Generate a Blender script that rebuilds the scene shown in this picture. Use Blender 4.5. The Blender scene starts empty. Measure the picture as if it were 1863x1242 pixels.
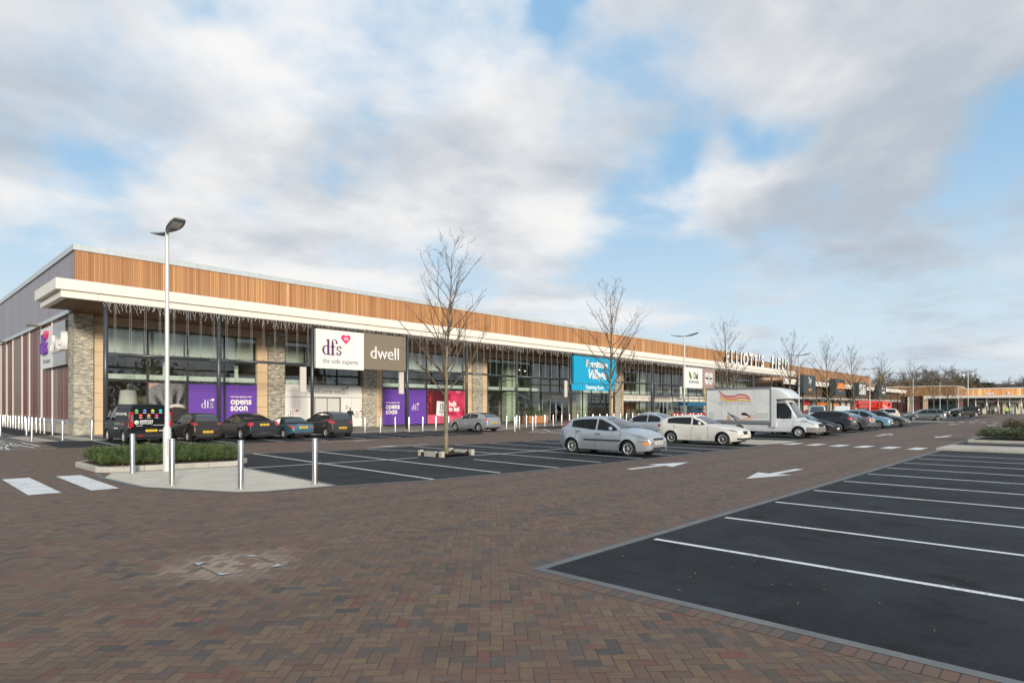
import bpy, bmesh, math, random
from mathutils import Vector, Matrix, noise
R=math.radians
random.seed(7)
sc=bpy.context.scene
# ---------------------------------------------------------------- camera
# world axes: X runs along the shop front, Y runs away from the car park into the shops, Z is up
F=1100.0; HY=740.0; CH=1.85
ANG=math.atan2(F,1955-931.5)
FW=(math.sin(ANG),math.cos(ANG)); RT=(math.cos(ANG),-math.sin(ANG))
cam=bpy.data.cameras.new("camera"); co=bpy.data.objects.new("camera",cam); sc.collection.objects.link(co)
cam.sensor_width=36; cam.lens=F/1863*36; cam.shift_y=(HY-621)/1863
cam.clip_start=0.1; cam.clip_end=4000
co.location=(0,0,CH); co.rotation_euler=(R(90),0,-math.asin(FW[0]))
sc.camera=co
# ---------------------------------------------------------------- sun and sky
SUN_EL=12.0
SUN_DIR=Vector((-0.42,-1.0,0)).normalized()        # horizontal direction towards the sun
sun=bpy.data.lights.new("sun",'SUN'); so=bpy.data.objects.new("sun",sun); sc.collection.objects.link(so)
sun.energy=3.6; sun.angle=R(7); sun.color=(1.0,0.88,0.72)
d=Vector((SUN_DIR.x*math.cos(R(SUN_EL)),SUN_DIR.y*math.cos(R(SUN_EL)),math.sin(R(SUN_EL))))
so.rotation_euler=d.to_track_quat('Z','Y').to_euler()
sc.view_settings.view_transform='Standard'; sc.view_settings.look='None'
sc.view_settings.exposure=0.0; sc.view_settings.gamma=1.0
sc.view_settings.use_curve_mapping=False
w=bpy.data.worlds.new("World"); sc.world=w; w.use_nodes=True
nt=w.node_tree; N=nt.nodes; Lk=nt.links
for n in list(N): N.remove(n)
class NG:
    "tiny helper for node graphs"
    def __init__(s,nt): s.nt=nt
    def n(s,t,**k):
        o=s.nt.nodes.new(t)
        for a,b in k.items(): setattr(o,a,b)
        return o
    def put(s,sock,v):
        if isinstance(v,bpy.types.NodeSocket): s.nt.links.new(v,sock)
        elif v is not None: sock.default_value=v
    def m(s,op,a,b=None,c=None,clamp=False):
        o=s.n('ShaderNodeMath',operation=op); o.use_clamp=clamp
        s.put(o.inputs[0],a); s.put(o.inputs[1],b); s.put(o.inputs[2],c); return o.outputs[0]
    def vm(s,op,a,b=None):
        o=s.n('ShaderNodeVectorMath',operation=op)
        s.put(o.inputs[0],a); s.put(o.inputs[1],b)
        return o.outputs['Value'] if op in('DOT_PRODUCT','LENGTH') else o.outputs[0]
    def mix(s,f,a,b,blend='MIX'):
        o=s.n('ShaderNodeMix',data_type='RGBA',blend_type=blend)
        s.put(o.inputs[0],f); s.put(o.inputs[6],a); s.put(o.inputs[7],b); return o.outputs[2]
    def noise(s,vec,scale,detail=4,rough=.55,dist=0,dim='3D'):
        o=s.n('ShaderNodeTexNoise',noise_dimensions=dim); s.put(o.inputs['Vector'],vec)
        o.inputs['Scale'].default_value=scale; o.inputs['Detail'].default_value=detail
        o.inputs['Roughness'].default_value=rough; o.inputs['Distortion'].default_value=dist
        return o.outputs['Fac']
    def ramp(s,f,pts,interp='LINEAR'):
        o=s.n('ShaderNodeValToRGB'); s.put(o.inputs[0],f); cr=o.color_ramp; cr.interpolation=interp
        while len(cr.elements)<len(pts): cr.elements.new(.5)
        for e,(p,c) in zip(cr.elements,pts): e.position=p; e.color=c if len(c)==4 else (*c,1)
        return o.outputs[0]
    def sep(s,v):
        o=s.n('ShaderNodeSeparateXYZ'); s.put(o.inputs[0],v); return o.outputs
    def comb(s,x,y,z=0.0):
        o=s.n('ShaderNodeCombineXYZ'); s.put(o.inputs[0],x); s.put(o.inputs[1],y); s.put(o.inputs[2],z); return o.outputs[0]
    def sstep(s,v,a,b):
        o=s.n('ShaderNodeMapRange',interpolation_type='SMOOTHSTEP'); s.put(o.inputs[0],v)
        o.inputs[1].default_value=a; o.inputs[2].default_value=b; return o.outputs[0]
    def white(s,v,out='Value'):
        o=s.n('ShaderNodeTexWhiteNoise',noise_dimensions='3D'); s.put(o.inputs['Vector'],v); return o.outputs[out]
g_=NG(nt)
def skydir(px,py):
    t=(px-931.5)/F; u=(HY-py)/F
    return Vector((FW[0]+t*RT[0],FW[1]+t*RT[1],u)).normalized()
tc=g_.n('ShaderNodeTexCoord'); D=g_.vm('NORMALIZE',tc.outputs['Generated'])
dx,dy,dz=g_.sep(D)
zz=g_.m('MAXIMUM',dz,0.0)
den=g_.m('ADD',zz,0.16)
P=g_.comb(g_.m('DIVIDE',dx,den),g_.m('DIVIDE',dy,den),0.0)
sky=g_.n('ShaderNodeTexSky',sky_type='NISHITA'); sky.sun_disc=False; sky.sun_elevation=R(SUN_EL)
sky.sun_rotation=math.atan2(SUN_DIR.x,SUN_DIR.y); sky.air_density=1.0; sky.dust_density=1.0; sky.ozone_density=1.5
n1=g_.noise(P,1.25,8,.56,.25)
n2=g_.noise(P,3.4,6,.6,.2)
dens=g_.m('ADD',g_.m('MULTIPLY',n1,.75),g_.m('MULTIPLY',n2,.25))
wn=g_.n('ShaderNodeTexNoise'); wn.inputs['Scale'].default_value=7.0; wn.inputs['Detail'].default_value=3; g_.put(wn.inputs['Vector'],D)
wv=g_.n('ShaderNodeVectorMath',operation='SCALE'); g_.put(wv.inputs[0],g_.vm('SUBTRACT',wn.outputs['Color'],(.5,.5,.5))); wv.inputs['Scale'].default_value=.16
DW=g_.vm('NORMALIZE',g_.vm('ADD',D,wv.outputs[0]))
def blobs(lst,base):
    v=base
    for (x,y,k,a) in lst:
        c=skydir(x,y)
        e=g_.m('EXPONENT',g_.m('MULTIPLY',g_.m('SUBTRACT',g_.vm('DOT_PRODUCT',DW,tuple(c)),1.0),k))
        v=g_.m('ADD',v,g_.m('MULTIPLY',e,a))
    return v
# (x, y, tightness, amount): where the sky is open (negative) or thick with cloud (positive)
dens=blobs([(1000,-10,1200,-.30),(1060,60,2500,-.06),(1240,285,1500,-.14),(1370,255,1500,-.20),(1460,225,1200,-.10),(1740,290,600,-.22),(1850,265,600,-.18),
            (40,500,500,-.14),(190,330,500,-.12),(700,265,2500,-.03),(610,355,1600,-.10),(480,340,1600,-.10),(1130,420,500,-.10),(1300,500,140,-.15),(1560,560,110,-.10),(1780,500,200,-.05),(1180,430,300,-.10),(100,300,300,-.04),(820,500,500,-.08),(380,0,1200,-.12),
            (560,150,60,.12),(1500,170,50,.13),(1750,60,60,.10),(1330,400,500,.14),(330,410,300,.10),(850,370,150,.10),(60,180,60,.08),(950,250,160,.14),(840,180,300,.08),(1580,250,200,.10)],dens)
mask=g_.sstep(dens,.35,.60)
# light side and grey underside of the cloud
n3=g_.noise(g_.vm('ADD',P,(.09,-.12,0)),1.5,5,.52,.3)
grey=blobs([(1500,140,40,.20),(1740,120,40,.18),(1400,330,300,.16),(760,250,200,.20),(30,130,60,.20),(600,300,300,.18),(1150,80,90,.16),(1500,560,150,.12),(1750,300,60,.12),(200,200,90,.12),(1650,520,90,.12),
            (480,120,120,-.22),(820,60,120,-.20),(1370,310,900,-.40),(380,400,200,-.26),(700,150,160,-.10),(1230,345,900,-.36),(1480,170,600,-.16),(1000,330,300,-.16),(80,420,300,-.16)],
           g_.m('ADD',g_.m('MULTIPLY',g_.m('SUBTRACT',n3,.5),1.5),g_.m('MULTIPLY',g_.m('SUBTRACT',n2,.5),.6)))
gm=g_.sstep(grey,-.30,.50)
ccol=g_.mix(gm,(9.5,9.4,9.3,1),(4.8,5.4,6.15,1))
# low on the horizon everything runs into a pale grey-blue
blue=g_.mix(.85,sky.outputs[0],(3.3,5.9,8.7,1))
blue=g_.mix(g_.sstep(dz,.42,.0),blue,(7.0,8.3,9.1,1))
col=g_.mix(mask,blue,ccol)
hz=g_.sstep(dz,.13,-.02)
col=g_.mix(g_.m('MULTIPLY',hz,.7),col,(5.6,6.4,7.1,1))
w.cycles.sampling_method='MANUAL'; w.cycles.sample_map_resolution=256
bg=g_.n('ShaderNodeBackground'); bg.inputs[1].default_value=.1; g_.put(bg.inputs[0],col)
wo=g_.n('ShaderNodeOutputWorld'); Lk.new(bg.outputs[0],wo.inputs[0])

# ---------------------------------------------------------------- helpers
def G(px,py,h=0.0):
    "where the photo's ray through (px,py) meets the level h"
    Z=F*(CH-h)/(py-HY); t=(px-931.5)/F
    return (Z*(FW[0]+t*RT[0]),Z*(FW[1]+t*RT[1]))
def U(px,v):
    "position along the front where column px meets the plane y=v"
    t=(px-931.5)/F; return v/(FW[1]+t*RT[1])*(FW[0]+t*RT[0])
def VV(px,u):
    t=(px-931.5)/F; return u/(FW[0]+t*RT[0])*(FW[1]+t*RT[1])
def put(o,label=None,cat=None,group=None,kind=None):
    if label: o['label']=label
    if cat: o['category']=cat
    if group: o['group']=group
    if kind: o['kind']=kind
    return o
def empty(name,loc=(0,0,0),rz=0,label=None,cat=None,group=None):
    o=bpy.data.objects.new(name,None); sc.collection.objects.link(o); o.location=loc; o.rotation_euler=(0,0,rz)
    o.empty_display_size=.3
    return put(o,label,cat,group)
class MB:
    def __init__(s): s.v=[]; s.f=[]; s.m=[]; s.sm=[]
    def face(s,pts,mi=0,sm=False):
        b=len(s.v); s.v+= [tuple(p) for p in pts]; s.f.append(tuple(range(b,b+len(pts)))); s.m.append(mi); s.sm.append(sm)
    def box(s,a,b,mi=0):
        x0,y0,z0=a; x1,y1,z1=b
        x0,x1=min(x0,x1),max(x0,x1); y0,y1=min(y0,y1),max(y0,y1); z0,z1=min(z0,z1),max(z0,z1)
        k=len(s.v); s.v+=[(x0,y0,z0),(x1,y0,z0),(x1,y1,z0),(x0,y1,z0),(x0,y0,z1),(x1,y0,z1),(x1,y1,z1),(x0,y1,z1)]
        for q in ((0,3,2,1),(4,5,6,7),(0,1,5,4),(1,2,6,5),(2,3,7,6),(3,0,4,7)):
            s.f.append(tuple(k+i for i in q)); s.m.append(mi); s.sm.append(False)
        return s
    def tube(s,p0,p1,r0,r1=None,n=10,mi=0,caps=True,sm=True):
        if r1 is None: r1=r0
        p0=Vector(p0); p1=Vector(p1); a=(p1-p0)
        if a.length<1e-6: return s
        a.normalize(); t=Vector((0,0,1)) if abs(a.z)<.9 else Vector((1,0,0))
        x=a.cross(t).normalized(); y=a.cross(x)
        k=len(s.v)
        for p,r in((p0,r0),(p1,r1)):
            for i in range(n):
                an=2*math.pi*i/n; s.v.append(tuple(p+x*(r*math.cos(an))+y*(r*math.sin(an))))
        for i in range(n):
            j=(i+1)%n; s.f.append((k+i,k+n+i,k+n+j,k+j)); s.m.append(mi); s.sm.append(sm)
        if caps:
            s.f.append(tuple(k+i for i in range(n))); s.m.append(mi); s.sm.append(False)
            s.f.append(tuple(k+n+i for i in reversed(range(n)))); s.m.append(mi); s.sm.append(False)
        return s
    def lathe(s,prof,axis='z',c=(0,0,0),n=24,mi=0,sm=True):
        "prof: list of (r, h)"
        k=len(s.v)
        for r,h in prof:
            for i in range(n):
                a=2*math.pi*i/n; p=(r*math.cos(a),r*math.sin(a),h)
                if axis=='y': p=(p[0],p[2],p[1])
                s.v.append((p[0]+c[0],p[1]+c[1],p[2]+c[2]))
        for q in range(len(prof)-1):
            for i in range(n):
                j=(i+1)%n; s.f.append((k+q*n+i,k+q*n+j,k+(q+1)*n+j,k+(q+1)*n+i)); s.m.append(mi); s.sm.append(sm)
        return s
    def grid(s,rows,mi=0,sm=True,flip=False):
        k=len(s.v); n=len(rows[0])
        for r in rows: s.v+=[tuple(p) for p in r]
        for i in range(len(rows)-1):
            for j in range(n-1):
                q=(k+i*n+j,k+i*n+j+1,k+(i+1)*n+j+1,k+(i+1)*n+j)
                s.f.append(tuple(reversed(q)) if flip else q); s.m.append(mi); s.sm.append(sm)
        return s
    def prism(s,poly,z0,z1,mi=0):
        "poly: (x,y) list counter-clockwise"
        a=sum(poly[i][0]*poly[(i+1)%len(poly)][1]-poly[(i+1)%len(poly)][0]*poly[i][1] for i in range(len(poly)))
        if a<0: poly=list(reversed(poly))
        n=len(poly)
        s.face([(x,y,z1) for x,y in poly],mi); s.face([(x,y,z0) for x,y in reversed(poly)],mi)
        for i in range(n):
            a_,b_=poly[i],poly[(i+1)%n]
            s.face([(*a_,z0),(*b_,z0),(*b_,z1),(*a_,z1)],mi)
        return s
    def mesh(s,name,mats):
        me=bpy.data.meshes.new(name); me.from_pydata(s.v,[],s.f)
        for m in (mats if isinstance(mats,(list,tuple)) else [mats]): me.materials.append(m)
        me.polygons.foreach_set('material_index',s.m); me.polygons.foreach_set('use_smooth',s.sm)
        me.update(); return me
    def build(s,name,mats,parent=None,loc=None,rot=None,label=None,cat=None,group=None,kind=None,weld=False):
        me=s.mesh(name,mats)
        if weld:
            bm=bmesh.new(); bm.from_mesh(me); bmesh.ops.remove_doubles(bm,verts=bm.verts,dist=1e-4)
            bmesh.ops.recalc_face_normals(bm,faces=bm.faces); bm.to_mesh(me); bm.free()
        return link(name,me,parent,loc,rot,label,cat,group,kind)
def link(name,me,parent=None,loc=None,rot=None,label=None,cat=None,group=None,kind=None):
    o=bpy.data.objects.new(name,me); sc.collection.objects.link(o)
    if parent: o.parent=parent
    if loc: o.location=loc
    if rot: o.rotation_euler=rot
    return put(o,label,cat,group,kind)
def copy_tree(o,parent=None):
    c=o.copy(); sc.collection.objects.link(c); c.parent=parent
    for ch in list(o.children): copy_tree(ch,c)
    return c
ORD=['first','second','third','fourth','fifth','sixth','seventh','eighth','ninth','tenth','eleventh','twelfth','thirteenth','fourteenth','fifteenth','sixteenth','seventeenth','eighteenth','nineteenth','twentieth']
# ---------------------------------------------------------------- materials
MATS={}
def mat(name,col=(.5,.5,.5),rough=.6,metal=0.0,coat=0.0,var=0.0,vscale=3.0,bump=0.0,bscale=60,spec=.5,emit=None):
    if name in MATS: return MATS[name]
    m=bpy.data.materials.new(name); m.use_nodes=True; MATS[name]=m
    b=m.node_tree.nodes['Principled BSDF']; g=NG(m.node_tree)
    b.inputs['Base Color'].default_value=(*col,1); b.inputs['Roughness'].default_value=rough
    b.inputs['Metallic'].default_value=metal; b.inputs['Coat Weight'].default_value=coat; b.inputs['Coat Roughness'].default_value=.05
    b.inputs['Specular IOR Level'].default_value=spec
    tcn=g.n('ShaderNodeTexCoord').outputs['Object']
    if var>0:
        f=g.noise(tcn,vscale,5,.6)
        f2=g.sstep(f,.3,.7)
        lo=tuple(c*(1-var) for c in col); hi=tuple(min(1,c*(1+var)) for c in col)
        g.put(b.inputs['Base Color'],g.mix(f2,(*lo,1),(*hi,1)))
        g.put(b.inputs['Roughness'],g.m('MULTIPLY_ADD',f2,.12,rough-.06,clamp=True))
    if bump>0:
        bp=g.n('ShaderNodeBump'); bp.inputs['Strength'].default_value=bump; bp.inputs['Distance'].default_value=.01
        g.put(bp.inputs['Height'],g.noise(tcn,bscale,3,.6)); g.put(b.inputs['Normal'],bp.outputs[0])
    if emit:
        b.inputs['Emission Color'].default_value=(*emit[0],1); b.inputs['Emission Strength'].default_value=emit[1]
    return m
def newmat(name):
    m=bpy.data.materials.new(name); m.use_nodes=True; MATS[name]=m
    g=NG(m.node_tree); return m,g,m.node_tree.nodes['Principled BSDF']
def world_pos(g): return g.n('ShaderNodeNewGeometry').outputs['Position']

def paver_mat():
    m,g,b=newmat('herringbone_pavers')
    p=world_pos(g); x,y,z=g.sep(p)
    c=.70711/.1    # bricks 0.2 x 0.1 m laid at 45 degrees to the kerbs
    X=g.m('MULTIPLY',g.m('ADD',x,y),c); Y=g.m('MULTIPLY',g.m('SUBTRACT',y,x),c)
    i=g.m('FLOOR',X); j=g.m('FLOOR',Y); fx=g.m('SUBTRACT',X,i); fy=g.m('SUBTRACT',Y,j)
    s=g.m('FLOORED_MODULO',g.m('SUBTRACT',i,j),4.0)
    isv=g.m('GREATER_THAN',s,1.5); s1=g.m('COMPARE',s,1.0,.1); s2=g.m('COMPARE',s,2.0,.1)
    ix=g.m('SUBTRACT',i,s1); iy=g.m('SUBTRACT',j,s2)
    lx=g.m('ADD',fx,s1); ly=g.m('ADD',fy,s2)
    wx=g.m('SUBTRACT',2.0,isv); wy=g.m('ADD',1.0,isv)
    ex=g.m('MINIMUM',lx,g.m('SUBTRACT',wx,lx)); ey=g.m('MINIMUM',ly,g.m('SUBTRACT',wy,ly))
    e=g.m('MINIMUM',ex,ey)
    idv=g.comb(ix,iy,isv)
    r=g.white(idv)
    r2=g.white(g.vm('ADD',idv,(31.7,17.1,5.3)))
    base=g.ramp(r,[(0,(.070,.066,.064)),(.08,(.110,.086,.072)),(.24,(.170,.107,.073)),(.46,(.210,.128,.079)),(.66,(.213,.141,.076)),(.80,(.202,.104,.066)),(.92,(.156,.092,.071)),(1,(.22,.078,.053))])
    big=g.noise(p,.35,4,.6)
    base=g.mix(g.sstep(big,.35,.7),base,g.mix(.5,base,(.190,.118,.080,1)))
    fine=g.noise(p,46,5,.72)
    mott=g.noise(g.vm('ADD',p,g.vm('MULTIPLY',g.comb(r,r2,0.0),(9,9,0))),11,4,.65)
    base=g.mix(g.m('MULTIPLY',g.sstep(mott,.40,.66),.35),base,(.075,.068,.062,1))
    base=g.mix(g.m('MULTIPLY',g.sstep(fine,.38,.70),.42),base,(.08,.075,.07,1))
    base=g.mix(g.m('MULTIPLY',g.sstep(g.noise(g.vm('ADD',p,(5,9,0)),9,3,.6),.5,.72),.22),base,(.21,.175,.135,1))
    st=g.noise(p,1.1,4,.6,.6)
    base=g.mix(g.m('MULTIPLY',g.sstep(st,.56,.74),.30),base,(.075,.066,.06,1))
    # faint tyre tracks along the two lanes
    for tv in (5.2,6.8,8.8,10.4):
        tb=g.sstep(g.m('ABSOLUTE',g.m('SUBTRACT',g.m('ADD',y,g.m('MULTIPLY',g.noise(g.comb(g.m('MULTIPLY',x,.12),tv,0.0),1.0,2,.5),.8)),tv+.4)),.42,.05)
        base=g.mix(g.m('MULTIPLY',tb,.22),base,(.07,.058,.052,1))
    dr=g.sstep(g.noise(g.vm('ADD',p,(50,3,0)),.8,2,.5),.66,.72)
    base=g.mix(g.m('MULTIPLY',dr,.30),base,(.05,.045,.042,1))
    # the re-laid, sandy patch near the inspection cover
    px,py=G(420,1027); cX=g.m('ADD',ix,g.m('MULTIPLY',wx,.5)); cY=g.m('ADD',iy,g.m('MULTIPLY',wy,.5))
    bc=g.comb(g.m('MULTIPLY',g.m('SUBTRACT',cX,cY),.5/c),g.m('MULTIPLY',g.m('ADD',cX,cY),.5/c),0.0)
    dd=g.vm('LENGTH',g.vm('SUBTRACT',bc,(px,py,0)))
    wob=g.m('ADD',dd,g.m('MULTIPLY',g.noise(bc,2.2,4,.6),.9))
    sand=g.sstep(wob,1.45,.62)
    base=g.mix(g.m('MULTIPLY',sand,g.m('MULTIPLY_ADD',g.m('GREATER_THAN',r2,.35),.52,.12)),base,(.46,.36,.28,1))
    # joints: dark, here and there filled with pale sand
    jn=g.sstep(g.noise(p,.55,3,.6),.60,.72)
    jr=g.m('GREATER_THAN',g.white(g.vm('ADD',idv,(3.3,1.1,8.8))),.62)
    jcol=g.mix(g.m('MULTIPLY',jn,jr),(.050,.037,.028,1),(.42,.36,.29,1))
    jcol=g.mix(g.sstep(g.noise(p,1.4,3,.6),.42,.62),jcol,(.15,.075,.038,1))
    jcol=g.mix(g.m('MULTIPLY',sand,.8),jcol,(.14,.08,.045,1))
    near=g.sstep(e,.006,.045)
    colr=g.mix(near,jcol,base)
    g.put(b.inputs['Base Color'],colr)
    g.put(b.inputs['Roughness'],g.m('MULTIPLY_ADD',r2,.2,.62))
    b.inputs['Specular IOR Level'].default_value=.35
    h=g.m('ADD',g.m('MULTIPLY',g.sstep(e,.0,.11),1.0),g.m('ADD',g.m('MULTIPLY',r,.22),g.m('MULTIPLY',fine,.18)))
    bp=g.n('ShaderNodeBump'); bp.inputs['Strength'].default_value=.55; bp.inputs['Distance'].default_value=.006
    g.put(bp.inputs['Height'],h); g.put(b.inputs['Normal'],bp.outputs[0])
    return m
def row_brick_mat():
    "single soldier course of pavers, uses UV-like object X coordinate"
    m,g,b=newmat('soldier_course_pavers')
    p=world_pos(g); x,y,z=g.sep(p)
    nrm=g.n('ShaderNodeNewGeometry').outputs['Normal']
    a=g.m('DIVIDE',x,.105); c=g.m('DIVIDE',y,.105)
    att=g.n('ShaderNodeAttribute'); att.attribute_name='along'
    t=att.outputs['Fac']; q=g.m('DIVIDE',t,.105); k=g.m('FLOOR',q); f=g.m('SUBTRACT',q,k)
    r=g.white(g.comb(k,3.3,1.7))
    base=g.ramp(r,[(0,(.08,.072,.066)),(.3,(.145,.10,.074)),(.6,(.165,.105,.074)),(.85,(.19,.085,.062)),(1,(.16,.125,.08))])
    e=g.m('MINIMUM',f,g.m('SUBTRACT',1.0,f))
    fine=g.noise(p,40,4,.6)
    base=g.mix(g.m('MULTIPLY',g.sstep(fine,.35,.75),.3),base,(.08,.07,.065,1))
    g.put(b.inputs['Base Color'],g.mix(g.sstep(e,.02,.08),(.05,.04,.035,1),base)); b.inputs['Roughness'].default_value=.75
    return m
def asphalt_mat():
    m,g,b=newmat('fresh_asphalt')
    p=world_pos(g)
    f=g.noise(p,150,3,.7); f2=g.noise(p,.45,6,.62,.8); f3=g.noise(p,1.6,5,.65,.4)
    c=g.mix(g.sstep(f,.35,.72),(.007,.008,.010,1),(.030,.034,.037,1))
    f4=g.noise(p,45,3,.75)
    c=g.mix(g.m('MULTIPLY',g.sstep(f4,.55,.75),.5),c,(.065,.070,.074,1))
    c=g.mix(g.m('MULTIPLY',g.sstep(f2,.40,.64),.55),c,(.036,.041,.045,1))
    c=g.mix(g.m('MULTIPLY',g.sstep(f3,.56,.68),.7),c,(.008,.009,.010,1))
    b.inputs['Specular IOR Level'].default_value=.25
    v=g.n('ShaderNodeTexVoronoi'); g.put(v.inputs['Vector'],p); v.inputs['Scale'].default_value=3.2
    sp=g.sstep(v.outputs['Distance'],.055,.02)
    c=g.mix(g.m('MULTIPLY',sp,g.m('GREATER_THAN',g.noise(p,.9,2,.5),.58)),c,(.30,.27,.23,1))
    g.put(b.inputs['Base Color'],c)
    g.put(b.inputs['Roughness'],g.m('MULTIPLY_ADD',f3,.35,.60))
    bp=g.n('ShaderNodeBump'); bp.inputs['Strength'].default_value=.5; bp.inputs['Distance'].default_value=.004
    g.put(bp.inputs['Height'],f); g.put(b.inputs['Normal'],bp.outputs[0])
    return m
def paint_mat():
    m,g,b=newmat('road_paint')
    p=world_pos(g); f=g.noise(p,26,5,.7); f2=g.noise(p,2.2,4,.6)
    c=g.mix(g.sstep(g.m('ADD',g.m('MULTIPLY',f,.7),g.m('MULTIPLY',f2,.3)),.50,.62),(.80,.80,.78,1),(.36,.35,.34,1))
    g.put(b.inputs['Base Color'],c); b.inputs['Roughness'].default_value=.55
    return m
def concrete_mat(name,c1,c2,block=None,rough=.8):
    m,g,b=newmat(name)
    p=world_pos(g); f=g.noise(p,1.6,6,.65); f2=g.noise(p,45,3,.7)
    c=g.mix(g.sstep(f,.3,.7),(*c1,1),(*c2,1)); c=g.mix(g.m('MULTIPLY',g.sstep(f2,.45,.8),.35),c,(*[q*.55 for q in c1],1))
    if block:
        x,y,z=g.sep(p)
        X=g.m('DIVIDE',x,block[0]); Y=g.m('DIVIDE',y,block[1]); i=g.m('FLOOR',X); fx=g.m('SUBTRACT',X,i)
        Y2=g.m('ADD',Y,g.m('MULTIPLY',g.m('FLOORED_MODULO',i,2.0),.5)); j=g.m('FLOOR',Y2); fy=g.m('SUBTRACT',Y2,j)
        ex=g.m('MULTIPLY',g.m('MINIMUM',fx,g.m('SUBTRACT',1.0,fx)),block[0]); ey=g.m('MULTIPLY',g.m('MINIMUM',fy,g.m('SUBTRACT',1.0,fy)),block[1])
        r=g.white(g.comb(i,j,0.0))
        c=g.mix(g.m('MULTIPLY',r,.25),c,(*[q*.7 for q in c1],1))
        c=g.mix(g.sstep(g.m('MINIMUM',ex,ey),.003,.012),(*[q*.45 for q in c1],1),c)
    g.put(b.inputs['Base Color'],c); b.inputs['Roughness'].default_value=rough
    return m
def stone_mat():
    m,g,b=newmat('ledge_stone')
    p=world_pos(g); x,y,z=g.sep(p)
    a=g.m('ADD',x,y)
    wz=g.m('ADD',z,g.m('MULTIPLY',g.noise(g.comb(g.m('MULTIPLY',a,.9),0.0,g.m('MULTIPLY',z,.3)),2.0,2,.5),.05))
    q=g.m('DIVIDE',wz,.062); j=g.m('FLOOR',q); fz=g.m('SUBTRACT',q,j)
    off=g.m('MULTIPLY',g.white(g.comb(j,2.0,9.0)),4.0)
    q2=g.m('ADD',g.m('DIVIDE',a,.24),off); 
    q2=g.m('ADD',q2,g.m('MULTIPLY',g.noise(g.comb(q2,j,0.0),.8,1,.5),.9))
    i=g.m('FLOOR',q2); fx=g.m('SUBTRACT',q2,i)
    idv=g.comb(i,j,4.0); r=g.white(idv); r2=g.white(g.vm('ADD',idv,(7.1,3.3,1.9)))
    c=g.ramp(r,[(0,(.20,.205,.185)),(.2,(.34,.33,.28)),(.42,(.50,.47,.39)),(.62,(.41,.41,.36)),(.8,(.66,.59,.46)),(1,(.80,.71,.56))])
    fn=g.noise(p,22,4,.7); c=g.mix(g.m('MULTIPLY',g.sstep(fn,.4,.75),.35),c,(.24,.225,.19,1))
    e=g.m('MINIMUM',g.m('MULTIPLY',g.m('MINIMUM',fz,g.m('SUBTRACT',1.0,fz)),1.0),g.m('MULTIPLY',g.m('MINIMUM',fx,g.m('SUBTRACT',1.0,fx)),4.0))
    c=g.mix(g.sstep(e,.0,.10),(.15,.14,.12,1),c)
    g.put(b.inputs['Base Color'],c); b.inputs['Roughness'].default_value=.85
    h=g.m('ADD',g.m('MULTIPLY',g.sstep(e,.0,.25),.6),g.m('ADD',r2,g.m('MULTIPLY',fn,.3)))
    bp=g.n('ShaderNodeBump'); bp.inputs['Strength'].default_value=.9; bp.inputs['Distance'].default_value=.014
    g.put(bp.inputs['Height'],h); g.put(b.inputs['Normal'],bp.outputs[0])
    return m
def wood_mat(name='cedar_boards',axis=0,w=.135,tint=(1,1,1)):
    m,g,b=newmat(name)
    p=world_pos(g); s=g.sep(p); a=s[axis]; z=s[2]
    q=g.m('DIVIDE',a,w); i=g.m('FLOOR',q); f=g.m('SUBTRACT',q,i)
    r=g.white(g.comb(i,7.0,1.0)); rr=g.white(g.comb(g.m('FLOOR',g.m('DIVIDE',a,w*3)),1.0,5.0))
    rm=g.m('ADD',g.m('MULTIPLY',r,.58),g.m('MULTIPLY',rr,.42))
    T=lambda c: tuple(x*y for x,y in zip(c,tint))
    c=g.ramp(rm,[(0,T((.27,.11,.042))),(.25,T((.40,.18,.068))),(.55,T((.48,.225,.082))),(.8,T((.60,.31,.125))),(1,T((.74,.45,.21)))])
    gr=g.noise(g.comb(g.m('MULTIPLY',a,38.0),g.m('MULTIPLY',i,3.1),g.m('MULTIPLY',z,1.1)),1.0,5,.65,.4)
    c=g.mix(g.m('MULTIPLY',g.sstep(gr,.40,.72),.34),c,T((.22,.095,.04))+(1,))
    lw=g.noise(p,.22,3,.6); c=g.mix(g.m('MULTIPLY',g.sstep(lw,.4,.7),.16),c,(.40,.24,.14,1))
    kn=g.n('ShaderNodeTexVoronoi'); g.put(kn.inputs['Vector'],g.comb(g.m('MULTIPLY',a,1.0),0.0,g.m('MULTIPLY',z,.7))); kn.inputs['Scale'].default_value=1.6
    c=g.mix(g.sstep(kn.outputs['Distance'],.045,.02),c,(.14,.05,.02,1))
    e=g.m('MINIMUM',f,g.m('SUBTRACT',1.0,f)); c=g.mix(g.sstep(e,.02,.07),(.09,.04,.02,1),c)
    g.put(b.inputs['Base Color'],c); b.inputs['Roughness'].default_value=.62
    bp=g.n('ShaderNodeBump'); bp.inputs['Strength'].default_value=.6; bp.inputs['Distance'].default_value=.015
    g.put(bp.inputs['Height'],g.sstep(e,.0,.09)); g.put(b.inputs['Normal'],bp.outputs[0])
    return m
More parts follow.
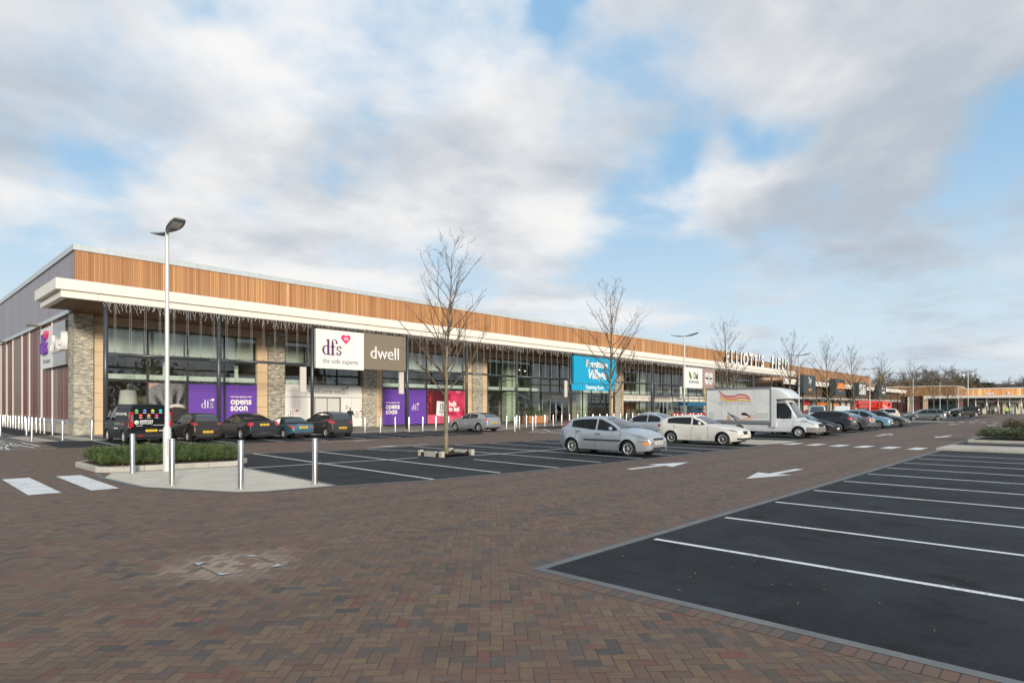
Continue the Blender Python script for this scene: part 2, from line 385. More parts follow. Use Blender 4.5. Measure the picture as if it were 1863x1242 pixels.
def stripe_cladding(name,axis,w,ramp,rough=.3,metal=.6,per=.09):
    m,g,b=newmat(name)
    p=world_pos(g); s=g.sep(p); a=s[axis]
    i=g.m('FLOOR',g.m('DIVIDE',a,w)); r=g.white(g.comb(i,2.0,3.0))
    c=g.ramp(r,ramp,'CONSTANT')
    f=g.n('ShaderNodeMath',operation='FRACT'); g.put(f.inputs[0],g.m('DIVIDE',a,per)); fr=f.outputs[0]
    e=g.m('MINIMUM',fr,g.m('SUBTRACT',1.0,fr))
    g.put(b.inputs['Base Color'],g.mix(g.sstep(e,.04,.14),g.mix(.5,c,(.02,.02,.02,1)),c))
    b.inputs['Roughness'].default_value=rough; b.inputs['Metallic'].default_value=metal
    bp=g.n('ShaderNodeBump'); bp.inputs['Strength'].default_value=.5; bp.inputs['Distance'].default_value=.012
    g.put(bp.inputs['Height'],g.sstep(e,.05,.25)); g.put(b.inputs['Normal'],bp.outputs[0])
    return m
def glass_mat(name,tint=(.90,.95,.92),refl=.08):
    m,g,b=newmat(name); nt=m.node_tree
    nt.nodes.remove(b); out=[n for n in nt.nodes if n.type=='OUTPUT_MATERIAL'][0]
    tr=g.n('ShaderNodeBsdfTransparent'); tr.inputs[0].default_value=(*tint,1)
    gl=g.n('ShaderNodeBsdfGlossy'); gl.inputs['Roughness'].default_value=.015; gl.inputs[0].default_value=(.95,.97,1,1)
    p=world_pos(g); bp=g.n('ShaderNodeBump'); bp.inputs['Strength'].default_value=.08; bp.inputs['Distance'].default_value=.05
    g.put(bp.inputs['Height'],g.noise(p,.6,2,.5)); g.put(gl.inputs['Normal'],bp.outputs[0])
    fr=g.n('ShaderNodeFresnel'); fr.inputs[0].default_value=1.5
    fac=g.m('ADD',g.m('MULTIPLY',fr.outputs[0],1.0-refl),refl,clamp=True)
    mx=g.n('ShaderNodeMixShader'); g.put(mx.inputs[0],fac); nt.links.new(tr.outputs[0],mx.inputs[1]); nt.links.new(gl.outputs[0],mx.inputs[2])
    nt.links.new(mx.outputs[0],out.inputs[0]); return m
def carpaint(name,col,metal=.55,rough=.28,coat=None):
    dark=max(col)<.1
    m,g,b=newmat(name)
    p=g.n('ShaderNodeTexCoord').outputs['Object']; z=g.sep(p)[2]
    d=g.m('MULTIPLY',g.sstep(z,.75,.25),g.sstep(g.noise(p,3,5,.65),.35,.75))
    c=g.mix(g.m('MULTIPLY',d,.45),(*col,1),(.16,.14,.115,1))
    g.put(b.inputs['Base Color'],c); b.inputs['Metallic'].default_value=metal
    g.put(b.inputs['Roughness'],g.m('MULTIPLY_ADD',d,.4,rough)); b.inputs['Coat Weight'].default_value=.25 if dark else .8; b.inputs['Coat Roughness'].default_value=.04; b.inputs['Coat IOR'].default_value=1.35 if dark else 1.5
    if dark: b.inputs['Specular IOR Level'].default_value=.25
    if coat is not None: b.inputs['Coat Weight'].default_value=coat; b.inputs['Specular IOR Level'].default_value=.12
    return m
M=dict(paver=paver_mat(),asph=asphalt_mat(),paint=paint_mat(),stone=stone_mat(),wood=wood_mat(),soldier=row_brick_mat())
M['conc']=concrete_mat('pale_kerb_concrete',(.42,.40,.35),(.52,.50,.44))
M['channel']=concrete_mat('grey_channel_block',(.13,.138,.137),(.19,.198,.195))
M['flag']=concrete_mat('buff_paving',(.50,.44,.35),(.60,.54,.44),(.2,.4))
M['flagd']=concrete_mat('charcoal_paving',(.14,.135,.13),(.19,.18,.175),(.2,.4))
fm_,fg,fb=newmat('cream_fascia')
fp_=world_pos(fg); fx_,fy_,fz_=fg.sep(fp_)
fr_=fg.m('FRACT',fg.m('DIVIDE',fg.m('ADD',fx_,fg.m('MULTIPLY',fy_,1.0)),3.6)); fe=fg.m('MINIMUM',fr_,fg.m('SUBTRACT',1.0,fr_))
fs=fg.noise(fg.comb(fg.m('MULTIPLY',fx_,2.4),fg.m('MULTIPLY',fy_,2.4),fg.m('MULTIPLY',fz_,.5)),1.0,5,.65)
fc=fg.mix(fg.m('MULTIPLY',fg.sstep(fs,.50,.75),.30),(.82,.785,.71,1),(.60,.56,.49,1))
fg.put(fb.inputs['Base Color'],fg.mix(fg.sstep(fe,.0012,.0035),(.40,.37,.33,1),fc)); fb.inputs['Roughness'].default_value=.45
M['fascia']=fm_
M['coping']=mat('grey_coping',(.55,.60,.60),.4,metal=.3,var=.05)
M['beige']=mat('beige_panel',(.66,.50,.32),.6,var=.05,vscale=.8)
M['beigeshade']=mat('shaded_beige_panel',(.50,.38,.26),.65,var=.06)  # darker copy of the beige: shade under the canopy put into the colour
M['frame']=mat('dark_grey_frame',(.045,.05,.055),.4,metal=.2)
M['post']=mat('charcoal_steel',(.085,.095,.105),.35,metal=.4)
M['galv']=mat('galvanised_steel',(.62,.65,.66),.35,metal=.75,var=.06)
M['bollard']=mat('brushed_steel',(.68,.69,.70),.28,metal=.95)
M['white']=mat('white_panel',(.80,.80,.78),.5)
M['dark']=mat('matt_black',(.012,.012,.013),.6)
M['wglass']=glass_mat('shop_glass')
M['blind']=mat('pale_green_blind',(.52,.57,.52),.8,var=.06)
M['inwall']=mat('interior_wall',(.36,.34,.26),.8,var=.15,vscale=.4)
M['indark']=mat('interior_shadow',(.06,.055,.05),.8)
M['mint']=mat('pale_floor_edge',(.62,.70,.64),.6)
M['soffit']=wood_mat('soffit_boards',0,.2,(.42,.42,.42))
# ---------------------------------------------------------------- ground
def interp(pts,x):
    pts=sorted(pts)
    if x<=pts[0][0]: return pts[0][1]
    for (a,b),(c,d) in zip(pts,pts[1:]):
        if x<=c: return b+(d-b)*(x-a)/(c-a)
    return pts[-1][1]
def sheet(name,poly,z,m,kind='structure',**k):
    mb=MB(); a=sum(poly[i][0]*poly[(i+1)%len(poly)][1]-poly[(i+1)%len(poly)][0]*poly[i][1] for i in range(len(poly)))
    if a<0: poly=list(reversed(poly))
    bm=bmesh.new(); vs=[bm.verts.new((x,y,z)) for x,y in poly]; f=bm.faces.new(vs); f.normal_update(); bmesh.ops.triangulate(bm,faces=[f],ngon_method='EAR_CLIP')
    me=bpy.data.meshes.new(name); bm.to_mesh(me); bm.free(); me.materials.append(m)
    o=link(name,me); put(o,kind=kind,**k); return o
def strip(mb,p,q,wid,z,mi=0):
    p=Vector(p).to_2d() if len(p)>2 else Vector(p); q=Vector(q); d_=(q-p).normalized(); n=Vector((-d_.y,d_.x))*(wid/2)
    mb.face([(*(p-n),z),(*(q-n),z),(*(q+n),z),(*(p+n),z)],mi)
gm_,gg,gb=newmat('winter_grass_land')
gp=world_pos(gg); gg.put(gb.inputs['Base Color'],gg.mix(gg.sstep(gg.noise(gp,.02,6,.6),.35,.65),(.055,.060,.030,1),(.095,.085,.050,1))); gb.inputs['Roughness'].default_value=.95
sheet('ground',[(-1500,-1500),(2500,-1500),(2500,2500),(-1500,2500)],-.05,gm_)
sheet('brick_paving',[(-70,-45),(420,-45),(420,47.9),(9.5,47.9),(9.5,150),(-70,150)],0,M['paver'])

# --- bay nearest the camera on the right
KY=4.42; KX=5.32
sheet('parking_bay_surface',[(KX,KY),(31.3,4.10),(31.3,-22),(KX,-22)],.004,M['asph'])
mb=MB(); mb.face([(KX-.12,KY+.12,.006),(KX-.12,-22,.006),(KX,-22,.006),(KX,KY,.006)]); mb.face([(KX-.12,KY+.12,.006),(KX,KY,.006),(31.3,4.10,.006),(31.3,4.28,.006)])
mb.build('channel_kerb',M['channel'],kind='structure')
# row of pavers laid end-on beside the channel
def soldier(pts,wid,z):
    mb=MB(); acc=0; vals=[]
    for (p,q,n) in pts:
        p=Vector(p);q=Vector(q);n=Vector(n); L=(q-p).length; k=max(1,int(L/1.0))
        for i in range(k):
            a=p+(q-p)*(i/k); b=p+(q-p)*((i+1)/k)
            mb.face([(*a,z),(*b,z),(*(b+n*wid),z),(*(a+n*wid),z)]); s0=acc+L*i/k; s1=acc+L*(i+1)/k; vals+=[s0,s1,s1,s0]
        acc+=L
    o=mb.build('paver_border',M['soldier'],kind='structure')
    at=o.data.attributes.new('along','FLOAT','POINT'); at.data.foreach_set('value',vals); 
    o.data.flip_normals() if o.data.polygons[0].normal.z<0 else None
    return o
soldier([((KX-.12,-22),(KX-.12,KY+.12),(-1,0))],.2,.003)
soldier([((KX-.32,KY+.125),(31.3,4.29),(0,1))],.2,.003)
mb=MB()
us=[7.55+2.27*i for i in range(10)]
for u in us: strip(mb,(u,4.30-.02*(u-7)/2),(u+.05,-8),.10,.008)
mb.build('bay_lines',M['paint'],kind='structure')
# raised pale island at the far end of that bay and the bays behind it
def kerb_island(name,poly,h,mtop,mk,wid=.14,label=None):
    c=Vector((sum(p[0] for p in poly)/len(poly),sum(p[1] for p in poly)/len(poly)))
    inn=[]
    n=len(poly)
    a=sum(poly[i][0]*poly[(i+1)%n][1]-poly[(i+1)%n][0]*poly[i][1] for i in range(n)); s=1 if a>0 else -1
    for i in range(n):
        p0,p1,p2=Vector(poly[i-1]),Vector(poly[i]),Vector(poly[(i+1)%n])
        e1=(p1-p0).normalized(); e2=(p2-p1).normalized(); n1=Vector((-e1.y,e1.x))*s; n2=Vector((-e2.y,e2.x))*s
        b=(n1+n2); b=b.normalized() if b.length>.01 else n1
        inn.append(p1+b*(wid/max(.35,b.dot(n1))))
    mb=MB()
    for i in range(n):
        p,q=poly[i],poly[(i+1)%n]; pi,qi=inn[i],inn[(i+1)%n]
        L=(Vector(q)-Vector(p)).length; k=max(1,round(L/.92)); g=.006/max(L,.01)
        for j in range(k):
            t0=j/k+(g if j else 0); t1=(j+1)/k-(g if j<k-1 else 0)
            A=Vector(p).lerp(Vector(q),t0);B=Vector(p).lerp(Vector(q),t1);C=pi.lerp(qi,t1);D_=pi.lerp(qi,t0)
            A2=A.lerp(D_,.18);B2=B.lerp(C,.18)
            pts=[(*A,0),(*B,0),(*B,h-.02),(*A,h-.02)]; mb.face(pts)
            mb.face([(*A,h-.02),(*B,h-.02),(*B2,h),(*A2,h)]); mb.face([(*A2,h),(*B2,h),(*C,h),(*D_,h)]); mb.face([(*D_,h),(*C,h),(*C,0),(*D_,0)])
            mb.face([(*A,0),(*A,h-.02),(*A2,h),(*D_,h),(*D_,0)]); mb.face([(*B,0),(*C,0),(*C,h),(*B2,h),(*B,h-.02)])
    o=mb.build('kerb',mk,kind='structure')
    sheet(name,[(p.x,p.y) for p in inn],h-.015,mtop)
    return inn
kerb_island('footway',[(31.4,4.35),(34.2,4.2),(34.2,-22),(31.4,-22)],.12,M['flag'],M['conc'],.3)
sheet('parking_bay_surface',[(34.4,4.3),(39.3,4.2),(39.3,-22),(34.4,-22)],.004,M['asph'])
mb=MB()
for u in (36.0,38.2): strip(mb,(u,4.0),(u,-8),.10,.008)
mb.build('bay_lines',M['paint'],kind='structure')
soil=mat('bark_mulch',(.045,.028,.020),.95,var=.5,vscale=14,bump=1,bscale=40)
bedR1=kerb_island('planting_bed_soil',[(39.5,4.1),(44.3,3.9),(44.3,-22),(39.5,-22)],.14,soil,M['conc'])
sheet('parking_bay_surface',[(44.5,4.0),(55,4.0),(55,-22),(44.5,-22)],.004,M['asph'])
bedR2=kerb_island('planting_bed_soil',[(55.2,4.1),(61,4.0),(61,-22),(55.2,-22)],.14,soil,M['conc'])
sheet('parking_bay_surface',[(61.2,4.0),(130,4.0),(130,-22),(61.2,-22)],.004,M['asph'])
mb=MB(); mb.face([(31.3,4.36,.006),(31.3,4.56,.006),(135,4.2,.006),(135,4.0,.006)][::-1]); mb.build('channel_kerb',M['channel'],kind='structure')
mb=MB()
for i in range(26): strip(mb,(63.5+2.4*i,3.8),(63.5+2.4*i,-8),.10,.008)
mb.build('bay_lines',M['paint'],kind='structure')

# --- middle car park
frontE=[G(*p) for p in [(612,884),(760,874.5),(960,857),(1100,842.5),(1273,823.5),(1358,814)]]
rearE=[G(*p) for p in [(446,826),(580,821.3),(668,817),(752,812),(827,809),(892,806),(952,802.5),(1002,800)]]
vF=lambda u: interp([(a,b) for a,b in frontE]+[(30.3,11.1),(90,11.4)],u)
vR=lambda u: interp([(a,b) for a,b in rearE]+[(30,21.4),(90,21.2)],u)
sheet('parking_bay_surface',frontE+[(29.6,11.15),(30.2,13.6),(34.2,13.6),(34.6,11.5),(88,11.4),(88,21.2),(30,21.4)]+rearE[::-1]+[(8.75,21.1),(7.87,18.95)],.004,M['asph'])
mb=MB()
fe=[(7.45,12.72)]+[(a,b) for a,b in frontE[1:]]+[(29.6,11.15)]
for p,q in zip(fe,fe[1:]): mb.face([(*p,.006),(*q,.006),(q[0],q[1]-.12,.006),(p[0],p[1]-.12,.006)][::-1])
mb.face([(34.6,11.4,.006),(88,11.3,.006),(88,11.18,.006),(34.6,11.28,.006)][::-1])
re_=[(a,b) for a,b in rearE]+[(30,21.4),(88,21.2)]
for p,q in zip(re_,re_[1:]): mb.face([(*p,.006),(*q,.006),(q[0],q[1]+.12,.006),(p[0],p[1]+.12,.006)])
mb.build('channel_kerb',M['channel'],kind='structure')
soldier([((a[0],a[1]-.13),(b[0],b[1]-.13),(0,-1)) for a,b in zip(fe,fe[1:])],.2,.003)
fr=[G(*p) for p in [(789,872),(910,860),(1016,851),(1094,841),(1168,834),(1222,828),(1275,823),(1318,818.5),(1358,814)]]
rr=[G(*p) for p in [(461,825),(580,821.5),(668,817),(752,812),(827,809),(892,806),(952,802.5),(1002,800)]]+[(28.5,21.5)]
cl=[G(*p) for p in [(449,851.5),(591,843),(710,836),(760,832.3)]]
cr_=[G(*p) for p in [(860,828.5),(902,826),(973,820.5),(1020,816.5)]]+[(30,16.3)]
mb=MB()
for i,(p,q) in enumerate(zip(fr,rr)):
    if i==2:
        strip(mb,p,G(862,835.6),.10,.008); strip(mb,G(795,821.5),q,.10,.008)   # broken by the tree pit
    else: strip(mb,p,q,.10,.008)
for L_ in (cl,cr_):
    for p,q in zip(L_,L_[1:]): strip(mb,p,q,.10,.009)
for i in range(23):
    u=36.4+2.27*i; strip(mb,(u,11.6),(u+.2,21.1),.10,.008)
strip(mb,(34.6,16.4),(88,16.3),.10,.009)
mb.build('bay_lines',M['paint'],kind='structure')
# beige islands at the far end of each block of bays
def px(*l): return [G(*p) for p in l]
sheet('footway',[(29.7,11.3),(30.3,13.55),(34.1,13.55),(34.5,11.4),(34.3,10.9),(31.5,10.75)],.012,M['flag'])
# island at the near corner: planting bed, pale paving
bed=[(4.5,20.3),(4.75,19.95),(8.05,19.25),(8.75,20.2),(8.75,22.7),(7.9,23.6),(5.4,23.6),(4.5,22.7)]
bedA=kerb_island('planting_bed_soil',bed,.15,soil,M['conc'],.14)
pale=[(4.75,19.70),(7.87,18.95),(7.83,18.05),(7.52,12.72),(6.0,13.0),(5.55,13.3),(4.45,15.7),(4.3,18.5)]
sheet('pale_footway',pale,.010,concrete_mat('pale_paving',(.56,.50,.40),(.66,.60,.50)))
mb=MB()
pe=[(7.50,12.60),(5.95,12.88),(5.45,13.22),(4.33,15.66),(4.18,18.5),(4.4,19.9)]; pi_=[(7.52,12.72),(6.0,13.0),(5.55,13.3),(4.45,15.7),(4.3,18.5),(4.5,19.9)]
for a,b,c,d_ in zip(pe,pe[1:],pi_[1:],pi_): mb.face([(*a,.008),(*b,.008),(*c,.008),(*d_,.008)][::-1])
mb.face([(7.85,18.95,.013),(7.52,12.72,.013),(7.64,12.72,.013),(7.97,18.95,.013)])
mb.build('channel_kerb',M['channel'],kind='structure')

# --- front bays before the shops
bF=px((107.5,814.7),(219,811),(428,806.3),(517,803),(596,801),(667,797.9),(730.8,796),(789.5,793.4),(842,791),(880,789.5),(937,785.8))
bB=px((72,803.5),(167,801.3),(430,796.0),(665.8,787.4),(769,784.6),(816.6,782.8),(872,781))
vf=lambda u: interp(bF,u)
vb=lambda u: interp(bB,u)
sheet('parking_bay_surface',bF[:-1]+bB[::-1],.004,M['asph'])
mb=MB()
FB=[(219,811.5,166,801.8)]
for x in (219,290,362,428,517,596,667,730.8,789.5,842):
    u0,v0=G(x,interp([(107.5,814.7),(219,811),(428,806.3),(517,803),(596,801),(667,797.9),(730.8,796),(789.5,793.4),(842,791)],x)-.2)
    strip(mb,(u0,v0+.05),(u0+.25,vb(u0+.25)-.1),.10,.008)
mb.build('bay_lines',M['paint'],kind='structure')
# striped pavement along the shops
vbe=[(u,vb(u)) for u in (6.0,9,12,16,20,24,28,33)]
pav=[(4.2,41.6)]+[(a,b+.02) for a,b in vbe]+[(34.5,33.4),(37,34.2),(40,37.0),(60,37.0),(240,37.0),(240,47.99),(4.2,47.99)]
sheet('shop_footway',pav,.008,M['flag'])
mb=MB()
for i in range(118):
    u=5.2+2.0*i
    lo=interp(vbe+[(34.5,33.6),(37,34.4),(40,37.2),(300,37.2)],u+.4)+.06
    if u<4.3: continue
    mb.face([(u,lo,.012),(u+.85,lo,.012),(u+.85,47.98,.012),(u,47.98,.012)])
mb.build('dark_paving_bands',M['flagd'],kind='structure')
sheet('side_path',[(-8,41.7),(4.15,41.7),(4.15,49.5),(9.4,49.5),(9.4,130),(-8,130)],.007,M['asph'])
mb=MB()
for i in range(5): mb.face([(-7.5+2.45*i,41.75,.012),(-6.0+2.45*i,41.75,.012),(-6.0+2.45*i,49.4,.012),(-7.5+2.45*i,49.4,.012)])
mb.build('buff_paving_bands',M['flag'],kind='structure')
# zebra paint near the corner and hatching
def poly_mark(pts,z=.010,name='road_marking'):
    return sheet(name,pts,z,M['paint'])
poly_mark([(2.42,20.0),(2.97,19.95),(2.92,15.95),(2.36,16.0)]); poly_mark([(3.50,19.8),(4.03,19.7),(3.97,15.85),(3.44,15.9)])
for k in range(1,4): poly_mark([(2.42-1.08*k,20.0),(2.97-1.08*k,20.0),(2.92-1.08*k,16),(2.36-1.08*k,16)])
mb=MB()
def pm(a,b,wd=.12,z=.012): strip(mb,G(*a),G(*b),wd,z)
hx=.1288
for a,b in [((0,515),(390,497)),((0,545),(550,523)),((0,585),(665,557)),((0,612),(780,587)),((0,520),(260,560)),((120,510),(480,580)),((0,560),(130,605)),((300,502),(560,560)),((0,600),(180,520))]:
    pm((a[0]*hx,740+a[1]*hx),(b[0]*hx,740+b[1]*hx))
mb.build('hatched_marking',M['paint'],kind='structure')
mb=MB()
for i in range(12):
    v=50.5+1.6*i; strip(mb,(1.5,v),(6.8,v+.0),.35,.012)
mb.build('hatched_marking',M['paint'],kind='structure')
# arrows (shaft and head) on the two roads
def arrow(tail,tip,wd=.16,hw=.62,hl=1.55,z=.010):
    t=Vector(tail); p=Vector(tip); d_=(p-t).normalized(); n=Vector((-d_.y,d_.x)); b=p-d_*hl
    mb=MB(); a=[t+n*wd/2,b+n*wd/2,b-n*wd/2,t-n*wd/2]; h=[b-d_*.15+n*hw/2,p,b-d_*.15-n*hw/2,b]
    mb.face([(*q,z) for q in a[::-1]]); mb.face([(*h[0],z),(*h[3],z),(*p,z)]); mb.face([(*h[3],z),(*h[2],z),(*p,z)])
    mb.build('road_arrow',M['paint'],kind='structure')
arrow(G(1144,853.8),G(1253,840.8),.22,.95,1.6); arrow(G(1455,853.4),G(1357,871),.22,.95,1.6)
arrow(G(1595,793.2),G(1622,789.2),.22,.95,1.6); arrow(G(1730,792),G(1703,796),.22,.95,1.6)
arrow(G(1726,772.6),G(1741,771.2),.22,.95,1.6); arrow(G(1812,773),G(1797,774),.22,.95,1.6)
arrow((100,9.6),(104.5,9.6)); arrow((104,6.0),(99.5,6.0))
arrow(G(584,804.5),G(690,800),.14,.5,1.5); arrow(G(778,808),G(664,814),.14,.5,1.5)
# dashed crossing bars
for v in (10.3,9.25,8.2,7.15,6.1,5.08):
    poly_mark([(30.85,v+.28),(32.6,v+.22),(32.6,v-.28),(30.85,v-.22)],.010,'crossing_bar')
for v in (11.0,10,9.0,7.9,6.8,5.8):
    poly_mark([(89.6,v+.28),(91.4,v+.28),(91.4,v-.28),(89.6,v-.28)],.010,'crossing_bar')
# hatch paint outside the furniture shop doors
mb=MB()
q=.161
for a,b in [((880,100),(1290,95)),((900,98),(1060,75)),((1000,108),(1180,85)),((1130,112),(1270,95)),((920,60),(990,72)),((1050,68),(1130,95)),((1200,70),(1290,85)),((870,103),(1290,112))]:
    strip(mb,G(820+a[0]*q,770+a[1]*q),G(820+b[0]*q,770+b[1]*q),.14,.014)
mb.build('hatched_marking',M['paint'],kind='structure')
sheet('parking_bay_surface',[(41,31.8),(88,31.8),(88,37.0),(41,37.0)],.006,M['asph'])
# third block of bays beyond the far crossing, and far road
sheet('parking_bay_surface',[(95,11.4),(150,11.4),(150,21),(95,21)],.004,M['asph'])
sheet('footway',[(89.5,12.0),(94.8,11.6),(94.8,21.2),(88.2,21.2)],.012,M['flag'])
mb=MB()
for i in range(23): strip(mb,(97+2.35*i,11.6),(97+2.35*i,20.9),.10,.008)
mb.build('bay_lines',M['paint'],kind='structure')
# inspection cover in the near paving
c4=px((353,1025.5),(461.5,1009.5),(514,1029.5),(401,1047))
mb=MB(); mk=mat('cover_frame_steel',(.16,.14,.12),.5,metal=.5); wp=mat('cover_corner_alloy',(.42,.46,.48),.5)
for i in range(4): strip(mb,c4[i],c4[(i+1)%4],.016,.008)
cv=empty('inspection_cover',(c4[0][0],c4[0][1],0),0,'square recessed inspection cover with pale metal corners, paved over with sandy bricks','cover')
def rel(mb,c): mb.v=[(a-c[0],b-c[1],z) for a,b,z in mb.v]; return mb
rel(mb,c4[0]).build('frame',mk,cv)
for i in range(4):
    p=Vector(c4[i]);a=(Vector(c4[i-1])-p).normalized();b=(Vector(c4[(i+1)%4])-p).normalized()
    m2=MB(); m2.face([(*p,.010),(*(p+a*.13),.010),(*(p+b*.13),.010)]); rel(m2,c4[0]).build('corner_plate',wp,cv)
# ---------------------------------------------------------------- text
def text_mesh(s,h=1.0,extrude=.02,sx=1.0,bold=0.0,align='CENTER',shear=0.0,space=1.0):
    "lettering in the XZ plane facing -Y, origin at the baseline"
    cu=bpy.data.curves.new('lettering','FONT'); cu.body=s; cu.size=h; cu.extrude=extrude/ h if False else extrude
    cu.offset=bold; cu.align_x=align; cu.shear=shear; cu.space_character=space; cu.resolution_u=3
    o=bpy.data.objects.new('lettering',cu); sc.collection.objects.link(o)
    dg=bpy.context.evaluated_depsgraph_get(); me=bpy.data.meshes.new_from_object(o.evaluated_get(dg))
    bpy.data.objects.remove(o); bpy.data.curves.remove(cu)
    me.transform(Matrix.Rotation(R(90),4,'X')@Matrix.Diagonal((sx,1,1,1))); me.name='lettering'
    return me
def text(parent,s,loc,h,m,extrude=.02,sx=1.0,bold=0.0,align='CENTER',rot=None,name='lettering',**k):
    me=text_mesh(s,h,extrude,sx,bold,align,**k); me.materials.append(m)
    return link(name,me,parent,loc,rot)
def heart_poly(w_,n=22):
    pts=[]
    for i in range(n):
        t=2*math.pi*i/n; x=16*math.sin(t)**3; y=13*math.cos(t)-5*math.cos(2*t)-2*math.cos(3*t)-math.cos(4*t); pts.append((x*w_/32,y*w_/32))
    return pts
def flat(parent,name,poly,loc,m,th=.02,rot=None):
    "polygon in XZ, thickness towards -Y"
    mb=MB(); n=len(poly); a=sum(poly[i][0]*poly[(i+1)%n][1]-poly[(i+1)%n][0]*poly[i][1] for i in range(n))
    if a<0: poly=poly[::-1]
    mb.face([(x,-th,z) for x,z in poly]); mb.face([(x,0,z) for x,z in poly[::-1]])
    for i in range(n):
        p,q=poly[i],poly[(i+1)%n]; mb.face([(p[0],0,p[1]),(q[0],0,q[1]),(q[0],-th,q[1]),(p[0],-th,p[1])])
    return mb.build(name,m,parent,loc,rot)
purple=mat('purple_vinyl',(.145,.055,.40),.55,var=.04); purd=mat('purple_letter',(.10,.02,.20),.4); pink=mat('pink_heart',(.72,.04,.17),.4)
lgrey=mat('sign_grey_letter',(.28,.28,.30),.5); wh=mat('white_letter',(.85,.85,.84),.45)
def serif_dfs(parent,loc,h,m,ex=.03,heart=pink,rot=None,hs=.42):
    "the three serif letters d f s with a heart over the s"
    e=empty_child=bpy.data.objects.new('logo',None)
    sc.collection.objects.link(e); e.parent=parent; e.location=loc
    if rot: e.rotation_euler=rot
    def arc(cx,cz,rx,rz,a0,a1,t0,t1,n=14):
        o_=[];i_=[]
        for k in range(n+1):
            a=R(a0+(a1-a0)*k/n); t=t0+(t1-t0)*math.sin(math.pi*k/n)
            o_.append((cx+rx*math.cos(a),cz+rz*math.sin(a))); i_.append((cx+(rx-t)*math.cos(a),cz+(rz-t*.55)*math.sin(a)))
        return o_,i_
    mb=MB()
    def ribbon(o_,i_):
        for k in range(len(o_)-1):
            q=[o_[k],o_[k+1],i_[k+1],i_[k]]
            mb.face([(x*h,-ex,z*h) for x,z in q]); mb.face([(x*h,0,z*h) for x,z in q[::-1]])
            for (p,r_) in ((o_[k],o_[k+1]),(i_[k+1],i_[k])): mb.face([(p[0]*h,-ex,p[1]*h),(p[0]*h,0,p[1]*h),(r_[0]*h,0,r_[1]*h),(r_[0]*h,-ex,r_[1]*h)])
    def bx(x0,z0,x1,z1): mb.box((x0*h,-ex,z0*h),(x1*h,0,z1*h))
    # d
    ribbon(*arc(.25,.29,.25,.30,60,300,.03,.10)); bx(.36,.0,.47,.98); bx(.28,.94,.40,.98); bx(.40,-.005,.56,.035)
    # f
    bx(.68,.0,.79,.80); bx(.60,-.005,.88,.035); bx(.58,.52,.90,.56); ribbon(*arc(.86,.80,.18,.22,0,180,.06,.03)); bx(.98,.76,1.08,.86)
    # s
    ribbon(*arc(1.20,.435,.155,.155,20,260,.03,.06)); ribbon(*arc(1.20,.150,.165,.155,90,-160,.05,.07))
    bx(1.30,.44,1.35,.58); bx(1.03,.02,1.07,.17)
    mb.build('lettering',m,e)
    if heart: flat(e,'heart',heart_poly(hs*h),(1.30*h,0,.98*h),heart,ex)
    return e
# ---------------------------------------------------------------- the long retail building
VF=48.0; VC=41.0; ZS=7.96; ZC=8.98
UL=9.5                                # left corner
U1=U(1447,VC)                         # where the tall canopy ends
bld=empty('retail_building',(UL,VF,0),0,'long retail building clad in cedar boards above a cream canopy and glass shop fronts','building')
O=(UL,VF,0)
def bp(mb,name,m,parent=bld,org=O,**k):
    mb.v=[(a-org[0],b-org[1],c-org[2]) for a,b,c in mb.v]; return mb.build(name,m,parent,**k)
UE=U(1585,VF)
ZR1=12.15; ZR2=11.45
# upper cedar wall, with coping
mb=MB(); mb.box((UL,VF,ZS+.35),(U1-4,VF+.3,ZR1)); bp(mb,'cedar_wall',M['wood'])
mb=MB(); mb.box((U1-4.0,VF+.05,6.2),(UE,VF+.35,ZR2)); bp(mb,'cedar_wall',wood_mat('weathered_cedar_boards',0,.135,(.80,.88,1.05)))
mb=MB(); mb.box((UL-.10,VF-.10,ZR1),(U1-4,VF+.5,ZR1+.38)); bp(mb,'coping',M['coping'])
mb=MB(); mb.box((U1-4.0,VF-.05,ZR2),(UE,VF+.5,ZR2+.14)); bp(mb,'coping',M['coping'])
mb=MB(); mb.box((UL+.2,VF+.45,10.8),(UE,132,11.1)); bp(mb,'roof',mat('grey_roof_membrane',(.30,.31,.31),.8))
mb=MB(); mb.box((UL+.2,131.6,0),(UE,132.0,10.8)); mb.box((UE-.3,VF+.4,0),(UE,131.6,10.8)); bp(mb,'rear_wall',mat('grey_rear_cladding',(.3,.3,.3),.5))
# side wall: grey ribbed band on top, striped reflective panels below
ribs=stripe_cladding('ribbed_grey_cladding',1,.5,[(0,(.34,.31,.34)),(.5,(.36,.33,.36)),(.8,(.31,.27,.29))],.42,.35,.125)
cols=stripe_cladding('striped_copper_cladding',1,.45,[(0,(.21,.060,.045)),(.20,(.26,.19,.14)),(.38,(.20,.035,.035)),(.56,(.22,.15,.10)),(.70,(.24,.085,.06)),(.86,(.34,.26,.20))],.42,.0,.15)
MATS['striped_copper_cladding'].node_tree.nodes['Principled BSDF'].inputs['Specular IOR Level'].default_value=.22
mb=MB(); mb.box((UL,VF+.3,8.35),(UL+.2,132,ZR1)); bp(mb,'side_cladding',ribs)
mb=MB(); mb.box((UL-.10,VF+.5,ZR1),(UL+.25,132,ZR1+.38)); bp(mb,'coping',M['coping'])
mb=MB(); mb.box((UL+.05,VF+.35,.98),(UL+.25,132,8.10)); bp(mb,'side_cladding',cols)
mb=MB(); mb.box((UL-.14,VF+.6,8.10),(UL+.22,132,8.35)); bp(mb,'rail',M['coping'])
mb=MB(); mb.box((UL-.06,VF+.35,.75),(UL+.22,132,.98)); bp(mb,'sill',mat('lilac_sill',(.42,.42,.48),.4,metal=.4))
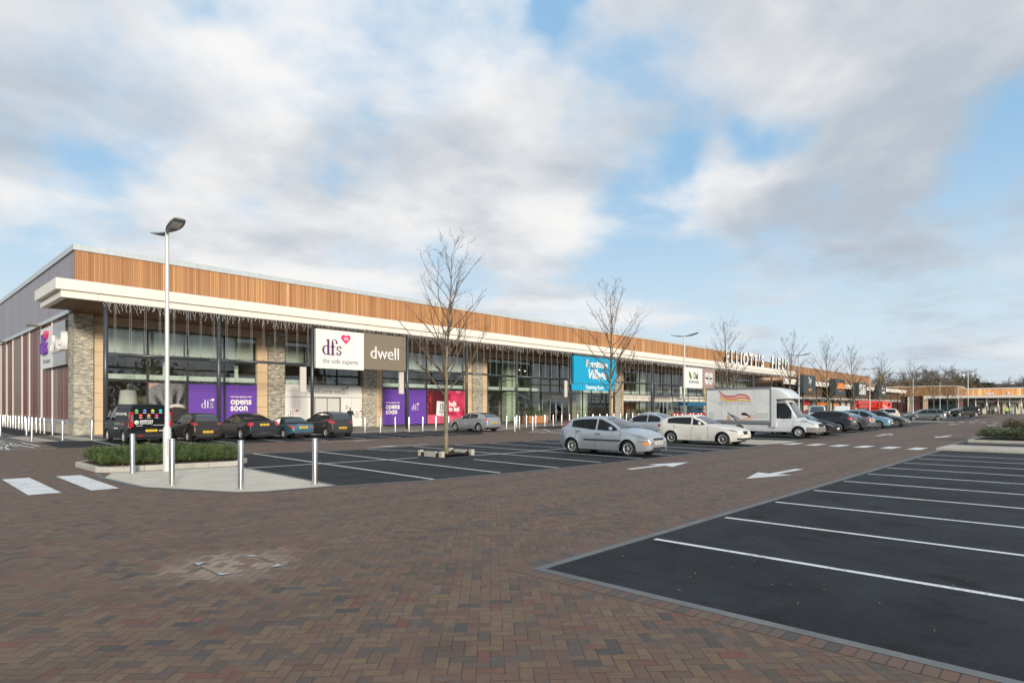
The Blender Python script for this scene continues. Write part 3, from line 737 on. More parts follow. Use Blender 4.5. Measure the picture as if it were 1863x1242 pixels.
mb=MB(); mb.box((UL+.02,VF+.35,0),(UL+.2,132,.75)); bp(mb,'plinth',mat('cream_plinth',(.52,.46,.37),.7,var=.08))
barv=[(x,VV(x,9.4)) for x in (92,73,51,37.6,21,10)]
vs_=[v for _,v in barv]+[VV(10,9.4)+3.6*k for k in range(1,14)]
for k,v in enumerate(vs_):
    mb=MB(); wd=.26 if k%2==0 else .42
    mb.box((UL-.03,v,.98),(UL+.049,v+wd,8.10)); bp(mb,'cover_strip',mat('cream_cover_strip',(.66,.62,.55),.45))
for px_,py_ in ((66,591.5),(3,627)):
    v=VV(px_+6,9.3); mb=MB(); mb.box((UL-1.0,v-.25,8.0),(UL-.05,v+.25,8.12)); mb.tube((UL-.2,v,8.05),(UL+.02,v,8.05),.05,n=8); bp(mb,'wall_light',mat('bronze_light_body',(.13,.10,.07),.4,metal=.5))
# stone piers
SIDEU=UL-.12
def pier(x0,x1,zt=ZS+.02,first=False):
    a=U(x0,VF-.35) if not first else SIDEU; b=U(x1,VF-.35)
    mb=MB(); mb.box((a,VF-.35,0),(b,VF+.4 if not first else VF+1.2,zt)); bp(mb,'stone_pier',M['stone'])
    return a,b
P1=pier(130,170,first=True); P2=pier(489,518); P3=pier(661,685); P4=pier(861,878); P5=pier(1120,1131); P6=pier(1286,1293)
def beige(x0,x1,z0=0.0,z1=7.35,m='beige'):
    a=U(x0,VF-.05) ; b=U(x1,VF-.05)
    H_=.92; z=z0+.0; mb=MB()
    while z<z1-.02:
        z2=min(z+H_*1.0,z1); mb.box((a,VF-.08,z+.006),(b,VF+.25,z2-.006)); z=z2+.006
    bp(mb,'beige_panel',M[m])
for a,b in ((170,192),(468,489),(685,695),(847,861),(878,886),(1112,1120),(1131,1134),(1281,1286),(1293,1300)): beige(a,b)
# head panels above the windows
ug=U(170,VF); 
mb=MB(); k=ug
xs=[U(x,VF) for x in (170,489)]
def head(x0,x1):
    a=U(x0,VF); b=U(x1,VF); n=max(1,round((b-a)/2.4)); mb=MB()
    for i in range(n): mb.box((a+(b-a)*i/n+.006,VF-.04,7.36),(a+(b-a)*(i+1)/n-.006,VF+.25,ZS+.01))
    bp(mb,'head_panel',M['beigeshade'])
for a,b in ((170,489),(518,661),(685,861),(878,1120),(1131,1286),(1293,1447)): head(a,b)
# window walls
def window(xs,rows=((.12,3.60),(3.68,5.28),(5.36,7.30)),z0=.05,z1=7.36,skiplow=(),u=None):
    "xs: pixel columns of the mullions"
    us=[U(x,VF+.1) for x in xs] if u is None else u
    a,b=us[0],us[-1]
    root=bpy.data.objects.new('window',None); sc.collection.objects.link(root); root.parent=bld; root.location=(a-UL,.1,0)
    mb=MB(); t=.05
    for q in us: mb.box((q-t-a,-.06,z0),(q+t-a,.08,z1))
    for z in (z0,3.60,5.28,z1-.07):
        for q,r_ in zip(us,us[1:]): mb.box((q+t+.001-a,-.055,z),(r_-t-.001-a,.075,z+.08))
    mb.build('frame',M['frame'],root)
    for i,(q,r_) in enumerate(zip(us,us[1:])):
        for j,(za,zb) in enumerate(rows):
            if j==0 and i in skiplow: continue
            m=MB(); m.face([(q+t-a,0,za),(r_-t-a,0,za),(r_-t-a,0,zb),(q+t-a,0,zb)]); m.build('glass',M['wglass'],root)
    return us
W1=window([192,268,341,408,468])
W2=window([518,560,613,657.5])
W3=window([695,736,776,812,847],)
W4=window([886,912,940,966,984,1001,1018,1040,1060,1076,1094,1112])
W5=window([1134,1148,1164,1177,1190,1206,1222,1237,1252,1267,1281])
ux=W5[-1]
W6=window(None,u=[U(1300,VF)+3.4*i for i in range(1+int((U(1447,VF)-U(1300,VF))/3.4))])
# inside the shops: floor edge, blinds, back wall, columns
def inside(us,blind=True,wallc='inwall',depth=6.0,dark=False):
    a,b=us[0],us[-1]
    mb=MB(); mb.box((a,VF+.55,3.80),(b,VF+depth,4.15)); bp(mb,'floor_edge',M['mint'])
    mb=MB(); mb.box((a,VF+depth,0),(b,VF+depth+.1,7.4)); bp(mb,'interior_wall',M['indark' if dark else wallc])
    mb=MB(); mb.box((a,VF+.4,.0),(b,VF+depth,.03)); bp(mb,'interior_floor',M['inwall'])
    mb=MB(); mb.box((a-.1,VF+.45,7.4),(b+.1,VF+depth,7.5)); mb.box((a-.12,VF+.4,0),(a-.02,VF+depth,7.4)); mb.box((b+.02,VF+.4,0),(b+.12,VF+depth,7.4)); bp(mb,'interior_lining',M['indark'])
    if blind:
        mb=MB()
        for q,r_ in zip(us,us[1:]): mb.box((q+.02,VF+.62,5.32),(r_-.10,VF+.66,7.38))
        bp(mb,'blind',M['blind'])
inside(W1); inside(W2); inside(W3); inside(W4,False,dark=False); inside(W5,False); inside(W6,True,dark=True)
for x,wd in ((928,1.6),(1060,1.6),(1167,1.6),(980,.5),(1245,1.2)):
    u=U(x,VF+1.5); mb=MB(); mb.box((u-wd/2,VF+1.3,0),(u+wd/2,VF+2.0,7.38)); bp(mb,'interior_column',mat('pale_green_column',(.50,.58,.44),.7))
for x in (300,430): 
    u=U(x,VF+1.6); mb=MB(); mb.tube((u,VF+1.6,0),(u,VF+1.6,7.3),.16,n=12); bp(mb,'interior_column',M['mint'])
# pendant shade and small lamp in the first window
u=U(233,VF+2.2); mb=MB(); mb.lathe([(.62,2.05),(.50,3.05),(.02,3.1)],c=(u,VF+2.2,0),n=20); mb.tube((u,VF+2.2,3.05),(u,VF+2.2,3.8),.02,n=6); bp(mb,'pendant_shade',M['white'])
u=U(262,VF+2.4); mb=MB(); mb.lathe([(.22,1.0),(.12,1.45)],c=(u,VF+2.4,0),n=14); mb.box((u-.35,VF+2.2,.0),(u+.35,VF+2.7,.8)); mb.tube((u,VF+2.4,.8),(u,VF+2.4,1.1),.03,n=6)
bp(mb,'table_lamp',mat('lit_lamp_shade',(.8,.5,.25),.6,emit=((1,.55,.2),1.2)))
for x in (920,930,938,945,955): 
    u=U(x,VF+3); mb=MB(); mb.lathe([(.0,6.42),(.06,6.48),(.0,6.54)],c=(u,VF+3,-.2*(x%7)/7),n=8); bp(mb,'ceiling_light',mat('lit_spot',(1,.9,.7),.5,emit=((1,.85,.6),8)))
# canopy
cl_=7.25
mb=MB(); mb.box((cl_,VC,8.37),(U1,VC+.35,ZC)); mb.box((cl_,VC+.35,8.37),(cl_+.35,VC+6.0,ZC)); bp(mb,'fascia',M['fascia'])
mb=MB(); mb.box((cl_+.25,VC+.13,ZS),(U1-.5,VC+.42,8.33)); mb.box((cl_+.25,VC+.42,ZS),(cl_+.55,VC+5.8,8.33)); bp(mb,'fascia_return',M['fascia'])
mb=MB(); mb.box((cl_+.35,VC+.35,8.331),(U1-.1,VC+6.0,8.9)); mb.box((UL+.2,VC+6.0,8.331),(U1-.1,VF-.001,8.9)); bp(mb,'canopy_deck',M['coping'])
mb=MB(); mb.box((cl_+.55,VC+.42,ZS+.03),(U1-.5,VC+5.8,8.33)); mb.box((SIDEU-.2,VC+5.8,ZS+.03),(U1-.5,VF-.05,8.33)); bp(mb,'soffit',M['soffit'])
# posts, tie tube, hanger rods
PX=[192,398,568,741,849,940,1038,1117,1186,1245,1335,1376,1405]
PU=[U(x,VC+.35) for x in PX]; PU=PU[:10]+[PU[9]+8.6*k for k in range(1,5) if PU[9]+8.6*k<U1-1]
VP=VC+.35
for u in PU:
    mb=MB(); mb.tube((u,VP,0),(u,VP,ZS+.05),.125,n=14); mb.tube((u,VP,0),(u,VP,.03),.25,n=14); bp(mb,'post',M['post'])
ZT=4.95
for a,b in zip(PU,PU[1:]):
    mb=MB(); mb.tube((a+.6,VP,ZT),(b-.6,VP,ZT),.085,n=12); mb.box((a+.1,VP-.03,ZT-.1),(a+.65,VP+.03,ZT+.1)); mb.box((b-.65,VP-.03,ZT-.1),(b-.1,VP+.03,ZT+.1)); bp(mb,'tie_tube',M['post'])
rodm=mat('steel_rod',(.34,.34,.35),.4,metal=.3)
skip=[(PU[2]+.1,PU[3]-.1),(PU[6]+.1,PU[7]-.1)]
nr=0; rest=MB()
for k,(a,b) in enumerate(zip(PU,PU[1:])):
    n=8 if b-a<8 else 9
    for i in range(n):
        u=a+(b-a)*(i+.6)/n
        if any(s<u<e for s,e in skip): continue
        mb=rest if nr>=66 else MB()
        for s in (-.055,.055): mb.tube((u+s,VP,ZT+.25),(u+s*.7,VP,ZS+.02),.007,n=5,caps=False)
        mb.tube((u,VP,ZT+.08),(u,VP,ZT+.2),.035,.05,n=6); mb.tube((u,VP,ZS-.08),(u,VP,ZS+.03),.05,n=6)
        for s in (.3,.7): 
            z=ZT+(ZS-ZT)*(s*random.uniform(.7,1.2)); mb.tube((u-.06,VP,z),(u+.06,VP,z+.01),.012,n=4)
        nr+=1
        if mb is not rest: bp(mb,'hanger_rods',rodm)
o=bp(rest,'hanger_rods',rodm); o['kind']='stuff'
# small end tags next to posts
for x,u in ((558,PU[2]-.55),(735,PU[3]-.45),(1030,PU[6]-.7),(1240,PU[9]-.9)):
    mb=MB(); mb.box((u-.42,VP-.06,2.95),(u+.05,VP+.06,4.78)); bp(mb,'hanging_tag_panel',mat('tag_cream',(.62,.58,.52),.5))
# string lights : one curtain hangs in each bay between two posts
lm=mat('led_string',(.50,.50,.50),.35,metal=.0)
def short(t): return t
for k,(a,b) in enumerate(zip([PU[0]-.1]+PU[1:],PU[1:]+[U1-1.5])):
    mb=MB(); u=a; sgn=(k in (2,6))
    dense=1 if k<6 else 1.35
    while u<b:
        L=random.choice([.22,.35,.5,.62,.3])*(.5 if sgn else 1); z=ZS-.02; x=u; y=VP-.17 if not sgn else VP-.45
        for q in range(max(2,int(L/.09))):
            x2=x+random.uniform(-.05,.05); z2=z-.09; y2=y+random.uniform(-.02,.02)
            mb.tube((x,y,z),(x2,y2,z2),.013,n=3,caps=False,sm=False)
            if random.random()<.55: mb.tube((x2,y2,z2),(x2+random.uniform(-.07,.07),y2-.02,z2-.04),.019,.004,n=3,caps=False,sm=False)
            x,y,z=x2,y2,z2
        u+=random.uniform(.10,.20)/dense
    mb.tube((a,VP-.17 if not sgn else VP-.45,ZS-.03),(b,VP-.17 if not sgn else VP-.45,ZS-.03),.014,n=4)
    mb.v=[(p[0]-a,p[1]-VP,p[2]) for p in mb.v]
    mb.build('string_lights',lm,loc=(a,VP,0),label=f"white icicle string lights in the {ORD[k]} canopy bay between posts from the left corner",cat='string lights',group='icicle lights hung along the canopy edge')
# ---- doors and white entrance panels
PO=M['white']
def panel(name,x0,x1,z0,z1,m,v=VF,th=.05,parent=bld):
    a=U(x0,v); b=U(x1,v); mb=MB(); mb.box((a,v-th,z0),(b,v-.001,z1)); return bp(mb,name,m,parent)
VQ=VF-.02
a0,a1=U(518,VQ),U(659,VQ)
sg=empty('entrance_hoarding',(a0,VQ,0),0,'white entrance surround with Welcome lettering between two stone piers','sign')
L=a1-a0
mb=MB(); mb.box((0,-.10,2.72),(L,-.001,3.75)); mb.build('header_panel',PO,sg)
text(sg,'Welcome to',(L*.27,-.11,3.02),.62,lgrey,.01,.95,0.004,align='LEFT'); serif_dfs(sg,(L*.675,-.11,2.98),.62,lgrey,.01,pink)
ent=[0,L*.16,L*.30]
for p,q in ((0.0,.158),(.162,.352),(.70,.842),(.846,1.0)):
    mb=MB(); mb.box((L*p,-.07,.08),(L*q,-.001,2.68)); mb.build('side_panel',PO,sg)
for p,q in ((.37,.515),(.525,.68)):
    mb=MB(); mb.box((L*p,-.03,.05),(L*q,-.001,2.62)); dd=mb.build('door',mat('frosted_door',(.66,.67,.64),.25),sg)
mb=MB()
for p in (.357,.516,.682): mb.box((L*p,-.06,.02),(L*p+.07,-.002,2.66))
mb.build('door_frame',mat('brown_grey_frame',(.28,.25,.22),.5),sg)
serif_dfs(sg,(L*.03,-.08,.92),.62,lgrey,.006,pink); serif_dfs(sg,(L*.875,-.08,.88),.60,lgrey,.006,pink)
mb=MB(); mb.box((L*.76,-.08,1.65),(L*.80,-.071,2.0)); mb.build('notice',mat('pale_notice',(.5,.55,.5),.6),sg)
# ---- posters in the windows
def poster(name,x0,x1,label,m,z0=.15,z1=3.55,group=None):
    a=U(x0,VF+.02); b=U(x1,VF+.02); e=empty(name,(a,VF+.02,0),0,label,'poster',group)
    mb=MB(); mb.box((.05,.0,z0),(b-a-.05,.045,z1)); mb.build('sheet',m,e); return e,b-a
mb=MB()
e,L=poster('window_poster',342,408,'purple window poster with white serif logo and heart, in the window behind the parked cars',purple); serif_dfs(e,(L*.36,-.005,1.78),.62,wh,.012,wh)
e,L=poster('window_poster',409.5,468,'purple window poster saying opens soon, in the window behind the grey saloon',purple)
def opens(e,L,xo=.12,zo=0):
    text(e,"we're just getting comfy",(L*xo,-.005,2.22+zo),.17,wh,.006,1.0,.004,align='LEFT'); text(e,'opens',(L*xo,-.005,1.68+zo),.74,wh,.006,.92,.022,align='LEFT'); text(e,'soon',(L*xo,-.005,1.18+zo),.74,wh,.006,.92,.022,align='LEFT')
opens(e,L,.16,.38)
e,L=poster('window_poster',695.5,737,'purple window poster saying opens soon, next to the small purple logo poster behind a post',purple); opens(e,L,.14)
e,L=poster('window_poster',738,776,'purple window poster with small white serif logo, behind the post beside the red poster',purple); serif_dfs(e,(L*.28,-.005,1.55),.60,wh,.008,wh)
# sofa close-up posters
def photo_mat(name,kind):
    m,g,b=newmat(name); p=world_pos(g); x,y,z=g.sep(p)
    if kind=='roll':
        a=U(322,VF); c=(a,0.55)
        dx_=g.m('SUBTRACT',x,c[0]); dz_=g.m('SUBTRACT',z,c[1]); r=g.m('SQRT',g.m('ADD',g.m('MULTIPLY',dx_,dx_),g.m('MULTIPLY',g.m('MULTIPLY',dz_,dz_),.95)))
        an=g.m('ARCTAN2',dz_,dx_)
        pl=g.m('SINE',g.m('ADD',g.m('MULTIPLY',an,22.0),g.m('MULTIPLY',r,1.6)))
        tex=g.noise(p,9,6,.75)
        pv=g.m('MULTIPLY_ADD',pl,.5,.5)
        v=g.m('MULTIPLY_ADD',g.m('MULTIPLY',pv,g.sstep(r,3.1,1.3)),-.55,.95)
        v=g.m('MULTIPLY',v,g.m('MULTIPLY_ADD',tex,.9,.35))
        c1=g.mix(g.sstep(v,.42,1.05),(.012,.012,.014,1),(.40,.40,.42,1))
        ring=g.m('MULTIPLY',g.sstep(r,1.25,1.3),g.sstep(r,1.5,1.45)); c1=g.mix(ring,c1,(.6,.55,.52,1))
        c1=g.mix(g.sstep(r,1.25,1.2),c1,(.035,.03,.03,1)); c1=g.mix(g.sstep(x,U(335,VF)-.3,U(341,VF)),c1,(.02,.02,.02,1))
        bgc=g.mix(g.sstep(g.noise(p,.9,3,.5),.35,.7),(.55,.30,.26,1),(.66,.62,.58,1))
        col=g.mix(g.sstep(r,3.08,3.16),c1,bgc)
    elif kind=='red1':
        w_=g.n('ShaderNodeTexWave',wave_type='BANDS'); g.put(w_.inputs['Vector'],g.comb(g.m('MULTIPLY',x,.4),0.0,z)); w_.inputs['Scale'].default_value=.9; w_.inputs['Distortion'].default_value=6; w_.inputs['Detail'].default_value=3
        col=g.mix(w_.outputs['Fac'],(.10,.006,.012,1),(.55,.035,.06,1)); col=g.mix(g.sstep(g.noise(p,3,4,.7),.62,.72),col,(.8,.55,.55,1))
        col=g.mix(g.sstep(x,U(792,VF)-.9,U(792,VF)-.2),col,(.10,.008,.012,1))
        col=g.mix(g.sstep(z,1.15,.95),col,(.72,.12,.20,1))
    else:
        n=g.noise(g.vm('ADD',p,(4,0,2)),.55,3,.5,.6); col=g.mix(g.sstep(n,.36,.62),(.70,.05,.13,1),(.20,.008,.03,1)); col=g.mix(g.sstep(g.noise(p,.8,2,.5),.60,.72),col,(.85,.30,.40,1))
        col=g.mix(g.sstep(g.m('ADD',z,g.m('MULTIPLY',g.m('SUBTRACT',x,U(812,VF)),.25)),1.2,.95),col,(.72,.10,.18,1))
    g.put(b.inputs['Base Color'],col); b.inputs['Roughness'].default_value=.4; return m
e,L=poster('window_poster',269,341,'large window poster with a close-up of a grey pleated sofa arm, behind the black van',photo_mat('sofa_arm_print','roll'))
e,L=poster('window_poster',777,811.5,'dark red sofa window poster with a white 15 year tag, behind the tree trunk',photo_mat('red_sofa_print','red1'))
tg=MB(); tg.box((L*.44,-.02,1.05),(L*.98,-.001,2.55)); t_=tg.build('price_tag',wh,e,rot=(0,R(4),0)); blk=mat('black_letter',(.01,.01,.01),.5)
text(t_,'15',(L*.71,-.022,1.72),.86,blk,.004,.75,.01); text(t_,'YEAR',(L*.71,-.022,1.34),.36,blk,.004,.8,.0)
e,L=poster('window_poster',812.5,846,'bright red window poster saying built to last, behind the silver coupe',photo_mat('crimson_sofa_print','red2'))
text(e,'built',(L*.12,-.005,1.95),.72,wh,.006,.8,.028,align='LEFT'); text(e,'to last',(L*.12,-.005,1.42),.72,wh,.006,.8,.028,align='LEFT')
# ---- welcome panels of the other shops
def entrance(x0,x1,txt,label,m):
    a=U(x0,VQ); b=U(x1,VQ); L=b-a; s_=empty('shop_entrance',(a,VQ,0),0,label,'entrance')
    mb=MB(); mb.box((0,-.12,2.75),(L,-.001,3.62)); mb.build('header_panel',m,s_); text(s_,txt,(L/2,-.13,3.0),.55,wh if m!=PO else lgrey,.01,.9)
    for p,q in ((.28,.49),(.51,.72)):
        mb=MB(); mb.box((L*p,-.05,.05),(L*q,-.03,2.6)); dr=mb.build('door',M['wglass'],s_)
        hb=MB(); hx_=L*(.475 if p<.4 else .525); hb.tube((hx_,-.1,.9),(hx_,-.1,1.6),.03,n=8); hb.build('handle',M['bollard'],dr)
    mb=MB()
    for p in (0,.275,.495,.72,.985): mb.box((L*p,-.07,.02),(L*p+.07,-.01,2.74))
    mb.box((.07,-.069,2.6),(L*.985,-.011,2.70)); mb.build('door_frame',M['coping'],s_)
entrance(986,1035,'Welcome','glazed double doors under a grey Welcome header, left of the turquoise banner',mat('grey_header',(.38,.37,.34),.6))
entrance(1190,1222,'Welcome','glazed double doors under a cream Welcome header, right of the turquoise banner',M['fascia'])
def strip_sign(x0,x1,n,label):
    a=U(x0,VQ); b=U(x1,VQ); L=b-a; s_=empty('window_header_sign',(a,VQ,0),0,label,'sign')
    mb=MB(); mb.box((0,-.06,2.75),(L,-.001,3.62)); mb.build('panel',M['fascia'],s_)
    gl_=mat('leaf_green',(.12,.22,.02),.5)
    for i in range(n):
        c=L*(i+.5)/n; flat(s_,'emblem',[(c-.55,3.3),(c-.42,3.08),(c-.28,2.98),(c-.40,3.12),(c-.45,3.3)],(0,-.061,0),gl_,.01); text(s_,'Sofas' if i%2 else 'Dining',(c+.25,-.061,3.06),.28,lgrey,.006)
strip_sign(1134,1188,4,'cream strip of small shop names over the windows right of the turquoise banner')
strip_sign(1224,1280,4,'cream strip of small shop names over the windows below the white leaf sign')
# ---- big signs on the canopy line
VG=VC-.02
def board(name,u0,u1,z0,z1,m,label,th=.22,v=VG,cat='sign'):
    e=empty(name,(u0,v,z0),0,label,cat); mb=MB(); mb.box((0,0,0),(u1-u0,th,z1-z0)); mb.build('panel',m,e); return e,u1-u0,z1-z0
ua,ub,uc=U(575,VG),U(662,VG),U(738,VG)
ztop=lambda x,y,v=VG: CH+(HY-y)*(v/(FW[1]+(x-931.5)/F*RT[1]))/F
s1,L,H_=board('shop_sign',ua,ub,ztop(575,669),ztop(575,597),M['white'],'white sign board with plum serif letters and pink heart, on the canopy posts')
serif_dfs(s1,(L*.12,-.01,H_*.36),1.15,mat('plum_letter',(.11,.02,.12),.35),.09,None)
hh=flat(s1,'heart',heart_poly(.78,32),(L*.60,-.01,H_*.80),pink,.09); 
mb=MB(); mb.box((L*.60-.2,-.115,H_*.80+.02),(L*.60+.2,-.101,H_*.80+.07)); mb.box((L*.60-.18,-.115,H_*.80-.10),(L*.60+.18,-.101,H_*.80-.05)); mb.build('heart_mark',wh,s1)
text(s1,'the sofa experts',(L*.5,-.01,H_*.14),.53,lgrey,.02,.88)
s2,L,H_=board('shop_sign',ub+.01,uc,ztop(738,675),ztop(738,613),mat('taupe_panel',(.22,.18,.13),.55),'taupe brown sign board with raised thin white lettering, right of the white board')
text(s2,'dwell',(L*.48,-.03,H_*.30),1.45,wh,.07,.92,-.008)
# turquoise banner
def cloth_mat(name,col,a=1):
    m,g,b=newmat(name); p=world_pos(g); b.inputs['Base Color'].default_value=(*col,1); b.inputs['Roughness'].default_value=.5
    bp_=g.n('ShaderNodeBump'); bp_.inputs['Strength'].default_value=.8; bp_.inputs['Distance'].default_value=.12
    g.put(bp_.inputs['Height'],g.noise(g.vm('MULTIPLY',p,(1,1,.6)),1.6,4,.6,1.2)); g.put(b.inputs['Normal'],bp_.outputs[0]); return m
tq=cloth_mat('turquoise_banner',(.0,.36,.62))
a,b=U(1044,VG),U(1121,VG)
s3,L,H_=board('banner',a,b,ztop(1044,696.5),ztop(1044,646),tq,'large turquoise banner with white handwritten lettering, hung on the canopy posts',cat='banner')
text(s3,'Furniture',(L*.52,-.03,H_*.62),1.15,wh,.03,1.0,.025); text(s3,'Village',(L*.52,-.03,H_*.20),1.55,wh,.03,.95,.03,shear=.25)
a2,b2=U(1040,VG),U(1117,VG)
s4,L,H_=board('banner',a2,b2,ztop(1040,709.0),ztop(1040,697.5),tq,'narrow turquoise banner strip reading Opening Soon, below the large turquoise banner',th=.03,cat='banner')
text(s4,'Opening Soon',(L*.52,-.02,H_*.26),.62,wh,.02,1.0,.01)
a,b=U(1245,VG),U(1278,VG)
s5,L,H_=board('shop_sign',a,b,ztop(1245,705),ztop(1245,667),M['white'],'white sign with a green leaf and black lettering, on the canopy beside a lamp post')
flat(s5,'leaf_emblem',[(L*.24,H_*.76),(L*.29,H_*.80),(L*.34,H_*.68),(L*.38,H_*.58),(L*.40,H_*.46),(L*.34,H_*.44),(L*.28,H_*.52),(L*.25,H_*.64)],(0,-.01,0),mat('leaf_green',(.3,.4,.03)),.03)
text(s5,'Oak',(L*.62,-.01,H_*.46),1.45,blk,.03,.62); text(s5,'furnitureland',(L*.52,-.01,H_*.24),.78,lgrey,.02,.8)
a,b=U(1279,VG),U(1301,VG)
s6,L,H_=board('shop_sign',a,b,ztop(1279,705),ztop(1279,670),mat('dusty_brown_panel',(.36,.25,.22),.6),'dull brown sign with pale round logos, right of the white leaf sign')
for z in (.64,.36):
    for x in (.30,.62): flat(s6,'emblem',[(L*x+.75*math.cos(t*.35),H_*z+.55*math.sin(t*.35)) for t in range(18)],(0,-.01,0),mat('pale_logo',(.62,.62,.60),.6),.02)
# side sign boards
e=empty('shop_sign',(UL-.02,VV(77,9.3),4.75),R(-90),'white sign board with violet serif letters on the striped side wall','sign')
L=VV(77,9.3)-VV(97,9.3)
mb=MB(); mb.box((0,-.22,-.05),(L,-.02,2.95)); mb.build('panel',M['white'],e)
serif_dfs(e,(L*.10,-.24,1.0),1.45,mat('violet_letter',(.16,.04,.34),.4),.18,pink)
text(e,'the sofa experts',(L*.5,-.24,.35),.42,lgrey,.02,.85)
e2=empty('shop_sign',(UL-.02,VV(97.3,9.3),4.75),R(-90),'shiny taupe sign board with white letters on the striped side wall beside the stone pier','sign')
L=VV(97.3,9.3)-VV(120.0,9.3)
mb=MB(); mb.box((0,-.22,-.05),(L,-.02,2.95)); mb.build('panel',mat('taupe_side_panel',(.30,.27,.24),.22,metal=.5),e2)
text(e2,'dwell',(L*.50,-.24,.95),1.75,wh,.14,1.15)
# roof letters on the canopy
eu=U(1320,VC); stp=(U(1437,VC)-eu)
e=empty('roof_lettering',(eu,VC+.15,ZC),0,"tall white capital letters standing in a row on the canopy roof",'sign')
bs=mat('letter_side',(.03,.05,.045),.6)
wds={'E':1.15,'L':1.05,'I':.62,'O':1.45,'T':1.1,"'":.55,'S':1.2,' ':1.6,'F':1.05,'D':1.3}
s_="ELLIOTT'S FIELD"; tot=sum(wds[c] for c in s_); x=0
for c in s_:
    wd=wds[c]/tot*stp
    if c!=' ':
        me=text_mesh(c,2.95,.10,.92,.11,'CENTER'); me.materials.append(wh); me.materials.append(bs)
        for p in me.polygons:
            p.material_index=0 if abs(p.normal.y)>.7 and p.center.y<0 else 1
        link('letter',me,e,(x+wd/2,.1,.05))
        mb=MB(); mb.box((x+wd*.2,.25,0),(x+wd*.7,.32,.9)); mb.build('bracket',bs,e)
    x+=wd
# ---------------------------------------------------------------- the lower range of shops beyond
V2=VC-1
ZL0,ZL1=6.25,7.23
u0=U1-9; u1=U(1650,V2)
lb=empty('retail_building',(u0,VF,0),0,'lower row of shops with cream canopy and tall dark sign boxes beyond the roof letters','building')
O2=(u0,VF,0)
def b2(mb,name,m,**k): return bp(mb,name,m,lb,O2,**k)
mb=MB(); mb.box((u0,V2,ZL0+.42),(u1,V2+.3,ZL1)); mb.box((u0+.3,V2+.15,ZL0),(u1-.6,V2+.42,ZL0+.39)); b2(mb,'fascia',M['fascia'])
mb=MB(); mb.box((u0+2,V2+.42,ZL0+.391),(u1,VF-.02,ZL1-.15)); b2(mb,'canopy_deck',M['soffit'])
slat=mat('timber_slat',(.24,.15,.09),.7); 
mb=MB()
for k in range(6): mb.box((U1+1,V2+1.5,3.9+.38*k),(u1-1,V2+1.62,4.08+.38*k))
b2(mb,'slat_screen',slat)
mb=MB(); mb.box((U1+1,V2+1.9,3.8),(u1-1,V2+2.0,ZL0+.3)); b2(mb,'screen_backing',mat('screen_backing',(.10,.065,.045),.8))
mb=MB(); mb.box((U1-6,VF-2.1,0),(u1,VF-2.0,3.8)); b2(mb,'shop_front_wall',mat('shop_dark_wall',(.09,.085,.08),.5,var=.4,vscale=.15))
n=16
for k in range(n):
    a=U1+2+(u1-U1-6)*k/n; b=a+(u1-U1-6)/n*.55
    c=random.choice(['pale','glass','pale','glass'])
    mb=MB(); mb.box((a,VF-2.25,.3),(b,VF-2.11,3.5))
    b2(mb,'shop_window' if c=='glass' else 'pale_panel',mat('far_shop_glass',(.22,.26,.25),.08) if c=='glass' else mat('far_pale_panel',(.62,.58,.46),.6))
for k in range(12):
    u=U1+3+9.0*k
    if u<u1: mb=MB(); mb.tube((u,V2+.5,0),(u,V2+.5,ZL0+.1),.14,n=10); b2(mb,'post',M['post'])
for u_ in (u1-2,): 
    mb=MB(); mb.box((u_-6,V2+6,0),(u_,VF+6,9.2)); b2(mb,'end_block',M['beige'])
# continuous white curtain of lights under that canopy
mb=MB()
for k in range(420):
    u=U1+1+(u1-U1-3)*k/420; L=random.uniform(.2,.7); mb.tube((u,V2+1.2,3.95),(u+random.uniform(-.1,.1),V2+1.2,3.95-L),.035,.02,n=3,caps=False,sm=False)
mb.v=[(p[0]-U1,p[1]-V2,p[2]) for p in mb.v]
mb.build('string_lights',lm,loc=(U1,V2,0),label='long curtain of icicle lights below the slatted screen of the lower shops',cat='string lights',group='icicle lights hung along the canopy edge')
dk=mat('slate_sign_box',(.035,.055,.065),.5); org=mat('orange_letter',(.80,.25,.04),.5)
def tower(x0,x1,yt,yb,label,fn,m=dk):
    v=VC-2.4; a=U(x0,v); b=U(x1,v); z0=ztop((x0+x1)/2,yb,v); z1=ztop((x0+x1)/2,yt,v); e=empty('shop_sign',(a,v,z0),0,label,'sign')
    mb=MB(); mb.box((0,0,0),(b-a,1.2,z1-z0)); mb.build('sign_box',m,e); mb=MB()
    for z in (.9,z1-z0-.6): mb.box((.3,1.2,z),(b-a-.3,3.2,z+.12))
    mb.build('bracket',M['post'],e); fn(e,b-a,z1-z0)
def t1(e,L,H_): text(e,'Tapi',(L*.50,-.01,H_*.56),H_*.46,wh,.04,.62,.03); text(e,'carpets',(L*.52,-.01,H_*.14),H_*.27,org,.04,.62,.03)
def t1b(e,L,H_): t1(e,L,H_); mb=MB(); mb.box((L*.70,-.05,H_*.60),(L*.76,-.01,H_*.86)); mb.build('emblem',wh,e); mb=MB(); mb.box((L*.70,-.05,H_*.88),(L*.76,-.01,H_*.96)); mb.build('emblem',org,e)
def t2(e,L,H_):
    mb=MB(); mb.box((L*.12,-.03,H_*.42),(L*.98,-.01,H_*.72)); mb.build('orange_panel',org,e); flat(e,'emblem',[(L*.2,H_*.70),(L*.4,H_*.82),(L*.55,H_*.72),(L*.7,H_*.80),(L*.9,H_*.70)],(0,-.01,0),org,.03); text(e,'homes',(L*.52,-.01,H_*.24),H_*.10,org,.03,L/H_*2)
def t3(e,L,H_):
    for i in range(4):
        mb=MB(); mb.box((L*(.10+.2*i),-.03,H_*.10),(L*(.22+.2*i),-.01,H_*.88)); mb.build('stripe',M['white'],e)
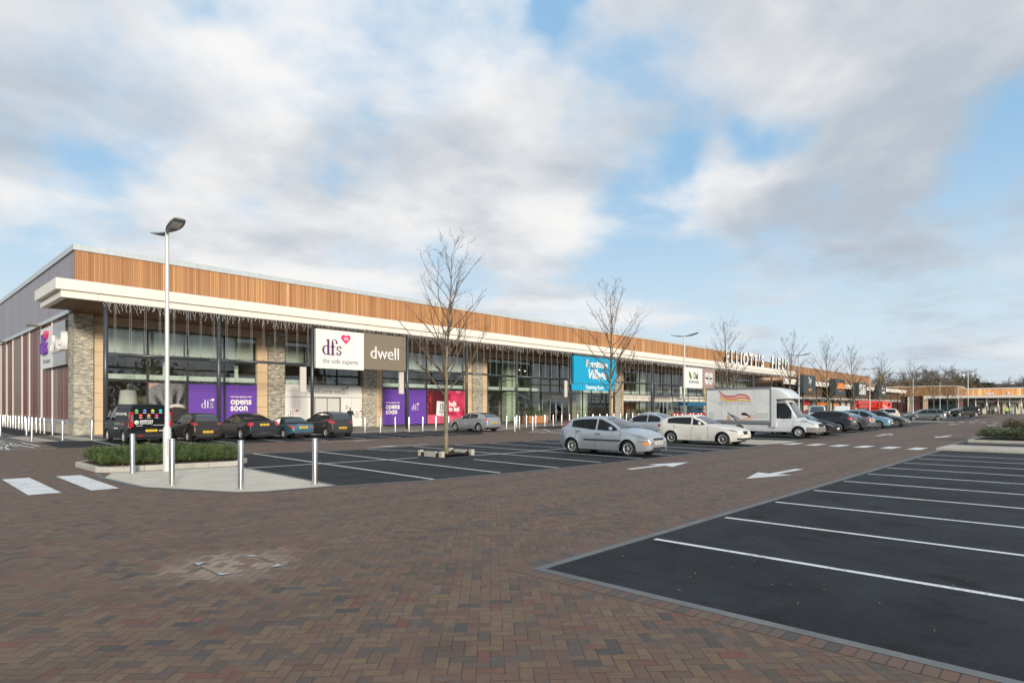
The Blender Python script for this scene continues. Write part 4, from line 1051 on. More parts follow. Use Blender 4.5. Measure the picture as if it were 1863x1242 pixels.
def t4(e,L,H_): text(e,'next',(L*.5,-.01,H_*.30),H_*.30,wh,.03,L/H_*1.1,.03); text(e,'shop',(L*.5,-.01,H_*.62),H_*.22,wh,.03,L/H_*1.1,.02)
tower(1462,1484,682.5,715,'slate blue sign box with white and orange lettering, first along the lower shops',t1)
tower(1520.5,1537,689.5,719,'dark sign box with an orange panel, second along the lower shops',t2)
tower(1562,1577,696,720,'dark sign box with white vertical stripes, third along the lower shops',t3)
tower(1601.5,1612,699,722.5,'dark sign box with white lettering, fourth along the lower shops',t4)
# orange and red window graphics in the low range
for i,(x0,x1,y0,y1,c,lb_) in enumerate([(1461,1474,727,737,'r','red window graphic under the slate blue sign box'),(1484,1506,731,737,'o','wide orange window graphic right of the slate blue sign box'),(1516,1526,724,730,'o','upper orange panel in the window below the second sign box'),(1516,1526,734,740,'o','lower orange panel in the window below the second sign box')]):
    v=VF-2.3; a=U(x0,v); b=U(x1,v); e=empty('window_poster',(a,v,0),0,lb_,'poster'); mb=MB(); mb.box((0,-.02,ztop(x0,y1,v)),(b-a,0,ztop(x0,y0,v))); mb.build('sheet',org if c=='o' else mat('red_sheet',(.6,.05,.04),.5),e)
# ---------------------------------------------------------------- vehicles
tyre=mat('tyre_rubber',(.018,.018,.018),.75); alloy=mat('alloy_wheel',(.50,.51,.52),.3,metal=.35); alloyd=mat('dark_alloy',(.16,.16,.17),.35,metal=.7)
cglass=mat('car_glass',(.012,.016,.020),.05,spec=.33); plastic=mat('black_plastic',(.025,.025,.027),.5)
redl=mat('tail_lamp_red',(.55,.012,.015),.15,coat=1); clearl=mat('lamp_clear',(.20,.215,.225),.10,coat=1,metal=.2); orangel=mat('indicator_orange',(.85,.28,.02),.2,coat=1)
yplate=mat('yellow_plate',(.85,.55,.04),.45); wplate=mat('white_plate',(.75,.75,.70),.45); chrome=mat('chrome',(.8,.8,.8),.12,metal=1); ptxt=mat('plate_text',(.02,.02,.02),.5)
beigeseat=mat('inner_glow_glass',(.16,.16,.13),.06,coat=.5,spec=.8)
sglass=mat('windscreen_glass',(.03,.04,.045),.04,spec=1.0,coat=.6)
def lerp_pts(pts,x):
    if x<=pts[0][0]: return pts[0][1]
    for (a,b),(c,d) in zip(pts,pts[1:]):
        if x<=c:
            t=(x-a)/(c-a) if c>a else 0; return b+(d-b)*t
    return pts[-1][1]
def smooth_pts(pts,x):
    "Catmull-Rom through the points (monotone in x)"
    n=len(pts)
    if x<=pts[0][0]: return pts[0][1]
    if x>=pts[-1][0]: return pts[-1][1]
    for i in range(n-1):
        if x<=pts[i+1][0]:
            x0,y0=pts[i];x1,y1=pts[i+1]; h=x1-x0; t=(x-x0)/h
            s=(y1-y0)/h
            m0=s if i==0 else ((y1-pts[i-1][1])/(x1-pts[i-1][0])); m1=s if i==n-2 else ((pts[i+2][1]-y0)/(pts[i+2][0]-x0))
            if i>0 and (s*(y0-pts[i-1][1]))<=0: m0=0
            if i<n-2 and (s*(pts[i+2][1]-y1))<=0: m1=0
            return (2*t**3-3*t**2+1)*y0+(t**3-2*t**2+t)*h*m0+(-2*t**3+3*t**2)*y1+(t**3-t**2)*h*m1
wheel_cache={}
def wheel_mesh(rr,wd,style):
    k=(rr,wd,style)
    if k in wheel_cache: return wheel_cache[k]
    ri=rr*(.66 if style!='steel' else .58)
    mb=MB(); mb.lathe([(ri,-wd/2+.01),(rr-.03,-wd/2),(rr,-wd/2+.03),(rr,wd/2-.03),(rr-.03,wd/2),(ri,wd/2-.01)],axis='y',n=28)
    mb.lathe([(0.001,wd/2-.09),(ri,wd/2-.07),(ri,-wd/2+.01)],axis='y',n=28)
    ty=mb.mesh('tyre',tyre)
    mb=MB(); mb.lathe([(ri+.004,wd/2-.005),(ri-.022,wd/2+.004),(ri-.030,wd/2-.05)],axis='y',n=28)
    mb.lathe([(ri*.22,wd/2-.06),(ri*.22,wd/2-.01),(ri*.15,wd/2+.002),(0.001,wd/2+.004)],axis='y',n=14)
    ns={'five':5,'ten':10,'multi':12,'steel':0,'seven':7,'eight':8}[style]
    if ns:
        tw=.17 if ns<=7 else .085
        for i in range(ns):
            for q in ((-.14,.14) if style=='five' else (0,)):
                a=2*math.pi*i/ns+q; a2=a+(0 if style!='five' else q*-.3)
                w0=ri*tw*.55*(.6 if style=='five' else 1); w1=ri*tw*.8*(.7 if style=='five' else 1)
                c0=(ri*.18*math.cos(a),ri*.18*math.sin(a)); c1=((ri-.015)*math.cos(a),(ri-.015)*math.sin(a)); n=(-math.sin(a),math.cos(a))
                y0,y1=wd/2-.012,wd/2-.03
                A=(c0[0]+n[0]*w0,y0,c0[1]+n[1]*w0);B=(c0[0]-n[0]*w0,y0,c0[1]-n[1]*w0);C=(c1[0]-n[0]*w1,y1,c1[1]-n[1]*w1);D_=(c1[0]+n[0]*w1,y1,c1[1]+n[1]*w1)
                mb.face([A,B,C,D_]); mb.face([D_,C,B,A])
                for P_,Q_ in ((A,D_),(B,C)): mb.face([P_,Q_,(Q_[0],Q_[1]-.05,Q_[2]),(P_[0],P_[1]-.05,P_[2])])
    else:
        mb.lathe([(ri*.95,wd/2-.04),(ri*.6,wd/2-.05),(ri*.5,wd/2-.01),(ri*.2,wd/2-.0),(0.001,wd/2)],axis='y',n=24)
        for i in range(8):
            a=2*math.pi*i/8; mb.tube((ri*.78*math.cos(a),wd/2-.045,ri*.78*math.sin(a)),(ri*.78*math.cos(a),wd/2-.038,ri*.78*math.sin(a)),.022,n=6)
    rm=mb.mesh('rim',alloy); rd=rm.copy(); rd.materials[0]=alloyd
    wheel_cache[k]=(ty,rm,rd); return wheel_cache[k]
def make_car(S,name,label,cat,paint,loc,heading,group=None,darkrim=False,front_text=None,rear_text=None):
    """S: side profile.  x runs from the tail (0) to the nose (L); heading: angle of the nose from +X.
    loc is the ground point under the middle of the car"""
    L,W,H=S['L'],S['W'],S['H']; fo=S['fo']; wb=S['wb']; rw=S.get('rw',.31); xr=L-fo-wb; xf=L-fo
    deck=S['deck']; roof=S['roof']; z0=S.get('z0',.19); lean=S.get('lean',.36)
    root=empty(name,(loc[0],loc[1],0),heading,label,cat,group)
    sh=S.get('sh',.07)
    rf,rr_=S.get('rf',.75),S.get('rr',.5); af,ar=S.get('af',.26),S.get('ar',.14)
    dk=lambda x: smooth_pts(deck,x)
    rfz=lambda x: max(dk(x),smooth_pts(roof,x))
    def hw(x):
        a=0
        d1=L-x
        if d1<rf: a=af*(1-d1/rf)**2.4
        if x<rr_: a=max(a,ar*(1-x/rr_)**2.4)
        return W/2*(1-a)
    ra=rw+.055
    def zlow(x):
        z=z0+.02
        d1=L-x
        if d1<.25: z=z0+.02+.05*(1-d1/.25)
        if x<.3: z=z0+.04+.12*(1-x/.3)
        for c in (xr,xf):
            if abs(x-c)<ra: z=max(z,rw+math.sqrt(ra*ra-(x-c)**2))
        return z
    def bside(x,z):
        zt=dk(x)-sh; h=hw(x); q=(z-.52)/.42
        b=1-.035*max(0,q)**2-.06*max(0,-q)**2
        fl=0
        for c in (xr,xf):
            r_=math.hypot(x-c,z-rw)
            if r_<ra+.16: fl=max(fl,.022*(1-max(0,(r_-ra)/.16)))
        y=h*b+fl*(h/(W/2))**6
        if z>zt:
            t=min(1,(z-zt)/sh); y-=sh*.9*(1-math.sqrt(max(0,1-t*t)))
        return y
    xs=set()
    n=int(L/.085)
    for i in range(n+1): xs.add(L*i/n)
    for c in (xr,xf):
        for k in range(17): xs.add(c+ra*math.cos(math.pi*k/16))
        xs.add(c-ra-.003); xs.add(c+ra+.003)
    for d_ in (.01,.03,.06,.1,.15): xs.add(d_); xs.add(L-d_)
    for p,_ in deck: xs.add(p)
    xs=sorted(x for x in xs if 0<=x<=L); 
    X=[xs[0]]
    for x in xs[1:]:
        if x-X[-1]>.0025: X.append(x)
    # body
    mb=MB()
    for s in (1,-1):
        rows=[]
        for x in X:
            zl=zlow(x); zt=dk(x)
            row=[]
            for k in range(9):
                z=zl+(zt-sh-zl)*k/8 if zt-sh>zl else zl; row.append((x-L/2,s*bside(x,z),z))
            for k in range(1,5):
                t=k/4; z=zt-sh+sh*math.sin(t*math.pi/2); row.append((x-L/2,s*bside(x,z),z))
            yb=abs(row[-1][1])
            for k in range(1,5):
                q=1-k/4; row.append((x-L/2,s*yb*q,zt+.035*(1-q*q)*(1 if x>L*.5 else .5)))
            rows.append(row)
        mb.grid(rows,0,True,flip=(s>0))
        for row,fl_ in ((rows[0],s<0),(rows[-1],s>0)):
            for a,b in zip(row,row[1:]):
                q=[a,b,(b[0],0,b[2]),(a[0],0,a[2])]
                if abs(a[1])>1e-4 or abs(b[1])>1e-4: mb.face(q if fl_ else q[::-1])
        # inner lip of the wheel arch
        for c in (xr,xf):
            ring=[(c+ra*math.cos(math.pi*k/20),rw+ra*math.sin(math.pi*k/20)) for k in range(21)]
            rws=[[(x-L/2,s*(bside(x,z)-.001),z) for x,z in ring],[(x-L/2,s*(W/2-.34),z) for x,z in ring]]
            mb.grid(rws,1,True,flip=(s>0))
            mb.grid([[(x-L/2,s*(W/2-.34),z) for x,z in ring],[(x-L/2,s*(W/2-.34),rw*.6) for x,z in ring]],1,False)
    body=mb.build('body',[paint,plastic],root,weld=False)
    # floor pan
    mb=MB()
    mb.box((.15-L/2,-(W/2-.36),z0-.02),(L-.2-L/2,W/2-.36,z0+.25)); mb.box((xr+ra-L/2,-(W/2-.09),z0-.02),(xf-ra-L/2,W/2-.09,z0+.10)); mb.build('underbody',M['dark'],root)
    # greenhouse
    x0,x1=roof[0][0],roof[-1][0]
    Wb=lambda x: hw(x)*.955-.045
    gt=lambda x: max(.0,rfz(x)-dk(x)+.03)
    def rad(x): return min(S.get('gr',.10),.55*gt(x))
    def gside(x,z):
        zr=rfz(x); r_=rad(x); zb=dk(x)-.03; y=Wb(x)-lean*max(0,min(z,zr-r_)-zb)
        if z>zr-r_: q=min(1,(z-(zr-r_))/max(r_,1e-4)); y-=r_*(1-math.sqrt(max(0,1-q*q)))
        return y
    GX=[x0+(x1-x0)*i/46 for i in range(47)]
    mb=MB()
    for s in (1,-1):
        rows=[]
        for x in GX:
            zr=rfz(x); r_=rad(x); zb=dk(x)-.03; row=[]
            for k in range(4): z=zb+(zr-r_-zb)*k/3; row.append((x-L/2,s*gside(x,z),z))
            for k in range(1,5): z=zr-r_+r_*math.sin(k/4*math.pi/2); row.append((x-L/2,s*gside(x,z),z))
            yb=gside(x,zr)
            for k in range(1,5): q=1-k/4; row.append((x-L/2,s*yb*q,zr+.03*(1-q*q)))
            rows.append(row)
        mb.grid(rows,0,True,flip=(s>0))
    mb.build('roof',S.get('roofmat') or paint,root)
    # side glass
    top=S.get('gtop',.085)
    for s in (1,-1):
        for (a,b) in S['win']:
            rows=[]; n=max(4,int((b-a)/.06))
            for i in range(n+1):
                x=a+(b-a)*i/n; zb=dk(x)+.012; zt=max(zb+.002,rfz(x)-top); sl=(rfz(x+.02)-rfz(x-.02))/.04
                row=[]
                for k in range(5):
                    z=zb+(zt-zb)*k/4; row.append((x-L/2,s*(gside(x,z)+.006),z))
                rows.append(row)
            mb=MB(); mb.grid(rows,0,True,flip=(s>0)); mb.build('side_window',cglass,root)
    def topglass(nm,a,b):
        rows=[]; n=10
        for i in range(n+1):
            x=a+(b-a)*i/n; zr=rfz(x); yb=gside(x,zr)-.015; sl=(rfz(x+.02)-rfz(x-.02))/.04; nn=math.sqrt(1+sl*sl)
            row=[]
            for k in range(13):
                q=-1+k/6; row.append((x-L/2-sl/nn*.008,yb*q,zr+.03*(1-q*q)+.008/nn))
            rows.append(row)
        mb=MB(); mb.grid(rows,0,True); return mb.build(nm,sglass,root)
    if S.get('ws'): 
        g1=topglass('windscreen',*S['ws'])
        mb=MB(); xw=S['ws'][1]-.02
        for s in (-.1,.45): mb.tube((xw-L/2-.01,s+.20,rfz(xw-.03)+.035),(xw-L/2-.05,s-.22,rfz(xw-.07)+.045),.007,n=4)
        mb.build('wiper',plastic,g1)
    if S.get('rwin'): topglass('rear_window',*S['rwin'])
    # lamps on the corners
    def patch(nm,xa,xb,za,zb,m,par=body,off=.008,slant=0.0,taper=1.0):
        r_=[]
        for s in (1,-1):
            rows=[]
            for i in range(7):
                t=i/6; x=xa+(xb-xa)*t; hh=(zb-za)*(taper+(1-taper)*t); zm=(za+zb)/2+slant*(t-.5); row=[]
                for k in range(4): z=zm-hh/2+hh*k/3; z=min(z,dk(x)-.01); row.append((x-L/2+(off if x>L/2 else -off)*.7,s*(bside(x,z)+off),z))
                rows.append(row)
            mb=MB(); mb.grid(rows,0,True,flip=(s>0)); r_.append(mb.build(nm,m,par))
        return r_
    hl=S.get('hl',(L-.52,L-.02,.60,.72))
    tl=S.get('tl',(.0,.26,.78,.94)); 
    def xt(z,end):
        "where the nose or tail surface stands at height z"
        if end<0:
            x=0.0
            while dk(x)<z+.02 and x<.6: x+=.01
            return x
        x=L
        while dk(x)<z+.02 and x>L-.6: x-=.01
        return x
    def wrap(nm,end,yf,xw,za,zb,m,par=body,off=.010,both=True,rise=0.0,tz=1.0):
        "lamp that covers the corner: across the end face from yf*half width, then along the flank for xw"
        for s in ((1,-1) if both else (1,)):
            rows=[]
            for k in range(5):
                z=za+(zb-za)*k/4; x0_=xt(z,end); row=[]
                yc=hw(x0_)*.985*(bside(x0_,min(z,dk(x0_)-.02))/max(hw(x0_),.01))
                y0_=yf*hw(x0_)
                for j in range(4): row.append((x0_-L/2+end*off,s*(y0_+(yc-y0_)*j/3),z+.004))
                for j in range(1,6):
                    x=x0_-end*xw*j/5; zz=(za+zb)/2+(z-(za+zb)/2)*(1-(1-tz)*j/5)+rise*j/5; row.append((x-L/2+end*off*.3,s*(bside(x,min(zz,dk(x)-.01))+off),zz))
                rows.append(row)
            mb=MB(); mb.grid(rows,0,True,flip=(s*end>0)); mb.build(nm,m,par)
    if S.get('tw_'): wrap('tail_light',-1,*S['tw_'],redl)
    elif not S.get('notail'): wrap('tail_light',-1,.72,.20,tl[2],tl[3],redl,tz=.8)
    wrap('headlight',1,S.get('hy',.58),.34,hl[2]-.01,hl[3]+.01,clearl,rise=.05,tz=.55)
    # bumper shut lines
    for end,z in ((-1,S.get('bz',.66)),(1,S.get('fz',.56))):
        wrap('bumper_gap',end,0.0,.40,z,z+.010,plastic,off=.006)
    # nose and tail furniture
    yn=hw(L); yt=hw(0)
    zf1=dk(L); 
    gz=S.get('grille',(.50,.60,.30)); mb=MB(); mb.box((L/2-.05,-gz[2],gz[0]),(L/2+.012,gz[2],gz[1])); mb.build('grille',plastic,body)
    mb=MB(); mb.box((L/2-.05,-yn*.8,z0+.08),(L/2+.010,yn*.8,z0+.17)); mb.build('lower_grille',plastic,body)
    pz=S.get('fp',.40); mb=MB(); mb.box((L/2-.02,-.26,pz),(L/2+.02,.26,pz+.11)); p=mb.build('number_plate',wplate,body)
    if front_text: me=text_mesh(front_text,.115,.002,.80); me.materials.append(ptxt); link('lettering',me,p,(L/2+.021,0,pz+.016),(0,0,R(90)))
    pz=S.get('rp',.72); xp=S.get('xp',xt(pz,-1)); mb=MB(); mb.box((xp-L/2-.025,-.26,pz),(xp-L/2+.06,.26,pz+.115)); p=mb.build('number_plate',yplate,body)
    if rear_text: me=text_mesh(rear_text,.115,.002,.80); me.materials.append(ptxt); link('lettering',me,p,(xp-L/2-.026,0,pz+.018),(0,0,R(-90)))
    mb=MB(); mb.box((-L/2-.006,-yt*.9,z0+.05),(-L/2+.1,yt*.9,z0+.16)); mb.build('rear_valance',plastic,body)
    # door shuts, handles, mirrors
    def shut(x,za,zb,bow=0.0):
        for s in (1,-1):
            rows=[[(x+bow*math.sin(math.pi*k/8)+d_-L/2,s*(bside(x,za+(zb-za)*k/8)+.0035),za+(zb-za)*k/8) for k in range(9)] for d_ in (-.006,.006)]
            mb=MB(); mb.grid(rows,0,True,flip=(s>0)); yield mb
    for (x,bow) in S.get('shuts',()):
        za=z0+.13
        for c in (xr,xf):
            if abs(x-c)<ra+.04: za=max(za,rw+ra*.75)
        for mb in shut(x,za,dk(x)-.03,bow): mb.build('door_gap',plastic,body)
    for x in S.get('handles',()):
        for s in (1,-1):
            z=dk(x)-.13; y=bside(x,z); mb=MB(); mb.box((x-.09-L/2,s*(y-.01),z-.014),(x+.09-L/2,s*(y+.028),z+.014)); mb.build('door_handle',S.get('hmat') or paint,body)
    mx=S.get('mx',S['ws'][1]-.34 if S.get('ws') else L*.6)
    for s in (1,-1):
        z=dk(mx)+.09; y=gside(mx,z)
        mb=MB(); rows=[]
        for i in range(7):
            a=math.pi*i/6; rows.append([(mx-L/2+.075*math.cos(a),s*(y+.13+.10*math.sin(a)*math.cos(2*math.pi*k/10)),z+.075*math.sin(a)*math.sin(2*math.pi*k/10)) for k in range(11)])
        mb.grid(rows,0,True); mb.tube((mx-L/2,s*(y-.02),z-.05),(mx-L/2,s*(y+.1),z-.02),.025,n=6); mb.build('door_mirror',S.get('mirmat') or paint,body)
    if S.get('strip'):
        a,b,z=S['strip']
        for s in (1,-1):
            rows=[[(a+(b-a)*k/16-L/2,s*(bside(a+(b-a)*k/16,z+d_)+.012),z+d_) for k in range(17)] for d_ in (-.03,.03)]
            mb=MB(); mb.grid(rows,0,True,flip=(s>0)); mb.grid([[(p[0],p[1]*.97,p[2]) for p in rows[1]],rows[1]],0); mb.build('side_moulding',plastic,body)
    # wheels
    ty,rm,rd=wheel_mesh(rw,S.get('tw',.2),S.get('rim','five'))
    for c in (xr,xf):
        for s in (1,-1):
            wl=link('wheel',ty,root,(c-L/2,s*(W/2-S.get('tw',.2)/2-.035),rw),(0,0,0 if s>0 else math.pi)); link('rim',rd if darkrim else rm,wl)
    return root,dict(bside=bside,gside=gside,dk=dk,rfz=rfz,L=L,hw=hw,body=body,paint=paint)
def hatch(L=4.15,W=1.70,H=1.44,fo=.84,wb=2.6,nose=.66,cowl=.96,belt=.93,rise=.05,wsx=1.18,roofx=1.95,rearx=.62,tailz=1.0,**k):
    "two-box profile; wsx: bonnet length, roofx: where the roof starts from the nose, rearx: where it ends from the tail"
    S=dict(L=L,W=W,H=H,fo=fo,wb=wb)
    S['deck']=[(0,.56),(.02,.70),(.06,tailz-.12),(.12,tailz-.02),(rearx*.7,belt+rise),(L*.45,belt+.01),(L-wsx-.05,belt),(L-wsx,cowl),(L-wsx*.62,cowl-.06),(L-wsx*.30,nose+.13),(L-.14,nose+.03),(L-.05,nose-.03),(L,nose-.14)]
    S['roof']=[(.10,tailz-.06),(rearx*.45,tailz+(H-tailz)*.50),(rearx,H-.06),(rearx+.45,H-.01),(L*.47,H),(L-roofx,H-.045),(L-roofx-.0+(roofx-wsx)*.5,(H-.045+cowl)/2+.035),(L-wsx,cowl-.01)]
    S['ws']=(L-roofx+.05,L-wsx-.03); S['rwin']=(rearx*.22,rearx*.95)
    S['win']=[(rearx*.85+.02,L*.44),(L*.44+.09,L-wsx-.20)]
    S['shuts']=[(L*.455,0),(L-wsx-.02,.03),(L*.455-.98,.05)]; S['handles']=[L*.455+.13,L*.455-.82]
    S['mx']=L-wsx-.42
    S.update(k); return S
def saloon(L=4.6,W=1.80,H=1.44,fo=.85,wb=2.75,nose=.66,cowl=.97,belt=.95,boot=1.03,bootx=1.0,rearx=1.75,wsx=1.35,roofx=2.15,**k):
    S=dict(L=L,W=W,H=H,fo=fo,wb=wb)
    S['deck']=[(0,.58),(.02,.74),(.05,boot-.14),(.10,boot-.02),(bootx*.7,boot),(bootx+.2,belt+.04),(L*.45,belt),(L-wsx-.05,belt),(L-wsx,cowl),(L-wsx*.62,cowl-.05),(L-wsx*.30,nose+.13),(L-.14,nose+.04),(L-.05,nose-.03),(L,nose-.14)]
    S['roof']=[(bootx*.72,boot-.01),(bootx,boot+.07),((bootx+rearx)/2,boot+(H-boot)*.62),(rearx,H-.05),(L*.47,H),(L-roofx,H-.05),(L-roofx+(roofx-wsx)*.5,(H-.05+cowl)/2+.035),(L-wsx,cowl-.01)]
    S['ws']=(L-roofx+.05,L-wsx-.03); S['rwin']=(bootx*.85,rearx-.06)
    S['win']=[(bootx+.32,L*.455),(L*.455+.08,L-wsx-.22)]
    S['shuts']=[(L*.465,0),(L-wsx-.02,.03),(L*.465-.95,.05)]; S['handles']=[L*.465+.13,L*.465-.80]
    S['mx']=L-wsx-.44; S['gr']=.12
    S.update(k); return S
silver=carpaint('silver_paint',(.42,.44,.46)); silverb=carpaint('cool_silver_paint',(.46,.50,.54)); whitep=carpaint('white_paint',(.74,.72,.66),metal=0.0,rough=.35)
charc=carpaint('charcoal_paint',(.080,.078,.082)); blackp=carpaint('black_paint',(.010,.012,.016),metal=.0,rough=.42,coat=.06); dgrey=carpaint('dark_grey_paint',(.08,.087,.094)); teal=carpaint('teal_paint',(.07,.19,.24))
brownb=carpaint('brown_black_paint',(.062,.055,.050)); navy=carpaint('dark_navy_paint',(.042,.050,.060)); mgrey=carpaint('mid_grey_paint',(.14,.145,.16)); lblue=carpaint('light_blue_paint',(.16,.34,.46)); slate=carpaint('slate_green_paint',(.09,.115,.12)); burg=carpaint('burgundy_paint',(.14,.015,.03)); vanw=carpaint('van_white',(.66,.69,.70),metal=0,rough=.4)
NO=R(-90)   # nose towards the near road
SO=R(90)    # nose towards the shops
def place(xa,xb,flank,side=1):
    "middle of a wheelbase seen from column xa (rear) to xb (front) with its near flank on the plane x=flank"
    return flank
def car_at(S,flank,xrear,xfront,nose_out):
    "ground position from the photo columns of the two near wheels"
    va,vb_=VV(xrear,flank),VV(xfront,flank); mid=(va+vb_)/2
    u=flank+S['W']/2
    xr=S['L']-S['fo']-S['wb']/2-S['L']/2      # offset of the wheelbase middle from the car middle, towards the nose
    return (u,mid+xr) if nose_out else (u,mid-xr)
S=hatch(L=4.17,W=1.70,H=1.46,nose=.70,cowl=1.0,belt=.94,rise=.10,wsx=1.15,roofx=2.02,rearx=.80,tailz=1.02,rw=.30,rim='five',hmat=plastic,strip=(1.35,3.05,.58),hl=(4.17-.50,4.165,.66,.80),notail=1,grille=(.63,.69,.32),fp=.47,af=.30,rf=.8,ar=.22,rr=.7)
p=car_at(S,19.35,1038,1142,True)
focus,FI=make_car(S,'hatchback_car','silver five door hatchback with black side mouldings, nearest car in the middle car park','car',silverb,p,NO,front_text='W218 AWF')
# lamps high on the rear corners and orange indicators
for s in (1,-1):
    rows=[]
    for i in range(6):
        x=.22+.62*i/5*.55; zc=1.02+.30*i/5; rows.append([(x-FI['L']/2-.02,s*(FI['gside'](x,zc+d_)+.012),zc+d_) for d_ in (-.05,.0,.06)])
    mb=MB(); mb.grid(rows,0,True,flip=(s>0)); mb.build('tail_light',redl,FI['body'])
    x=FI['L']-.10; mb=MB(); mb.grid([[(x+dx_-FI['L']/2+.02,s*(FI['bside'](x+dx_,z)+.012),z) for z in (.46,.50,.54)] for dx_ in (-.16,-.06,.06)],0,True,flip=(s>0)); mb.build('indicator_light',orangel,FI['body'])
    mb=MB(); mb.lathe([(.001,.02),(.05,.02),(.055,0)],axis='y',n=12,c=(0,0,0)); o=mb.build('fog_light',clearl,FI['body'],(FI['L']/2+.004,s*.48,.34),(0,0,R(-90)))
mb=MB(); mb.tube((.05,0,1.47),(-.35,0,1.80),.008,n=4); mb.build('aerial',plastic,focus)
S=hatch(L=4.32,W=1.77,H=1.42,fo=.77,wb=2.69,nose=.70,cowl=.99,belt=.96,rise=.06,wsx=1.50,roofx=2.32,rearx=.72,tailz=1.03,rw=.315,rim='ten',hl=(4.32-.46,4.31,.66,.76),tl=(.0,.30,.84,.98),grille=(.54,.70,.22),fp=.40)
p=car_at(S,27.9,1219,1315,True)
bm_,BI=make_car(S,'hatchback_car','white five door hatchback with ten spoke wheels, parked before the box truck','car',whitep,p,NO,darkrim=False)
mb=MB(); 
for s in (1,-1): mb.box((BI['L']/2-.08,s*.62-.12,.30),(BI['L']/2+.0,s*.62+.12,.38))
mb.build('air_intake',plastic,BI['body'])
# rounded coupe behind it
S=dict(L=4.08,W=1.72,H=1.50,fo=.80,wb=2.51,rw=.32,deck=[(0,.50),(.03,.66),(.12,.80),(.45,.98),(1.0,.98),(2.0,.96),(2.8,.96),(3.0,.98),(3.4,.93),(3.8,.80),(3.98,.68),(4.05,.60),(4.08,.50)],
  roof=[(.30,.92),(.7,1.16),(1.2,1.40),(1.8,1.50),(2.2,1.49),(2.7,1.33),(3.0,1.12),(3.12,.96)],ws=(2.42,3.05),rwin=(.55,1.35),win=[(.95,1.75),(1.82,2.86)],shuts=[(1.78,.0),(2.95,.03)],handles=[1.95],rim='seven',af=.34,rf=1.0,ar=.32,rr=1.0,hl=(3.72,4.0,.62,.80),tl=(.06,.25,.66,.82),gr=.2)
S['mx']=2.75
p=(34.0-2.35*1.45,18.7)
make_car(S,'coupe_car','silver round backed coupe, half hidden behind the white hatchback','car',silverb,(32.1,18.6),SO)
# row before the shops
S=hatch(L=3.62,W=1.66,H=1.50,fo=.62,wb=2.30,nose=.78,cowl=1.03,belt=.95,rise=.10,wsx=.85,roofx=1.55,rearx=.55,tailz=1.06,rw=.29,rim='seven',rp=.47,tl=(.0,.26,.90,1.10),ar=.22,rr=.6,win=[(.75,1.62),(1.70,2.62)],handles=[1.75],shuts=[(1.64,0),(2.74,.03)],gr=.16,lean=.42)
make_car(S,'small_hatchback_car','small dark brown hatchback beside the black van, tail towards the road','car',brownb,(12.55,35.6),SO,rear_text='YL61 DMO')
S=saloon(L=4.92,W=1.86,H=1.46,fo=.95,wb=2.84,boot=1.03,bootx=.95,rearx=2.0,rw=.33,rim='five',rp=.80,tl=(.0,.20,.80,.98),ar=.14)
make_car(S,'saloon_car','dark grey four door saloon with wide red tail lamps, beside the teal convertible','car',navy,(15.45,35.85),SO,rear_text='YJ05 WRL')
S=dict(L=3.97,W=1.68,H=1.23,fo=.80,wb=2.27,rw=.29,deck=[(0,.50),(.03,.62),(.08,.74),(.15,.80),(.6,.84),(1.0,.84),(1.6,.82),(2.5,.82),(2.65,.86),(3.2,.80),(3.7,.68),(3.88,.60),(3.97,.46)],
  roof=[(.82,.80),(1.05,1.02),(1.35,1.19),(1.8,1.23),(2.15,1.18),(2.45,1.02),(2.68,.84)],ws=(2.16,2.64),rwin=(.93,1.22),win=[(1.55,2.40)],shuts=[(1.55,0),(2.6,.02)],handles=[1.7],rim='five',ar=.26,rr=.7,tl=(.02,.22,.62,.76),rp=.60,gr=.10,lean=.34)
S['mx']=2.35; S['roofmat']=mat('black_fabric_hood',(.02,.02,.022),.85)
make_car(S,'convertible_car','teal two seat convertible with a black fabric hood, parked between two grey cars','car',teal,(17.65,35.1),SO,rear_text='PG02 YRK')
S=hatch(L=3.80,W=1.70,H=1.53,fo=.72,wb=2.46,nose=.80,cowl=1.06,belt=.98,rise=.14,wsx=.85,roofx=1.70,rearx=.42,tailz=1.08,rw=.30,rim='seven',rp=.52,tl=(.0,.22,.86,1.14),ar=.18,rr=.5,gr=.13)
make_car(S,'small_hatchback_car','dark grey five door small hatchback, in front of the white entrance surround','car',charc,(20.05,34.7),SO,rear_text='FD09 FDX')
S=hatch(L=4.29,W=1.75,H=1.42,fo=.85,wb=2.61,nose=.68,cowl=.97,belt=.94,rise=.10,wsx=1.22,roofx=2.15,rearx=1.05,tailz=1.03,rw=.32,rim='five',rp=.60,tl=(.0,.34,.84,.98),win=[(1.0,1.85),(1.92,3.0)],handles=[2.05],shuts=[(1.9,0),(3.05,.03)],ar=.20,rr=.6)
make_car(S,'coupe_car','silver three door coupe with a sloping tail, before the crimson sofa poster','car',silver,(32.2,33.9),SO,rear_text='YN56 KJO')
